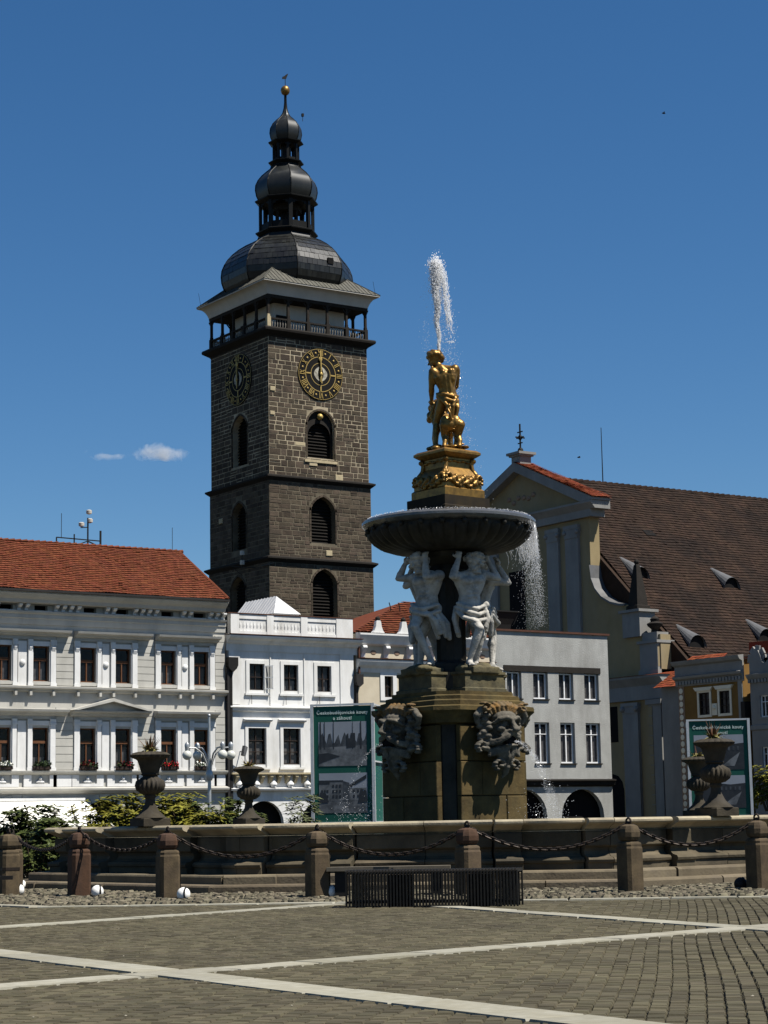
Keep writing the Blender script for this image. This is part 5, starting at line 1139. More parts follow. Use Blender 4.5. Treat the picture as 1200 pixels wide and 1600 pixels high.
# masks on the pillar faces
M['mask'] = mat('stained mask stone', (0.15, 0.135, 0.107), (0.055, 0.05, 0.04), scale=5, contrast=1.4, bump=0.5, bscale=30, dirt=(0.04, 0.037, 0.03), dirt_amt=0.9, dscale=3.2, streak=1)
def mask(q):
    a = q * pi / 2; s = Sculpt(); y0 = -1.22; rm = random.Random(40 + q)
    F = lambda x, y, z: (x, y0 + y, z)
    s.ell(F(0, -.14, 2.82), (.29, .27, .36)); s.ell(F(0, -.18, 3.06), (.3, .24, .2)); s.ell(F(0, .0, 2.7), (.46, .14, .72)); s.ell(F(0, -.1, 2.35), (.27, .22, .3))
    for sx in (-1, 1):
        s.chain([F(.03 * sx, -.44, 2.98), F(.13 * sx, -.45, 3.03), F(.25 * sx, -.36, 2.99), F(.31 * sx, -.26, 2.9)], [.055, .065, .06, .04])   # heavy brow
        s.ell(F(.13 * sx, -.38, 2.89), (.055, .05, .04)); s.cap(F(.07 * sx, -.4, 2.83), .03, F(.2 * sx, -.36, 2.83), .03)                       # eye and lid
        s.ell(F(.2 * sx, -.33, 2.74), (.1, .1, .09)); s.cap(F(.06 * sx, -.44, 2.7), .04, F(.22 * sx, -.34, 2.58), .04)                       # cheek and fold
        for r_ in range(3):                                                                                                              # sweeping moustache
            s.chain([F(.03 * sx, -.48 + .02 * r_, 2.61 - .02 * r_), F(.14 * sx, -.46, 2.57 - .035 * r_), F(.26 * sx, -.36, 2.46 - .04 * r_), F(.36 * sx, -.24, 2.42 - .05 * r_), F(.4 * sx, -.2, 2.5 - .05 * r_)], [.035, .045, .042, .035, .025])
        for k in range(7):                                                                                                               # beard locks
            x = .05 + .05 * k; zt = 2.3 - .02 * k; zb = 1.72 + .07 * k + rm.uniform(-.05, .05)
            s.chain([F(x * sx, -.4 + .035 * k, zt), F((x + .02) * sx, -.36 + .03 * k, zt - .14), F((x - .02) * sx, -.33 + .03 * k, (zt + zb) / 2 - .05), F((x * .85) * sx, -.27 + .02 * k, zb)], [.05, .055, .048, .025])
        for k in range(9):                                                                                                               # hair curls at the temples
            zc = 3.1 - k * .11; s.ell(F((.4 + .05 * sin(k * 1.9)) * sx, -.13 + rm.uniform(-.04, .04), zc), (.085, .1, .075)); s.ell(F((.48 + .05 * cos(k * 2.3)) * sx, -.05, zc + .04), (.07, .08, .07))
        for cx, cz, r0 in ((.52, 2.28, .15), (.17, 1.8, .16)):                                                                             # scrolls
            for t in range(11):
                an = -1.0 + t * .6; rr = r0 - t * r0 * .075; s.ell(F((cx + rr * cos(an)) * sx, -.12 if cx > .3 else -.24, cz + rr * sin(an)), (.045, .09, .045))
        s.chain([F(.36 * sx, -.1, 3.3), F(.54 * sx, -.14, 3.26), F(.64 * sx, -.12, 3.1), F(.6 * sx, -.08, 2.9)], [.07, .09, .08, .05])            # flaring hood
    s.chain([F(0, -.42, 2.98), F(0, -.5, 2.84), F(0, -.56, 2.72)], [.05, .055, .075]); s.ell(F(.06, -.5, 2.68), (.05, .05, .04)); s.ell(F(-.06, -.5, 2.68), (.05, .05, .04))
    s.cap(F(-.12, -.42, 2.3), .04, F(.12, -.42, 2.3), .04); s.chain([F(0, -.24, 1.72), F(.02, -.18, 1.56), F(-.02, -.12, 1.44)], [.08, .06, .025])
    m = s.build('mask', M['mask'], FT, voxel=.02, it=1, rot=(0, 0, a), disp=.015, dscale=.05); m.scale = (1, 1, .74); m.location = Matrix.Rotation(a, 3, 'Z') @ Vector((0, -.12, 3.5 * .26 - .02))
    d = MB(); d.ball((0, y0 - .36, 2.44), .16, 10, 6, sc=(1, .55, .8)); d.build('mouth', M['void'], m)
    s = Sculpt()
    for i in range(9):
        x = -.36 + .09 * i; s.chain([(x * .9, y0 - .3 + abs(x) * .3, 3.2 - x * x * .5), (x * 1.1, y0 - .3 + abs(x) * .3, 3.36 - x * x * .9), (x * 1.25, y0 - .2 + abs(x) * .2, 3.47 - x * x)], [.035, .05, .045])
    for sx in (-1, 1):
        for t in range(10):
            an = 1.0 + t * .62; rr = .14 - t * .012; s.ell((sx * (.5 + rr * cos(an)), y0 - .22, 3.3 + rr * sin(an)), (.042, .09, .042))
    s.build('mask_crest', M['stain'], m, voxel=.018, it=1, disp=.015, dscale=.05)
for q in range(4): mask(q)

# gilded pedestal: slab, scrolled base, waist, top slab
b = MB(); b.squares([(.64, 7.22), (.64, 7.52), (.61, 7.54), (.61, 7.74)]); b.build('black_slab', M['blackslab'], FT)
GP = thing('gilded_pedestal', (FC.x, FC.y, 7.74), 'gilded scrolled pedestal standing in the fountain bowl', 'pedestal', rotz=FROT); GP.scale = (1, 1, .925)
b = MB(); b.squares([(.54, 0), (.54, .18), (.52, .2), (.5, .22), (.5, .34), (.48, .5), (.4, .62), (.36, .68), (.36, .9), (.4, .93)]); b.build('core', M['gold'], GP)
b = MB(); b.squares([(.4, .92), (.44, .95), (.5, 1.0), (.5, 1.05), (.44, 1.1), (.3, 1.13)]); b.build('top_slab', M['gold'], GP)
for q in range(4):
    s = Sculpt(); y = -.5
    for sx in (-1, 1):
        for t in range(10):
            an = -.5 + t * .62; rr = .14 - t * .011; s.ell((sx * (.4 + rr * cos(an) * .7), y + .02, .4 + rr * sin(an)), (.045, .09, .045))
        s.chain([(sx * .43, -.4, .55), (sx * .36, -.38, .66), (sx * .35, -.36, .8)], [.06, .045, .05]); s.ell((sx * .38, -.38, .86), (.07, .07, .06))
    for i in range(9):
        x = -.3 + i * .075; s.ell((x, y - .01, .38 + .06 * sin(i * 2.1)), (.05, .07, .08)); s.ell((x + .03, y - .01, .28 + .04 * cos(i * 1.7)), (.04, .06, .05))
    for i in range(5): s.ell((-.24 + i * .12, -.37, .82 + .02 * (i % 2)), (.06, .04, .035))
    s.build('scroll_relief', M['gold'], GP, voxel=.016, it=1, rot=(0, 0, q * pi / 2))

# ------------------------------------------------------------------ carved figures
def head(s, c, tilt, r=.15, beard=True, hair=.05, face=(0, -1), rnd=random.Random(3)):
    """head with brow, nose, lips, ears, curls; face is the direction it looks in plan"""
    c = Vector(c); f = Vector((face[0], face[1], 0)).normalized(); side = Vector((-f.y, f.x, 0)); up = (Vector((0, 0, 1)) + tilt[0] * side + tilt[1] * f).normalized()
    f = (f - up * f.dot(up)).normalized(); side = up.cross(f)
    P = lambda a, b, u: c + side * (a * r) + f * (b * r) + up * (u * r)
    s.ell(P(0, -.08, .15), (r * .86, r * .95, r)); s.ell(P(0, .12, -.45), (r * .62, r * .66, r * .62))
    s.cap(P(0, .86, .15), r * .1, P(0, 1.06, -.22), r * .17)
    for e in (-1, 1):
        s.cap(P(.12 * e, .82, .24), r * .12, P(.5 * e, .66, .22), r * .11); s.ell(P(.36 * e, .72, .06), (r * .1, r * .1, r * .08)); s.ell(P(.86 * e, -.05, -.02), (r * .12, r * .16, r * .26)); s.ell(P(.42 * e, .55, -.2), (r * .22, r * .22, r * .2))
    s.cap(P(-.18, .8, -.52), r * .09, P(.18, .8, -.52), r * .09); s.cap(P(-.14, .77, -.68), r * .08, P(.14, .77, -.68), r * .08); s.ell(P(0, .6, -.95), (r * .25, r * .22, r * .2))
    if beard:
        for i in range(12): s.ell(P(rnd.uniform(-.5, .5), .45 + rnd.uniform(0, .35), -.75 - rnd.uniform(0, .55)), (r * .2, r * .2, r * .24))
    for i in range(70):
        a = rnd.uniform(0, 2 * pi); u = rnd.uniform(-.35, 1.0); q = math.sqrt(max(0, 1 - u * u * .8))
        if cos(a) > .45 and u < .55: continue
        s.ell(P(q * sin(a) * .95, q * cos(a) * .95 - .08, u * .98 + .12), (hair * rnd.uniform(.6, 1.1),) * 3)
def hand(s, wrist, d, out, sc=1.0, curl=.5):
    """palm, four unequal bent fingers and a thumb; d = direction of the hand, out = palm normal"""
    w = Vector(wrist); d = Vector(d).normalized(); o = Vector(out); o = (o - d * o.dot(d)).normalized(); sd = d.cross(o)
    pc = w + d * .055 * sc
    s.chain([w, pc, w + d * .1 * sc], [.036 * sc, .044 * sc, .04 * sc]); s.ell(pc + sd * .015, (.045 * sc,) * 3)
    for i, ln in enumerate((.085, .098, .09, .07)):
        b0 = w + d * .1 * sc + sd * (.036 - .024 * i) * sc; b1 = b0 + (d * .75 + o * curl * .6) * ln * .5 * sc; b2 = b1 + (d * .35 + o * curl * 1.3) * ln * .5 * sc
        s.chain([b0, b1, b2], [.015 * sc, .014 * sc, .011 * sc])
    t0 = w + d * .03 * sc + sd * .04 * sc; t1 = t0 + (d * .6 + sd * .7 + o * .3) * .05 * sc; s.chain([t0, t1, t1 + (d * .8 + o * .6) * .04 * sc], [.02 * sc, .017 * sc, .013 * sc])
def foot(s, ankle, toe):
    a = Vector(ankle); t = Vector(toe); d = (t - a); d.z = 0; d.normalize(); sd = Vector((-d.y, d.x, 0))
    s.chain([a + Vector((0, 0, .0)), a - d * .04 + Vector((0, 0, -.07))], [.058, .052]); s.chain([a + Vector((0, 0, -.03)), a + d * .1 + Vector((0, 0, -.075)), a + d * .17 + Vector((0, 0, -.09))], [.055, .05, .04])
    for i in range(5): s.cap(a + d * .16 + sd * (.04 - .02 * i) + Vector((0, 0, -.095)), .017, a + d * (.225 - .012 * i) + sd * (.046 - .023 * i) + Vector((0, 0, -.1)), .015)
def torso(s, pelvis, chest, neck, shL, shR, hipL, hipR, k=1.0, front=(0, -1)):
    pelvis, chest, neck, shL, shR, hipL, hipR = map(Vector, (pelvis, chest, neck, shL, shR, hipL, hipR)); f = Vector((front[0], front[1], 0))
    waist = pelvis.lerp(chest, .48); sd = (shR - shL).normalized()
    s.chain([pelvis - sd * .06, waist - sd * .05, chest - sd * .1], [.14 * k, .12 * k, .15 * k]); s.chain([pelvis + sd * .06, waist + sd * .05, chest + sd * .1], [.14 * k, .12 * k, .15 * k])
    for sh, e in ((shL, -1), (shR, 1)):
        s.cap(chest + sd * .1 * e, .145 * k, sh, .09 * k); s.cap(neck, .075 * k, sh, .075 * k)
        s.ell(chest + sd * .1 * e + f * .1 + Vector((0, 0, .05)), (.11 * k, .08 * k, .085 * k))                 # breast muscle
        s.ell(sh, (.098 * k, .098 * k, .105 * k)); s.cap(sh + Vector((0, 0, -.06)), .07 * k, waist + sd * .12 * e, .05 * k)
        for i in range(3): s.ell(waist + sd * .05 * e + f * .115 + Vector((0, 0, .12 - .085 * i)), (.046 * k, .03 * k, .036 * k))
        s.cap(chest + sd * .08 * e - f * .1 + Vector((0, 0, .12)), .055 * k, chest + sd * .12 * e - f * .085 + Vector((0, 0, -.06)), .05 * k)      # shoulder blade
        s.cap(chest + sd * .035 * e - f * .12, .035 * k, pelvis + sd * .04 * e - f * .105, .04 * k)                 # muscles along the spine
    s.cap(chest + Vector((0, 0, .05)), .14 * k, neck, .085 * k)
    s.cap(hipL, .125 * k, pelvis, .14 * k); s.cap(hipR, .125 * k, pelvis, .14 * k)
def leg(s, hip, knee, ankle, toe, k=1.0):
    hip, knee, ankle = map(Vector, (hip, knee, ankle)); m1 = hip.lerp(knee, .45); m2 = knee.lerp(ankle, .32)
    s.chain([hip, m1, knee], [.125 * k, .108 * k, .074 * k]); s.ell(knee, (.075 * k,) * 3); s.chain([knee, m2, ankle], [.07 * k, .076 * k, .045 * k])
    d = (Vector(toe) - ankle); d.z = 0; d.normalize(); s.ell(m2 - d * .03, (.062 * k, .062 * k, .1 * k)); foot(s, ankle, toe)
def arm(s, sh, el, wr, k=1.0):
    sh, el, wr = map(Vector, (sh, el, wr)); s.chain([sh, sh.lerp(el, .45), el], [.092 * k, .085 * k, .062 * k]); s.ell(sh.lerp(el, .45) + Vector((0, 0, .02)), (.075 * k,) * 3); s.chain([el, el.lerp(wr, .3), wr], [.062 * k, .068 * k, .042 * k])
def folds(s, lines, r=.035):
    for pts in lines: s.chain(pts, [r * (.7 + .3 * sin(pi * (i + .5) / len(pts))) for i in range(len(pts))])

def atlas_a(s):
    """right-hand bearer: left arm (seen from the front) raised with bent elbow, right arm flung back; legs crossed"""
    hipL, hipR = (-.12, 0, 1.22), (.1, .02, 1.24)
    torso(s, (-.02, 0, 1.28), (.0, -.02, 1.72), (.02, 0, 1.95), (-.23, -.03, 1.86), (.23, .04, 1.92), hipL, hipR, 1.08)
    s.cap((.02, 0, 1.92), .075, (.05, -.03, 2.06), .07); head(s, (.07, -.06, 2.17), (.18, .22), .165, True, .045, (.35, -1), random.Random(4))
    arm(s, (-.24, -.04, 1.86), (-.4, -.28, 1.82), (-.26, -.2, 2.2)); hand(s, (-.26, -.2, 2.2), (.1, .1, 1), (.3, 1, .3), 1.15, .5)
    arm(s, (.24, .05, 1.92), (.52, .08, 1.86), (.4, .16, 2.2)); hand(s, (.4, .16, 2.2), (-.3, .1, 1), (0, 1, .4), 1.15, .5)
    leg(s, hipL, (.03, -.3, .78), (-.1, -.16, .13), (-.14, -.5, .05)); leg(s, hipR, (.14, -.06, .66), (.08, .06, .12), (.16, -.2, .05))
    folds(s, [[(-.24, -.08, 1.3), (-.14, -.2, 1.22), (.02, -.22, 1.18), (.2, -.12, 1.26)], [(-.25, -.06, 1.22), (-.14, -.22, 1.12), (.04, -.24, 1.06), (.24, -.1, 1.14)], [(-.25, -.06, 1.14), (-.2, -.22, 1.0), (-.02, -.27, .92), (.2, -.16, .98)],
              [(-.24, .02, 1.24), (-.28, .0, 1.0), (-.24, -.02, .72)], [(-.2, .08, 1.2), (-.22, .1, .9), (-.18, .08, .66)], [(.22, .0, 1.22), (.28, .0, 1.0), (.27, .04, .76)], [(.2, -.12, 1.2), (.24, -.16, 1.0), (.18, -.18, .82)]], .05)
    s.ell((.22, -.1, 1.28), (.07, .06, .08))
def atlas_b(s):
    """left-hand bearer: arm curled out to the left and back, other hand over the head"""
    hipL, hipR = (-.11, 0, 1.26), (.11, .02, 1.24)
    torso(s, (.0, 0, 1.3), (.02, -.02, 1.74), (.0, -.02, 1.97), (-.2, -.02, 1.88), (.22, .0, 1.9), hipL, hipR, 1.08)
    s.cap((0, -.02, 1.95), .075, (-.05, -.08, 2.07), .07); head(s, (-.08, -.13, 2.17), (-.2, .35), .165, True, .048, (-.15, -1), random.Random(9))
    arm(s, (-.21, -.02, 1.88), (-.5, -.02, 1.9), (-.42, .05, 2.2)); hand(s, (-.42, .05, 2.2), (.8, .1, .6), (.3, .6, .6), 1.15, .5)
    arm(s, (.23, -.02, 1.9), (.16, -.32, 1.84), (.1, -.22, 2.22)); hand(s, (.1, -.22, 2.22), (-.1, .2, 1), (0, 1, .4), 1.15, .5)
    leg(s, hipL, (-.06, -.32, .84), (.12, -.14, .16), (.2, -.5, .08)); leg(s, hipR, (-.12, .04, .68), (-.2, .1, .12), (-.4, -.1, .05))
    folds(s, [[(-.24, -.06, 1.34), (-.12, -.2, 1.24), (.04, -.22, 1.2), (.24, -.1, 1.28)], [(-.24, -.1, 1.24), (-.1, -.24, 1.14), (.1, -.22, 1.08), (.26, -.08, 1.16)], [(.1, -.2, 1.12), (.22, -.16, .96), (.26, -.08, .7)], [(.18, -.1, 1.14), (.3, -.06, .94), (.33, .0, .64)], [(.2, .0, 1.16), (.34, .04, .9), (.36, .06, .6)], [(.12, -.12, 1.06), (.18, -.1, .84), (.2, -.02, .62)], [(-.22, .06, 1.24), (-.22, .1, 1.0), (-.18, .12, .76)]], .05)
A_OB = {}
for q, (var, r_, rz, lab) in enumerate((('a', .62, 0, 'marble bearer with flung-back arm under the bowl, right front'), ('a', .8, pi / 2, 'marble bearer mostly hidden behind the right one, its leg showing'),
                                    ('b', .78, pi, 'marble bearer at the back of the bowl, hidden by the front pair'), ('b', .63, -pi / 2, 'marble bearer with curled arm under the bowl, left front'))):
    a = rz; p = Vector((r_ * sin(a), -r_ * cos(a), 4.2)); p = Matrix.Rotation(FROT, 3, 'Z') @ p
    turn = FROT + a + {0: R(-20), 3: R(22)}.get(q, 0)
    t = thing('bearer_statue', (FC.x + p.x, FC.y + p.y, 4.2), lab, 'statue', rotz=turn, group='marble bearers under the bowl'); t.scale = (1.27, 1.27, 1.0)
    if var not in A_OB:
        s = Sculpt(); (atlas_a if var == 'a' else atlas_b)(s); A_OB[var] = s.build('figure', M['statue'], t, voxel=.0125, it=2, fac=.4, disp=.008, dscale=.04)
    else:
        c = A_OB[var].copy(); COL.objects.link(c); c.parent = t

# gilded hero wrestling a lion, back turned to the viewer
SM = thing('gilded_statue', (FC.x, FC.y, 8.79), 'gilded statue of a muscular man straddling a lion, crowning the fountain', 'statue', rotz=-YAW); SM.scale = (1.04, 1.04, 1.0)
s = Sculpt(); hipL, hipR = (-.06, .06, 1.08), (.14, .04, 1.1)
torso(s, (.05, .03, 1.16), (.0, .0, 1.56), (-.08, .06, 1.79), (-.24, .06, 1.7), (.2, .0, 1.74), hipL, hipR, 1.0, front=(-.3, .95))
s.cap((-.08, .06, 1.76), .075, (-.16, .12, 1.92), .07); head(s, (-.2, .16, 2.0), (-.25, .45), .158, True, .055, (-.75, .6), random.Random(12))
arm(s, (-.25, .06, 1.69), (-.28, .1, 1.38), (-.28, .28, 1.16)); hand(s, (-.28, .28, 1.16), (-.1, .5, -.6), (.5, .3, 0), 1.0, .6)
arm(s, (.22, .02, 1.72), (.22, .2, 1.42), (.02, .4, 1.24)); hand(s, (.02, .4, 1.24), (-.6, .5, -.3), (-.3, .5, 0), 1.0, .6)
leg(s, hipL, (-.2, .16, .62), (-.22, .02, .13), (-.42, -.06, .05)); leg(s, hipR, (.17, .16, .62), (.2, .0, .2), (.3, -.2, .1))
folds(s, [[(-.17, .02, 1.22), (-.02, -.12, 1.18), (.14, -.12, 1.14), (.24, .02, 1.16)], [(-.17, .04, 1.16), (0, -.13, 1.08), (.16, -.14, 1.02), (.25, .02, 1.06)], [(-.16, .0, 1.18), (-.02, -.13, 1.0), (.08, -.15, .84), (.1, -.12, .7)], [(.2, -.1, 1.1), (.14, -.16, .92), (.12, -.12, .72)], [(.24, 0, 1.08), (.24, -.06, .9), (.2, -.06, .7)], [(-.12, .2, 1.15), (-.24, .22, 1.0), (-.3, .24, .8), (-.24, .22, .6)], [(.0, -.1, .98), (.14, -.12, .94), (.24, -.02, .96)]], .042)
s.build('hero', M['gold'], SM, voxel=.015, it=2, fac=.45)
s = Sculpt()      # lion: rump to the viewer, body between the man's legs, head wrenched up on the far side
s.chain([(.08, -.14, .52), (.06, .05, .56), (-.02, .3, .62), (-.08, .5, .8)], [.17, .17, .19, .17]); s.ell((-.02, -.18, .56), (.12, .13, .16)); s.ell((.18, -.18, .56), (.12, .13, .16))
for sx, x in ((-1, -.06), (1, .24)):
    s.chain([(x + .02, -.2, .5), (x - .02 * sx, -.12, .3), (x + .02, -.2, .16), (x + .0, -.24, .06)], [.12, .08, .055, .05]); s.ell((x, -.3, .04), (.065, .09, .045))
    s.chain([(x - .12, .42, .6), (x - .16, .5, .36), (x - .14, .5, .1)], [.09, .07, .055]); s.ell((x - .14, .56, .05), (.065, .09, .05))
s.ell((-.12, .55, 1.02), (.2, .2, .22)); s.ell((-.18, .62, 1.12), (.12, .13, .11)); s.ell((-.26, .72, 1.2), (.08, .09, .05)); s.ell((-.24, .7, 1.06), (.07, .08, .04))
for i in range(22): s.ell((-.12 + rf.uniform(-.2, .2), .5 + rf.uniform(-.16, .12), .9 + rf.uniform(-.14, .22)), (.07, .07, .08))
s.chain([(.08, -.3, .62), (.06, -.34, .74), (.02, -.3, .84), (.05, -.3, .9)], [.035, .03, .03, .045])
s.build('lion', M['gold'], SM, voxel=.016, it=2, fac=.45)
s = Sculpt()
for i in range(26): s.ell((rf.uniform(-.36, .36), rf.uniform(-.3, .36), rf.uniform(0, .08)), (rf.uniform(.08, .16), rf.uniform(.08, .16), rf.uniform(.03, .08)))
s.build('rock', M['gold'], SM, voxel=.025, it=1)

# ------------------------------------------------------------------ urns on the rim, with spiky plants
def gmod(amp, n, prof): return lambda k, a: 1 + prof[k] * (abs(cos(a * n / 2)) - .6)
UP = [(.17, 1.27, 0), (.3, 1.28, 0), (.26, 1.31, 0), (.16, 1.4, 0), (.1, 1.52, 0), (.085, 1.62, 0), (.11, 1.66, 0), (.1, 1.7, 0), (.17, 1.72, .12), (.245, 1.78, .14), (.27, 1.86, .14), (.25, 1.94, .14), (.16, 2.0, .1), (.13, 2.03, 0), (.17, 2.06, 0), (.15, 2.08, 0), (.17, 2.12, 0), (.2, 2.22, 0), (.225, 2.3, 0), (.25, 2.33, .05), (.34, 2.37, .1), (.36, 2.41, .1), (.3, 2.45, .1), (.22, 2.47, .05), (.16, 2.44, 0)]
ub = MB(); ub.lathe([(r_, z - 1.13) for r_, z, _ in UP], 96, mod=lambda k, a: 1 + UP[k][2] * (abs(cos(a * 10)) - .65)); UM = ub.mesh('vase', M['urn'], 40)
ul = MB(); ul.squares([(.27, 0), (.27, .13), (.255, .145)]); ULm = ul.mesh('foot_block', M['urn'])
M['spike'] = mat('reddish spiky leaf', (0.09, 0.03, 0.02), (0.06, 0.05, 0.02), scale=9, rough=.5); M['straw'] = mat('dry leaf', (0.22, 0.18, 0.07), (0.12, 0.12, 0.04), scale=9)
for ang, lab, pl in ((pi, 'fluted stone urn on the left side of the fountain rim', 'upright'), (pi / 2, 'fluted stone urn on the far rim, left of the poster pillar', 'loose'), (-pi / 2, 'nearer of the two overlapping stone urns at the right', 'upright'), (0, 'farther of the two overlapping stone urns at the right', 'low')):
    p = Matrix.Rotation(FROT, 3, 'Z') @ Vector((7.3 * cos(ang - (.036 if ang == -pi / 2 else 0)), 7.3 * sin(ang - (.036 if ang == -pi / 2 else 0)), 0))
    u = thing('stone_urn', (FC.x + p.x, FC.y + p.y, 1.13), lab, 'urn', rotz=FROT + rf.uniform(-.1, .1), group='urns on the fountain rim')
    link('foot_block', ULm, u); link('vase', UM, u)
    t = thing('urn_plant', (FC.x + p.x, FC.y + p.y, 1.13 + 1.3), {pi: 'spiky reddish plant in the left urn', pi / 2: 'thin spiky plant in the far left urn', -pi / 2: 'spiky reddish plant in the nearer right urn', 0: 'low plant in the farther right urn'}[ang], 'plant', rotz=rf.uniform(0, 6), group='plants in the urns')
    lv = MB(); nn = 26 if pl != 'low' else 6
    for i in range(nn):
        az = rf.uniform(0, 2 * pi); el = rf.uniform(.6, 1.5) if pl == 'upright' else rf.uniform(.4, 1.4); ln = rf.uniform(.22, .46) * (1 if pl == 'upright' else .8)
        d = Vector((cos(az) * cos(el), sin(az) * cos(el), sin(el))); sd = Vector((-sin(az), cos(az), 0)) * .016
        m1 = d * ln * .5; e = d * ln + Vector((0, 0, -.04 * ln / max(.3, el)))
        lv.add([-sd * .5, sd * .5, m1 + sd, m1 - sd, e], [(0, 1, 2, 3), (3, 2, 4)])
    lv.build('spikes', M['spike'], t)
    lv = MB()
    for i in range(60):
        az = rf.uniform(0, 2 * pi); el = rf.uniform(-.1, .7); ln = rf.uniform(.12, .3); d = Vector((cos(az) * cos(el), sin(az) * cos(el), sin(el))); sd = Vector((-sin(az), cos(az), 0)) * .022
        m1 = d * ln * .6 + Vector((0, 0, .05)); lv.add([-sd * .4, sd * .4, m1 + sd, m1 - sd, d * ln], [(0, 1, 2, 3), (3, 2, 4)])
    lv.build('skirt_leaves', M['straw'], t)
# ------------------------------------------------------------------ paving of the square
rp = random.Random(31)
def seg(p, q): return (cw(*p).to_2d(), cw(*q).to_2d())
def ext(p, q, a, b):
    d = Vector((q[0] - p[0], q[1] - p[1])).normalized(); return seg((p[0] - d.x * a, p[1] - d.y * a), (q[0] + d.x * b, q[1] + d.y * b))
# pale granite bands crossing the square (metres right, metres ahead)
BANDS = [(ext((-4.51, 23.65), (-.95, 28.4), 6, .3), .17), (ext((-3.55, 18.64), (1.1, 11.35), 8, 7), .21), (ext((-2.74, 14.75), (3.84, 20.9), 7, 7), .17), (ext((.62, 27.4), (3.6, 20.55), .2, 6), .17)]
KC = octo(12.75, FROT, (FC.x, FC.y)); KI = octo(12.45, FROT, (FC.x, FC.y))
def in_oct(p, ap):
    for k in range(8):
        a = FROT + k * pi / 4
        if (p.x - FC.x) * cos(a) + (p.y - FC.y) * sin(a) > ap: return False
    return True
def in_band(p, sl=0.0):
    for (a, b), hw in BANDS:
        d = b - a; L = d.length; t = (p - a).dot(d) / (L * L)
        if 0 <= t <= 1 and abs((p - a).cross(d)) / L < hw - sl: return True
    return False
SM_ = MB(); SM_.add([(-.5, -.5, -.5), (.5, -.5, -.5), (.5, .5, -.5), (-.5, .5, -.5), (-.5, -.5, .2), (.5, -.5, .2), (.5, .5, .2), (-.5, .5, .2), (-.42, -.42, .5), (.42, -.42, .5), (.42, .42, .5), (-.42, .42, .5)],
        [(8, 9, 10, 11)] + [f for k in range(4) for f in ((k, (k + 1) % 4, (k + 1) % 4 + 4, k + 4), (k + 4, (k + 1) % 4 + 4, (k + 1) % 4 + 8, k + 8))])
SETT = SM_.mesh('sett', M['sett'])
DIR = R(34 + 8.3); ux = Vector((cos(DIR), -sin(DIR))); uy = Vector((sin(DIR), cos(DIR)))     # rows run across, columns lead away
setts = []; PX, PY = .112, .125
for j in range(int(7.5 / PY), int(33 / PY)):
    for i in range(-150, 95):
        p2 = ux * (i * PX + rp.uniform(-.003, .003) + .02 * sin(j * .07)) + uy * (j * PY + .05 * (i % 2) + .015 * sin(i * .3))
        cx = p2.x * cos(YAW) - p2.y * sin(YAW); cy = p2.x * sin(YAW) + p2.y * cos(YAW)
        if cy < 9.2 or cy > 32 or abs(cx) > .192 * cy + 2.2: continue
        if in_band(p2, .055) or in_oct(p2, 12.7): continue
        setts.append((cy, cx, p2))
setts.sort(key=lambda s: s[0] if abs(s[1]) < .19 * s[0] and s[0] > 11.0 else 100 + s[0])
rest = MB(); Vs = [v.co.copy() for v in SETT.vertices]; Fs = [tuple(p.vertices) for p in SETT.polygons]
for n_, (cy, cx, p2) in enumerate(setts):
    sx, sy, h = PX * rp.uniform(.92, .985), PY * rp.uniform(.9, .98), .06
    z = rp.uniform(-.006, .004) - .03; r3 = (rp.uniform(-.035, .035), rp.uniform(-.035, .035), -DIR + rp.uniform(-.04, .04))
    if n_ < 300: link('sett', SETT, ground, (p2.x, p2.y, z), r3, (sx, sy, h))
    else:
        MM = Matrix.Translation((p2.x, p2.y, z)) @ Euler(r3).to_matrix().to_4x4() @ Matrix.Diagonal((sx, sy, h, 1)); rest.add([MM @ v for v in Vs], Fs)
rest.build('sett_paving', M['sett'], ground, kind='stuff')
SLM = MB(); SLM.add(SM_.v[:8] + [(-.485, -.485, .5), (.485, -.485, .5), (.485, .485, .5), (-.485, .485, .5)], SM_.f); SLAB = SLM.mesh('paving_slab', M['slab'])
def lay(a, b, hw):
    d = b - a; L = d.length; t = 0.0; ang = math.atan2(d.y, d.x)
    while t < L - .1:
        ln = min(rp.uniform(.8, 1.45), L - t); c = a + d * ((t + ln / 2) / L)
        cy = c.x * sin(YAW) + c.y * cos(YAW)
        if cy > 4: link('paving_slab', SLAB, ground, (c.x, c.y, -.03 + rp.uniform(-.003, .003)), (rp.uniform(-.006, .006), 0, ang), (ln - .012, 2 * hw, .08))
        t += ln
for (a, b), hw in BANDS: lay(a, b, hw)
for k in range(8):
    a, b = Vector(KI[k]), Vector(KI[(k + 1) % 8]); lay(a, b, .16)
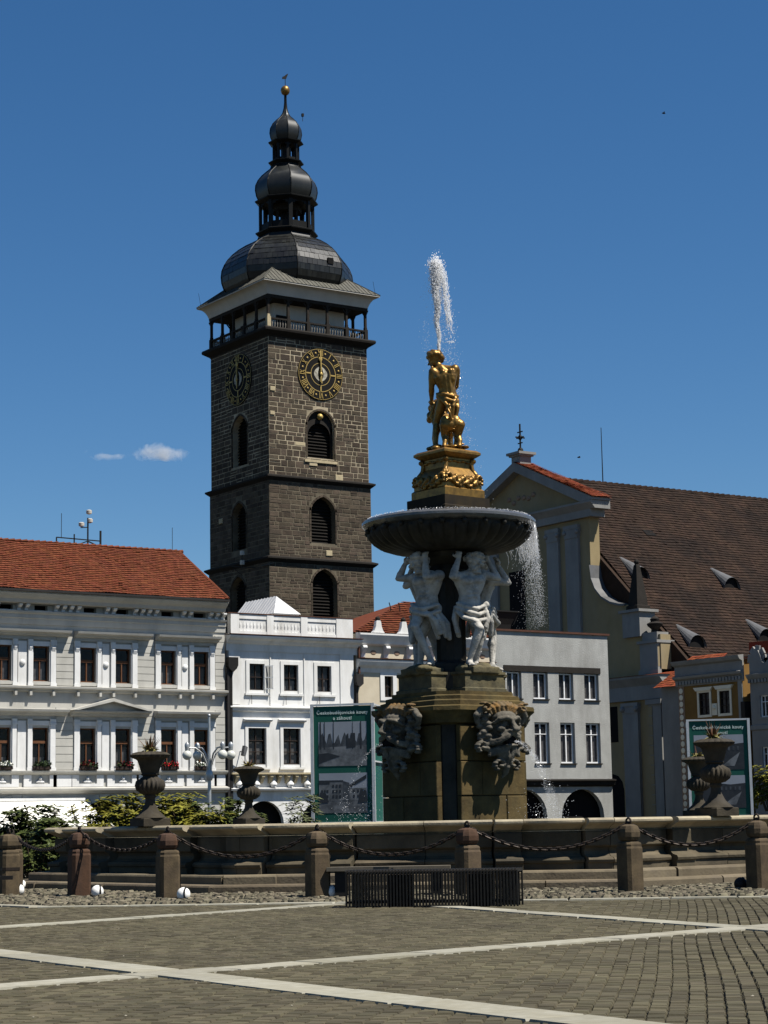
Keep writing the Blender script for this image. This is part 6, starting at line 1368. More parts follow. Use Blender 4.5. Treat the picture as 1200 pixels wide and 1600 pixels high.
# cobbles between kerb ring and steps
CB = MB(); nn = 6; CB.loft([[(.5 * cos(2 * pi * i / nn), .5 * sin(2 * pi * i / nn), -.5) for i in range(nn)], [(.5 * cos(2 * pi * i / nn), .5 * sin(2 * pi * i / nn), .1) for i in range(nn)], [(.34 * cos(2 * pi * i / nn + .2), .36 * sin(2 * pi * i / nn + .2), .5) for i in range(nn)]], cap=False)
CB.f.append(list(range(2 * nn, 3 * nn))); CB.mi.append(0); COB = CB.mesh('cobble', M['cobble'], 50)
cl = []; st_ = .155
for i in range(-95, 96):
    for j in range(-90, 10):
        x, y = i * st_ + rp.uniform(-.03, .03) + (j % 2) * st_ * .5, j * st_ * .93 + rp.uniform(-.03, .03)
        p2 = Vector((FC.x, FC.y)) + Matrix.Rotation(-YAW, 2) @ Vector((x, y)); cx = p2.x * cos(YAW) - p2.y * sin(YAW); cy = p2.x * sin(YAW) + p2.y * cos(YAW)
        if not in_oct(p2, 12.28) or in_oct(p2, 8.3) or abs(cx) > .2 * cy + 1.2: continue
        cl.append((cy, p2))
cl.sort(key=lambda s: s[0]); rest = MB(); Vs = [v.co.copy() for v in COB.vertices]; Fs = [tuple(p.vertices) for p in COB.polygons]
pick = set(range(0, 1200, 4))
for n_, (cy, p2) in enumerate(cl):
    s1, s2 = rp.uniform(.11, .18), rp.uniform(.1, .16); z = rp.uniform(-.035, .0); r3 = (rp.uniform(-.15, .15), rp.uniform(-.15, .15), rp.uniform(0, 6))
    if n_ in pick: link('cobble', COB, ground, (p2.x, p2.y, z), r3, (s1, s2, .1))
    else:
        MM = Matrix.Translation((p2.x, p2.y, z)) @ Euler(r3).to_matrix().to_4x4() @ Matrix.Diagonal((s1, s2, .1, 1)); rest.add([MM @ v for v in Vs], Fs)
rest.build('cobble_paving', M['cobble'], ground, smooth=50, kind='stuff')

# ------------------------------------------------------------------ bollards, chains, ground lamps
M['bollard'] = mat('bollard granite', (0.09, 0.067, 0.039), (0.048, 0.037, 0.024), scale=6, contrast=1.3, bump=.5, bscale=40, dirt=(.1, .07, .05), dirt_amt=.7, dscale=2.0, streak=1)
M['bollard_red'] = mat('rust stained granite', (0.07, 0.038, 0.023), (0.04, 0.025, 0.017), scale=5, contrast=1.3, bump=.5, bscale=40, dirt=(.07, .045, .035), dirt_amt=.8, dscale=2.5, streak=1)
M['iron'] = mat('wrought iron', (0.02, 0.017, 0.015), (0.035, 0.026, 0.02), rough=.5, scale=20, metal=.4)
M['lampwhite'] = mat('white enamel', (0.75, 0.74, 0.7), (0.65, 0.64, 0.6), rough=.4, scale=8)
BOL = [((-6.51, 34.84), 'pale stone bollard at the far left edge, the nearer one'), ((-6.95, 37.6), 'stone bollard partly hidden behind the leftmost bollard'), ((-5.08, 33.4), 'stone bollard with rust-red right side, left part of the ring'), ((-3.44, 31.62), 'stone bollard with iron loop hanging on its side'),
       ((-1.11, 31.2), 'stone bollard at the left end of the bench'), ((1.16, 30.6), 'stone bollard seen behind the slatted bench'), ((3.61, 30.85), 'stone bollard right of the slatted bench'), ((5.61, 31.2), 'stone bollard at the right edge of the photo')]
def och(h, c, z): return chsq(h, c, z)
def bol_mesh(w):
    b = MB(); b.loft([och(h * w, c * w, z) for h, c, z in ((.16, .045, -.05), (.16, .045, .6), (.16, .045, .66), (.15, .045, .69), (.152, .045, .72), (.142, .045, .745), (.105, .045, .765), (.1, .045, .775))]); return b
def head_mesh(w):
    b = MB(); b.loft([och(h * w, c * w, z) for h, c, z in ((.09, .04, .765), (.13, .055, .785), (.15, .065, .83), (.152, .065, .9), (.138, .06, .95), (.12, .05, .99), (.06, .03, 1.015), (.02, .01, 1.02))]); return b
ring_top = []
for n_, ((x, y), lab) in enumerate(BOL):
    p = cw(x, y); t = thing('bollard', (p.x, p.y, 0), lab, 'bollard', rotz=FROT + {2: -.2, 3: -.25, 4: -.2}.get(n_, -.05), group='bollards round the fountain')
    sc = (1.02, 1.0, 1.03, 1.0, .99, 1.0, 1.01, 1.03)[n_]; t.scale = (1, 1, sc)
    bol_mesh(1).build('post', M['bollard_red'] if n_ == 2 else M['bollard'], t); head_mesh(1).build('head', M['bollard_red'] if n_ in (2, 3, 5) else M['bollard'], t)
    r_ = MB(); pts = [(.0, .05 * cos(a), 1.06 + .05 * sin(a)) for a in [2 * pi * i / 10 for i in range(11)]]; r_.tube(pts, .016, 5, cap=False); r_.build('ring', M['iron'], t)
    if n_ == 3:
        r_ = MB(); r_.tube([(.165, -.02, .74), (.175, .02, .55), (.18, .04, .3), (.175, .0, .1), (.175, -.06, .12), (.175, -.07, .4), (.165, -.04, .72)], .014, 5); r_.build('hanging_loop', M['iron'], t)
    if n_ in (0,):
        r_ = MB(); r_.loft([och(.166, .047, .42), och(.166, .047, .47)]); r_.build('iron_band', M['iron'], t)
    ring_top.append(Vector((p.x, p.y, 1.04 * sc)))
LK = MB(); pts = []
for i in range(12):
    a = 2 * pi * i / 12; pts.append((.022 * cos(a), 0, .022 * sin(a) + (.026 if sin(a) > 0 else -.026)))
LK.tube(pts + [pts[0]], .013, 5, cap=False); LINK = LK.mesh('link', M['iron'], 60)
CH_L = ['hanging chain between the two bollards at the far left', 'hanging chain behind the rust-red bollard, from the far left pair', 'hanging chain between the rust-red bollard and the one with the loop', 'long hanging chain left of the bench', 'hanging chain above the left half of the bench', 'hanging chain right of the bench middle bollard', 'rightmost hanging chain of the ring']
def chain(a, b, sag, lab):
    t = thing('chain', a, lab, 'chain', group='chains between the bollards'); d = b - a; L = d.length; n = int(L * 1.12 / .078)
    prev = None
    P = lambda u: d * u + Vector((0, 0, -sag * 4 * u * (1 - u)))
    for i in range(n):
        u0, u1 = i / n, (i + 1) / n; p0, p1 = P(u0), P(u1); c = (p0 + p1) / 2; q = (p1 - p0).to_track_quat('Z', 'Y')
        o = link('link', LINK, t, c); o.rotation_mode = 'QUATERNION'; o.rotation_quaternion = q @ Euler((0, 0, (pi / 2) * (i % 2) + .5)).to_quaternion(); o.scale = (1, 1, (p1 - p0).length / .068)
for i in range(7): chain(ring_top[i], ring_top[i + 1], (.12, .3, .3, .4, .4, .37, .36)[i], CH_L[i])
for n_, ((x, y), lab) in enumerate((((-6.38, 35.09), 'round white ground lamp beside the far left bollard'), ((-6.9, 38.2), 'round white ground lamp behind the far left bollards'), ((-4.78, 33.38), 'round white ground lamp right of the rust-red bollard'), ((-3.17, 31.35), 'round white ground lamp right of the bollard with the loop'), ((-.9, 31.2), 'round white ground lamp behind the bench leg'), ((5.36, 31.4), 'round ground lamp in shadow left of the rightmost bollard'))):
    p = cw(x, y); t = thing('ground_lamp', (p.x, p.y, .09), lab, 'ground lamp', rotz=-YAW + rp.uniform(-.3, .3), group='ground lamps by the bollards')
    b = MB(); b.ball((0, 0, 0), .105, 16, 10); b.build('shell', M['lampwhite'] if n_ != 5 else M['black'], t, smooth=60)  # shade on the last lamp is painted in: black shell instead of white
    b = MB()
    for i in range(20):
        a, c = 2 * pi * i / 20, 2 * pi * (i + 1) / 20
        b.quad((.03, .109 * cos(a), .109 * sin(a)), (.03, .109 * cos(c), .109 * sin(c)), (.055, .102 * cos(c), .102 * sin(c)), (.055, .102 * cos(a), .102 * sin(a)))
    b.build('band', M['black'], t); b = MB(); b.lathe([(.1, -.1), (.08, -.03)], 12); b.build('foot', M['black'], t)

# ------------------------------------------------------------------ benches
M['bench'] = mat('dark steel slat', (0.02, 0.019, 0.018), (0.035, 0.032, 0.028), rough=.45, scale=10, metal=.5)
M['benchwood'] = mat('grey bench board', (0.12, 0.105, 0.08), (0.0816, 0.0714, 0.0544), scale=8, rough=.7)
pa, pb = cw(-.6, 27.45), cw(1.66, 26.95); d = pb - pa
BN = thing('slatted_bench', pa, 'long low bench of black vertical steel slats before the fountain', 'bench', rotz=math.atan2(d.y, d.x)); L = d.length
rb = MB(); rb.prism_x([(0, 0), (0, .47), (.02, .49), (.44, .49), (.46, .47), (.46, 0), (.43, 0), (.43, .45), (.03, .45), (.03, 0)], -.011, .011); RIB = rb.mesh('slat', M['bench']); fix(link('slat', RIB, BN, (0, 0, 0)))
n = 54
for i in range(1, n): link('slat', RIB, BN, (L * i / (n - 1), 0, 0))
for y, z in ((.04, .05), (.4, .05), (.04, .43), (.4, .43)): b = MB(); b.box(0, L, y, y + .025, z, z + .03); b.build('rail', M['bench'], BN)
for x in (.55, 1.65): b = MB(); b.box(x, x + .3, .1, .36, -.02, .42); b.build('support_block', M['black'], BN)
pa, pb = cw(-.97, 31.0), cw(.9, 30.9); d = pb - pa
B2 = thing('board_bench', pa, 'plain board bench half hidden behind the slatted bench', 'bench', rotz=math.atan2(d.y, d.x)); L = d.length
b = MB(); b.box(0, L, 0, .42, .4, .46); b.build('seat', M['benchwood'], B2)
for x in (.12, L - .3): b = MB(); b.box(x, x + .18, .06, .36, -.02, .4); b.build('leg', M['black'], B2)
RL = thing('metal_rail', cw(-5.95, 31.6), 'dark metal rail end at the left edge of the photo', 'rail', rotz=-YAW); b = MB(); b.bar((-1.5, 0, .38), (.12, 0, .38), .06); b.build('top_bar', M['black'], RL); b = MB(); b.bar((-.12, 0, 0), (-.12, 0, .38), .06); b.build('leg', M['black'], RL)

# ------------------------------------------------------------------ poster pillars
M['green'] = mat('green poster', (0.014, 0.08, 0.06), (0.012, 0.07, 0.052), rough=.5, scale=1)
M['print_sky'] = mat('print light grey', (0.25, 0.275, 0.31), (0.2, 0.22, 0.25), rough=.5, scale=1.2)
M['print_mid'] = mat('print mid grey', (0.07, 0.08, 0.09), (0.035, 0.04, 0.047), rough=.5, scale=5, contrast=2)
M['print_dark'] = mat('print dark grey', (0.02, 0.024, 0.03), (0.035, 0.04, 0.045), rough=.5, scale=6)
M['print_snow'] = mat('print pale ground', (0.15, 0.16, 0.17), (0.06, 0.066, 0.072), rough=.5, scale=3, contrast=2)
M['steel'] = mat('brushed frame', (0.55, 0.56, 0.56), (0.45, 0.46, 0.46), rough=.4, scale=6, metal=.3)
M['lettering'] = mat('pale lettering', (0.5, 0.58, 0.54), (0.46, 0.54, 0.5), rough=.5)
def text(parent, s, size, x, y, z, name='lettering'):
    c = bpy.data.curves.new(name, 'FONT'); c.body = s; c.size = size; c.align_x = 'CENTER'; c.align_y = 'CENTER'; c.extrude = .002; c.space_character = 1.12; c.offset = 0.003
    c.materials.append(M['lettering']); o = bpy.data.objects.new(name, c); COL.objects.link(o); o.parent = parent; o.location = (x, y, z); o.rotation_euler = (pi / 2, 0, 0); return o
def poly(parent, pts, y, m, name): b = MB(); b.add([(x, y, z) for x, z in pts], [tuple(range(len(pts)))]); return b.build(name, m, parent)
def pillar(loc, rz, w, ztop, lab, kind):
    t = thing('poster_pillar', loc, lab, 'poster pillar', rotz=rz, group='poster pillars'); D = w
    b = MB(); b.box(-w / 2 + .03, w / 2 - .03, .03, D - .03, .1, ztop - .03); b.build('core', M['green'], t)
    for x, y in ((-w / 2, 0), (w / 2, 0), (-w / 2, D), (w / 2, D)): b = MB(); b.box(x - .04, x + .04, y - .04, y + .04, 0, ztop + .03); b.build('frame_post', M['steel'], t)
    for z in (ztop, 2.72 if kind == 'a' else 2.5, 1.15):
        b = MB(); b.box(w / 2 - .02, w / 2 + .02, .04, D - .04, z - .02, z + .02); b.build('frame_rail', M['steel'], t)
    b = MB(); b.box(-w / 2, w / 2, -.03, .02, ztop - .02, ztop + .03); b.build('frame_rail', M['steel'], t)
    b = MB(); b.box(-w / 2, w / 2, -.03, .02, 1.12, 1.17); b.build('frame_rail', M['steel'], t)
    p = MB(); p.box(-w / 2 + .05, w / 2 - .05, 0.0, .028, 1.17, ztop - .03); po = p.build('poster', M['green'], t)
    h = ztop - 1.17; x0, x1 = -w / 2 + .17, w / 2 - .17
    text(po, 'Českobudějovické kouty', w * .074, 0, -.006, ztop - .2 * w / 1.6); text(po, 'a zákoutí', w * .074, 0, -.006, ztop - .345 * w / 1.6)
    za0, za1 = 1.17 + h * .475, ztop - .34 - .1 * w / 1.6; zb0, zb1 = 1.17 + h * .075, 1.17 + h * .415
    if kind == 'a':
        # winter park with bare trees
        g1 = poly(po, [(x0, za0), (x1, za0), (x1, za1), (x0, za1)], -.004, M['print_sky'], 'photo_print'); H_ = za1 - za0
        poly(po, [(x0, za0), (x1, za0), (x1, za0 + H_ * .46), (x0, za0 + H_ * .42)], -.007, M['print_snow'], 'print_ground')
        poly(po, [(x0, za0 + H_ * .4)] + [(x0 + (x1 - x0) * i / 24, za0 + H_ * (.44 + .32 * abs(sin(i * 2.3)) * (1 if i not in (7, 8, 9) else .6))) for i in range(25)] + [(x1, za0 + H_ * .45)], -.006, M['print_mid'], 'print_woods')
        for fx, tw in ((.02, .05), (.11, .03), (.3, .024), (.7, .02), (.86, .045)): poly(po, [(x0 + (x1 - x0) * fx, za0 + H_ * .38), (x0 + (x1 - x0) * fx + tw, za0 + H_ * .38), (x0 + (x1 - x0) * (fx + .01) + tw * .6, za1), (x0 + (x1 - x0) * (fx + .01), za1)], -.009, M['print_dark'], 'print_trunk')
        poly(po, [(x0 + (x1 - x0) * a, za0 + H_ * c) for a, c in ((.58, .4), (.58, .7), (.62, .74), (.63, .62), (.66, .62), (.67, .74), (.76, .74), (.77, .42))], -.01, M['print_dark'], 'print_monument')
        poly(po, [(x0, za0 + H_ * .06), (x0 + (x1 - x0) * .45, za0 + H_ * .22), (x0 + (x1 - x0) * .2, za0 + H_ * .3), (x0, za0 + H_ * .28)], -.01, M['print_dark'], 'print_shadow')
        g2 = poly(po, [(x0, zb0), (x1, zb0), (x1, zb1), (x0, zb1)], -.004, M['print_sky'], 'photo_print'); H_ = zb1 - zb0; X = lambda a: x0 + (x1 - x0) * a
        poly(po, [(x0, zb0), (x1, zb0), (x1, zb0 + H_ * .3), (x0, zb0 + H_ * .3)], -.006, M['print_snow'], 'print_ground')
        for a, c, tp in ((0, .22, .72), (.22, .5, .78), (.63, .98, .62)):
            poly(po, [(X(a), zb0 + H_ * .3), (X(c), zb0 + H_ * .3), (X(c), zb0 + H_ * tp), (X(a), zb0 + H_ * tp)], -.007, M['print_snow'], 'print_house')
            poly(po, [(X(a), zb0 + H_ * tp), (X(c), zb0 + H_ * (tp if tp > .65 else .85)), (X(c) , zb0 + H_ * (.82 if tp > .65 else .95)), (X(a), zb0 + H_ * (.82 if tp > .65 else .7))], -.009, M['print_dark'], 'print_roof')
            for r_ in range(3):
                for q in range(3):
                    xa = a + (c - a) * (.2 + .25 * q); za = .38 + .13 * r_
                    if za < tp - .08: poly(po, [(X(xa), zb0 + H_ * za), (X(xa) + .05, zb0 + H_ * za), (X(xa) + .05, zb0 + H_ * (za + .07)), (X(xa), zb0 + H_ * (za + .07))], -.01, M['print_dark'], 'print_window')
        poly(po, [(X(.5), zb0 + H_ * .3), (X(.63), zb0 + H_ * .3), (X(.63), zb0 + H_ * .75), (X(.5), zb0 + H_ * .8)], -.008, M['print_mid'], 'print_trees'); poly(po, [(X(.0), zb0 + H_ * .25), (X(.2), zb0 + H_ * .27), (X(.14), zb0 + H_ * .5), (X(.02), zb0 + H_ * .52)], -.011, M['print_dark'], 'print_shrub'); poly(po, [(X(.8), zb0 + H_ * .25), (X(1.0), zb0 + H_ * .27), (X(.98), zb0 + H_ * .55), (X(.86), zb0 + H_ * .6)], -.011, M['print_dark'], 'print_shrub')
    else:
        for z0_, z1_ in ((za0, za1), (zb0, zb1)):
            H_ = z1_ - z0_; X = lambda a: x0 + (x1 - x0) * a
            poly(po, [(x0, z0_), (x1, z0_), (x1, z1_), (x0, z1_)], -.004, M['print_sky'], 'photo_print')
            poly(po, [(x0, z0_)] + [(x1, z0_), (x1, z0_ + H_ * .76), (X(.7), z0_ + H_ * .72), (X(.3), z0_ + H_ * .8), (x0, z0_ + H_ * .78)], -.006, M['print_dark'], 'print_hill')
            poly(po, [(X(.55), z0_ + H_ * .1), (X(.8), z0_ + H_ * .1), (X(.92), z0_ + H_ * .5), (X(.72), z0_ + H_ * .3)], -.008, M['print_snow'], 'print_gable')
            for q in range(5): poly(po, [(X(.5 + q * .09), z0_ + H_ * .55), (X(.54 + q * .09), z0_ + H_ * .55), (X(.54 + q * .09), z0_ + H_ * .66), (X(.5 + q * .09), z0_ + H_ * .66)], -.009, M['print_mid'], 'print_window')
    return t
pillar(cw(-1.19, 53), -YAW - R(9), 1.62, 4.2, 'green poster pillar with two winter photographs, left of the fountain pillar', 'a')
pillar(cw(10.1, 62), -YAW - R(8), 1.84, 4.06, 'green poster pillar behind the right-hand stone urns', 'b')

# ------------------------------------------------------------------ street lamp
M['lampmetal'] = mat('grey lamp metal', (0.4, 0.41, 0.41), (0.3, 0.31, 0.31), rough=.35, scale=5, metal=.5)
M['globe'] = mat('milky lamp globe', (0.55, 0.55, 0.48), (0.45, 0.45, 0.4), rough=.15, scale=5, spec=.6)
LP = thing('street_lamp', cw(-7.06, 80), 'grey street lamp with curved arms and glass globes before the stucco house', 'street lamp', rotz=-YAW)
b = MB(); b.tube([(0, 0, 0), (0, 0, 3.3), (0, 0, 5.4)], [.09, .07, .05], 8); b.ball((0, 0, 5.45), .07, 8, 6); b.build('pole', M['lampmetal'], LP, smooth=50)
b = MB(); b.lathe([(.1, 2.9), (.14, 3.0), (.14, 3.2), (.1, 3.3)], 10); b.build('collar', M['lampmetal'], LP, smooth=50)
for dx, dy in ((-.85, -.25), (-.5, .35), (.55, -.3), (.83, .3)):
    b = MB(); b.tube([(dx * .06, dy * .06, 3.0), (dx * .1, dy * .1, 3.5), (dx * .3, dy * .3, 3.95), (dx * .62, dy * .62, 4.18), (dx * .95, dy * .95, 4.2)], .035, 6); a_ = b.build('lamp_arm', M['lampmetal'], LP, smooth=60)
    b = MB(); b.lathe([(.02, 4.42), (.08, 4.36), (.1, 4.28), (.09, 4.2), (.08, 4.05)], 10, c=(dx, dy, 0)); b.build('lamp_cap', M['lampmetal'], a_, smooth=60)
    b = MB(); b.ball((dx, dy, 3.9), .19, 14, 9); b.build('globe', M['globe'], a_, smooth=60)

# ------------------------------------------------------------------ shrubs behind the basin
M['leaf_y'] = mat('yellow-green leaf', (0.17, 0.155, 0.02), (0.085, 0.085, 0.015), rough=.5, scale=3, island=.3)
M['leaf_g'] = mat('green leaf', (0.065, 0.078, 0.02), (0.035, 0.046, 0.014), rough=.45, scale=3, island=.3)
M['leaf_p'] = mat('pale oleander leaf', (0.11, 0.12, 0.06), (0.055, 0.065, 0.03), rough=.45, scale=3, island=.3)
M['stemwood'] = mat('shrub stem', (0.06, 0.045, 0.03), scale=6)
rl = random.Random(77)
def leafset(b, c, out, n, ln, wd):
    """rosette of long folded leaflets"""
    out = out.normalized(); t = out.cross(Vector((.3, .2, .9))).normalized(); u = out.cross(t)
    for i in range(n):
        a = 2 * pi * i / n + rl.uniform(-.3, .3); d = (out * rl.uniform(.15, .8) + t * cos(a) + u * sin(a)).normalized(); d.z -= .25; d.normalize()
        s_ = d.cross(Vector((0, 0, 1)))
        if s_.length < .1: s_ = t.copy()
        s_.normalize(); l = ln * rl.uniform(.7, 1.2); w = wd * rl.uniform(.8, 1.2); k = Vector((0, 0, -.12 * l))
        b.add([c, c + d * l * .45 + s_ * w + k * .2, c + d * l + k, c + d * l * .45 - s_ * w + k * .2, c + d * l * .5 + Vector((0, 0, .25 * w))], [(0, 1, 4), (1, 2, 4), (2, 3, 4), (3, 0, 4)])
def shrub(x, y, w, h, z0, leafm, lab, n=150, ln=.2, wd=.035, name='shrub', group='shrubs behind the basin', trunk=False, nl=6):
    p = cw(x, y); t = thing(name, (p.x, p.y, 0), lab, 'shrub' if not trunk else 'tree', rotz=-YAW, group=group)
    st = MB(); tips = []
    if trunk:
        st.tube([(0, 0, 0), (.03, 0, h * .3), (0, 0, z0 + .3)], [.05, .04, .03], 6)
    ns = 14
    for i in range(ns):
        a = rl.uniform(0, 2 * pi); r_ = w * rl.uniform(.3, .95); top = Vector((r_ * cos(a), r_ * sin(a) * .7, rl.uniform(z0 + .3 * (h - z0), h * .95)))
        base = Vector((top.x * .25, top.y * .25, z0 * .9 if trunk else 0)); st.tube([base, base.lerp(top, .5) + Vector((rl.uniform(-.06, .06), 0, .08)), top], [.02, .014, .008], 5); tips.append((base, top))
    st.build('trunk' if trunk else 'stems', M['stemwood'], t)
    b = MB()
    clumps = [Vector((w * rl.uniform(-.8, .8), w * .6 * rl.uniform(-.8, .8), z0 + (h - z0) * rl.uniform(.2, .9))) for _ in range(10)]
    for i in range(n):
        if i < n * .7:
            cc = rl.choice(clumps); c = cc + Vector((rl.gauss(0, .16 * w), rl.gauss(0, .14 * w), rl.gauss(0, .13 * (h - z0)))); 
        else:
            bs, tp = rl.choice(tips); c = bs.lerp(tp, rl.uniform(.5, 1.05))
        c.z = min(max(c.z, z0 + .03), h); leafset(b, c, Vector((c.x, c.y * 1.2, c.z - z0 + .15)), nl, ln, wd)
    b.build('crown' if trunk else 'foliage', leafm, t); return t
SH = [(-9.1, 48, .75, 1.5, 0, 'leaf_g', 'dark leafy shrub at the far left before the awning'), (-8.1, 47.5, .8, 1.62, 0, 'leaf_g', 'dark shrub second from the left, before the awning'), (-7.35, 45.2, .62, 1.3, 0, 'leaf_g', 'low dark shrub beside the left end of the basin'), (-7.2, 50.5, .85, 1.85, 0, 'leaf_y', 'yellowish shrub left of the tall urn'), (-6.0, 50.8, .8, 1.95, 0, 'leaf_y', 'yellowish shrub behind the tall urn'), (-5.2, 51.2, .8, 1.9, 0, 'leaf_y', 'yellow-green shrub right of the tall urn'), (-6.6, 50.2, .8, 1.9, 0, 'leaf_y', 'yellowish shrub just left of the tall urn foot'), (-4.75, 50.4, .7, 1.85, 0, 'leaf_y', 'yellow-green shrub left of the street lamp'), (-4.3, 51, .75, 1.92, 0, 'leaf_g', 'dense green shrub below the street lamp'), (-3.6, 51.3, .55, 1.7, 0, 'leaf_g', 'green shrub left of the farther small urn')]
for x, y, w, h, z0, lm, lab in SH: shrub(x, y, w, h, z0, M[lm], lab, 460, .2, .042)
shrub(-2.45, 51.5, .62, 1.8, .2, M['leaf_p'], 'pale oleander shrub between the small urn and the poster pillar', 150, .22, .03, nl=7)
shrub(-7.5, 43.0, .5, 1.05, 0, M['leaf_g'], 'low shrub beside the leftmost bollards', 150, .13, .03)
shrub(14.0, 75, .7, 2.95, 1.45, M['leaf_y'], 'small round-headed tree at the right edge', 300, .14, .05, name='small_tree', group=None, trunk=True)

# ------------------------------------------------------------------ water in the air
rw = random.Random(99)
OCT = [Vector(p) for p in ((1, 0, 0), (-1, 0, 0), (0, 1, 0), (0, -1, 0), (0, 0, 1), (0, 0, -1))]; OF = [(0, 2, 4), (2, 1, 4), (1, 3, 4), (3, 0, 4), (2, 0, 5), (1, 2, 5), (3, 1, 5), (0, 3, 5)]
def drop(b, c, r, st=1.0):
    q = Euler((rw.uniform(0, 6), rw.uniform(0, 6), rw.uniform(0, 6))).to_matrix() if st == 1 else Matrix.Identity(3)
    b.add([c + q @ Vector((v.x * r * rw.uniform(.6, 1.2), v.y * r * rw.uniform(.6, 1.2), v.z * r * st)) for v in OCT], OF)
def fcw(x, y, z): return cw(1.34 + x, 41.5 + y, z)
jet = MB()
for i in range(10000):           # rising jet: thin at the foot, a dense ragged head
    t = rw.random() ** .6; z = 10.75 + 2.25 * t; w = .016 + .085 * t ** 1.5
    cx = -.1 + .02 * sin(z * 9) - .05 * t; c = fcw(cx + rw.gauss(0, w * .6), .45 + rw.gauss(0, w * .6), z + rw.gauss(0, .03)); drop(jet, c, rw.uniform(.004, .011) * (.8 + .6 * t), rw.choice((1, 1, 2.2)))
for i in range(4200): c = fcw(-.14 + rw.gauss(0, .055), .45 + rw.gauss(0, .055), 12.72 + rw.gauss(0, .16)); drop(jet, c, rw.uniform(.005, .015))
for i in range(1300):           # sheet falling back on the right
    t = min(1.15, abs(rw.gauss(0, .5))); z = 12.95 - 1.5 * t; cx = -.06 + .2 * t ** .6; c = fcw(cx + rw.gauss(0, .028 + .02 * t), .45 + rw.gauss(0, .05), z); drop(jet, c, rw.uniform(.004, .012), 2.0)
for i in range(70):             # connected streaks in the column and in the falling strand
    up = i < 46; z0 = rw.uniform(10.75, 12.3) if up else rw.uniform(11.9, 12.9); ln = rw.uniform(.25, .7); pts = []; ph = rw.uniform(0, 6); ox, oy = rw.gauss(0, .035), rw.gauss(0, .035)
    for q in range(9):
        z = z0 + ln * q / 8 if up else z0 - ln * q / 8; tt = (z - 10.75) / 2.25; bx = -.1 - .05 * tt if up else -.06 + .2 * max(0, (12.95 - z) / 1.5) ** .6
        pts.append(fcw(bx + ox * (.4 + tt) + .012 * sin(q * 1.7 + ph), .45 + oy + .012 * cos(q * 1.3 + ph), z))
    jet.tube(pts, [rw.uniform(.004, .014) * sin(pi * (q + .6) / 9.2) for q in range(9)], 5)
jet.build('water_jet', M['spray'], None, kind='stuff', label='white water jet rising behind the gilded statue')
dr = MB()
for i in range(2200):           # loose drops drifting right of the jet and down past the statue
    t = rw.random(); z = 12.8 - 5.2 * t; c = fcw(-.1 + .55 * t + rw.gauss(0, .09 + .12 * t), .4 + rw.gauss(0, .2), z); drop(dr, c, rw.uniform(.003, .011))
for i in range(200): z = rw.uniform(10.6, 12.6); c = fcw(-.35 + rw.gauss(0, .07), .45, z); drop(dr, c, rw.uniform(.003, .01))
for i in range(900): a = rw.uniform(0, 2 * pi); c = Vector((FC.x + 1.72 * cos(a), FC.y + 1.72 * sin(a), 7.31 + abs(rw.gauss(0, .01)))); drop(dr, c, rw.uniform(.005, .012))
dr.build('water_drops', M['drops'], None, kind='stuff', label='loose water drops around the statue and bowl')
ov = MB(); OA = FROT - .34
for i in range(5000):          # overflow off the right of the bowl: a ragged curtain breaking into drops
    a = rw.gauss(-.02, .15) if i % 4 else rw.gauss(-.5, .2); t = rw.random() ** 1.1
    k = round(a * 22) / 22 + .02 * sin(t * 14 + a * 30); w = max(0, 1 - 1.6 * t); aa = a * (1 - .6 * w) + k * .6 * w
    r_ = 1.79 + .13 * t ** .7 + rw.gauss(0, .008 + .05 * t); z = 7.2 - 2.1 * t + rw.gauss(0, .02)
    c = Vector((FC.x + r_ * cos(aa + OA), FC.y + r_ * sin(aa + OA), z)); drop(ov, c, rw.uniform(.0025, .0075) * (1.3 - .5 * t), 2.2 if t < .5 else 1.3)
for i in range(260):
    a = rw.gauss(-.08, .24); t1 = rw.uniform(.08, .34); pts = []
    for q in range(7):
        t = t1 * q / 6; aa = a + .025 * sin(q * 1.3 + i); r_ = 1.79 + .13 * t ** .7; pts.append(Vector((FC.x + r_ * cos(aa + OA), FC.y + r_ * sin(aa + OA), 7.22 - 2.3 * t)))
    ov.tube(pts, [.004 * rw.uniform(.5, 1.4) for _ in range(6)] + [.0015], 4)
for i in range(300): a = R(-25) + FROT + rw.gauss(0, .3); r_ = 1.6 + .1 * rw.random(); c = Vector((FC.x + r_ * cos(a), FC.y + r_ * sin(a), 7.31 + abs(rw.gauss(0, .02)))); drop(ov, c, rw.uniform(.005, .012))
ov.build('bowl_overflow', M['drops'], None, kind='stuff', label='curtain of water spilling off the right side of the bowl')
sp = MB()
for q in range(4):              # spouts from the mask mouths
    for i in range(700 if q != 3 else 250):
        t = rw.random(); v = 1.15 * t; y = -1.85 - v; z = 2.66 - 1.6 * t * t + rw.gauss(0, .012 + .05 * t); p = Matrix.Rotation(FROT + q * pi / 2, 3, 'Z') @ Vector((rw.gauss(0, .012 + .05 * t), y, z)); drop(sp, Vector((FC.x + p.x, FC.y + p.y, p.z)), rw.uniform(.003, .009))
    for i in range(160): p = Matrix.Rotation(FROT + q * pi / 2, 3, 'Z') @ Vector((rw.gauss(0, .25), -2.6 + rw.gauss(0, .3), .95 + abs(rw.gauss(0, .35)))); drop(sp, Vector((FC.x + p.x, FC.y + p.y, p.z)), rw.uniform(.004, .012))
sp.build('mask_spouts', M['drops'], None, kind='stuff', label='thin water spouts from the mask mouths')

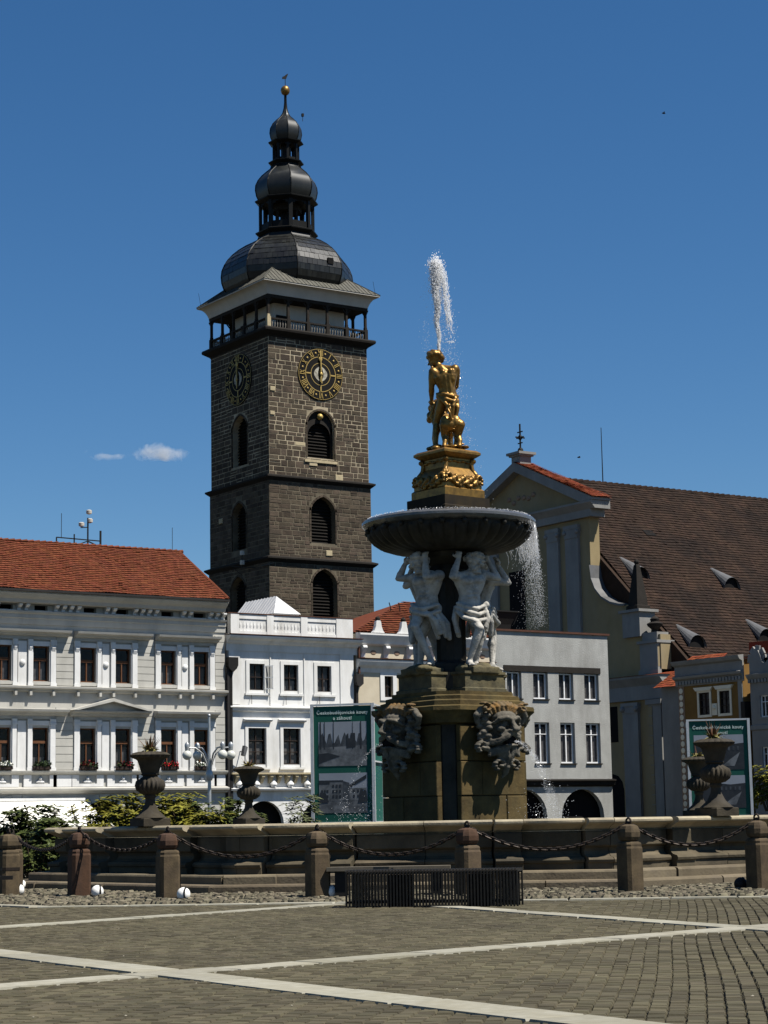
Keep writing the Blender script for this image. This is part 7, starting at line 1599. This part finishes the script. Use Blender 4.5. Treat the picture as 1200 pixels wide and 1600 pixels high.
# ------------------------------------------------------------------ cloud and birds
def cloud(loc, blobs, dens, lab):
    s = Sculpt()
    for c, r_ in blobs: s.ell(c, r_)
    o = s.build('cloud', bpy.data.materials.new('tmp'), None, voxel=3.0, it=3)
    m = bpy.data.materials.new('cloud vapour'); m.use_nodes = True; nt = m.node_tree; N = nt.nodes; N.clear(); out = N.new('ShaderNodeOutputMaterial'); v = N.new('ShaderNodeVolumePrincipled'); v.inputs['Color'].default_value = (1, 1, 1, 1); v.inputs['Anisotropy'].default_value = .1
    geo = N.new('ShaderNodeNewGeometry'); nz = N.new('ShaderNodeTexNoise'); nz.inputs['Scale'].default_value = .045; nz.inputs['Detail'].default_value = 7; nz.inputs['Roughness'].default_value = .62; nz.inputs['Distortion'].default_value = .4
    tc = N.new('ShaderNodeTexCoord'); g_ = N.new('ShaderNodeVectorMath'); g_.operation = 'SUBTRACT'; g_.inputs[1].default_value = (.5, .5, .42); nt.links.new(tc.outputs['Generated'], g_.inputs[0])
    ln = N.new('ShaderNodeVectorMath'); ln.operation = 'LENGTH'; nt.links.new(g_.outputs[0], ln.inputs[0])
    fo = N.new('ShaderNodeMapRange'); fo.inputs[1].default_value = .1; fo.inputs[2].default_value = .5; fo.inputs[3].default_value = .16; fo.inputs[4].default_value = -.14; nt.links.new(ln.outputs['Value'], fo.inputs[0])
    ad = N.new('ShaderNodeMath'); ad.operation = 'ADD'; nt.links.new(nz.outputs[0], ad.inputs[0]); nt.links.new(fo.outputs[0], ad.inputs[1])
    r_ = N.new('ShaderNodeMapRange'); r_.inputs[1].default_value = .47; r_.inputs[2].default_value = .66; r_.inputs[4].default_value = dens
    nt.links.new(geo.outputs['Position'], nz.inputs['Vector']); nt.links.new(ad.outputs[0], r_.inputs[0]); nt.links.new(r_.outputs[0], v.inputs['Density']); nt.links.new(v.outputs[0], out.inputs['Volume'])
    o.data.materials.clear(); o.data.materials.append(m); o.location = loc; o.rotation_euler = (0, 0, -YAW); return tag(o, lab, 'cloud', 'clouds')
cloud(cw(-278, 2500, 462), [((-18, 0, 6), (22, 22, 11)), ((-5, 0, 12), (15, 16, 11)), ((4, 4, 18), (6, 8, 6)), ((14, 0, 3), (24, 20, 9)), ((26, 4, 0), (14, 14, 6)), ((-34, 0, 0), (10, 10, 4))], .06, 'small white cumulus cloud left of the tower')
cloud(cw(-350, 2500, 466), [((-16, 0, 2), (13, 13, 7)), ((0, 0, -3), (16, 13, 5)), ((18, 0, -2), (14, 11, 4)), ((32, 0, 0), (10, 9, 3))], .035, 'faint wisp of cloud beside the small white cloud')
M['bird'] = mat('dark bird', (0.03, 0.03, 0.03))
for (x, z, yd), lab in (((19.3, 48.0, 130), 'tiny dark bird in the sky at the right'), ((-.7, 60.0, 130), 'tiny dark bird between tower and jet'), ((14.8, 28.2, 150), 'tiny dark bird above the church roof')):
    t = thing('bird', cw(x, yd, z), lab, 'bird', rotz=rw.uniform(0, 6), group='birds'); b = MB(); b.ball((0, 0, 0), .07, 6, 5, sc=(1.9, .8, .8)); b.build('body', M['bird'], t)
    for sy in (-1, 1): b = MB(); b.add([(-.06, 0, .02), (.08, 0, .02), (.0, sy * .16, .07), (-.08, sy * .3, .03)], [(0, 1, 2, 3)] if sy > 0 else [(3, 2, 1, 0)]); b.build('wing', M['bird'], t)

# ------------------------------------------------------------------ crumbs, leaves and pale specks lying on the paving
M['crumb'] = mat('pale scraps', (0.25, 0.23, 0.18), (0.03, 0.025, 0.015), scale=2.5, contrast=3)
db = MB()
for i in range(70):
    y = rw.uniform(11.5, 28); x = rw.uniform(-.19, .19) * y; p = cw(x, y, .006); s_ = rw.uniform(.004, .014); a = rw.uniform(0, 6)
    db.add([p + Vector((cos(a + k * 1.57) * s_ * rw.uniform(.5, 1.3), sin(a + k * 1.57) * s_ * rw.uniform(.5, 1.3), 0)) for k in range(4)] + [p + Vector((0, 0, s_ * .5))], [(0, 1, 4), (1, 2, 4), (2, 3, 4), (3, 0, 4)])
db.build('debris', M['crumb'], None, kind='stuff', label='scattered crumbs and dry leaves on the paving')
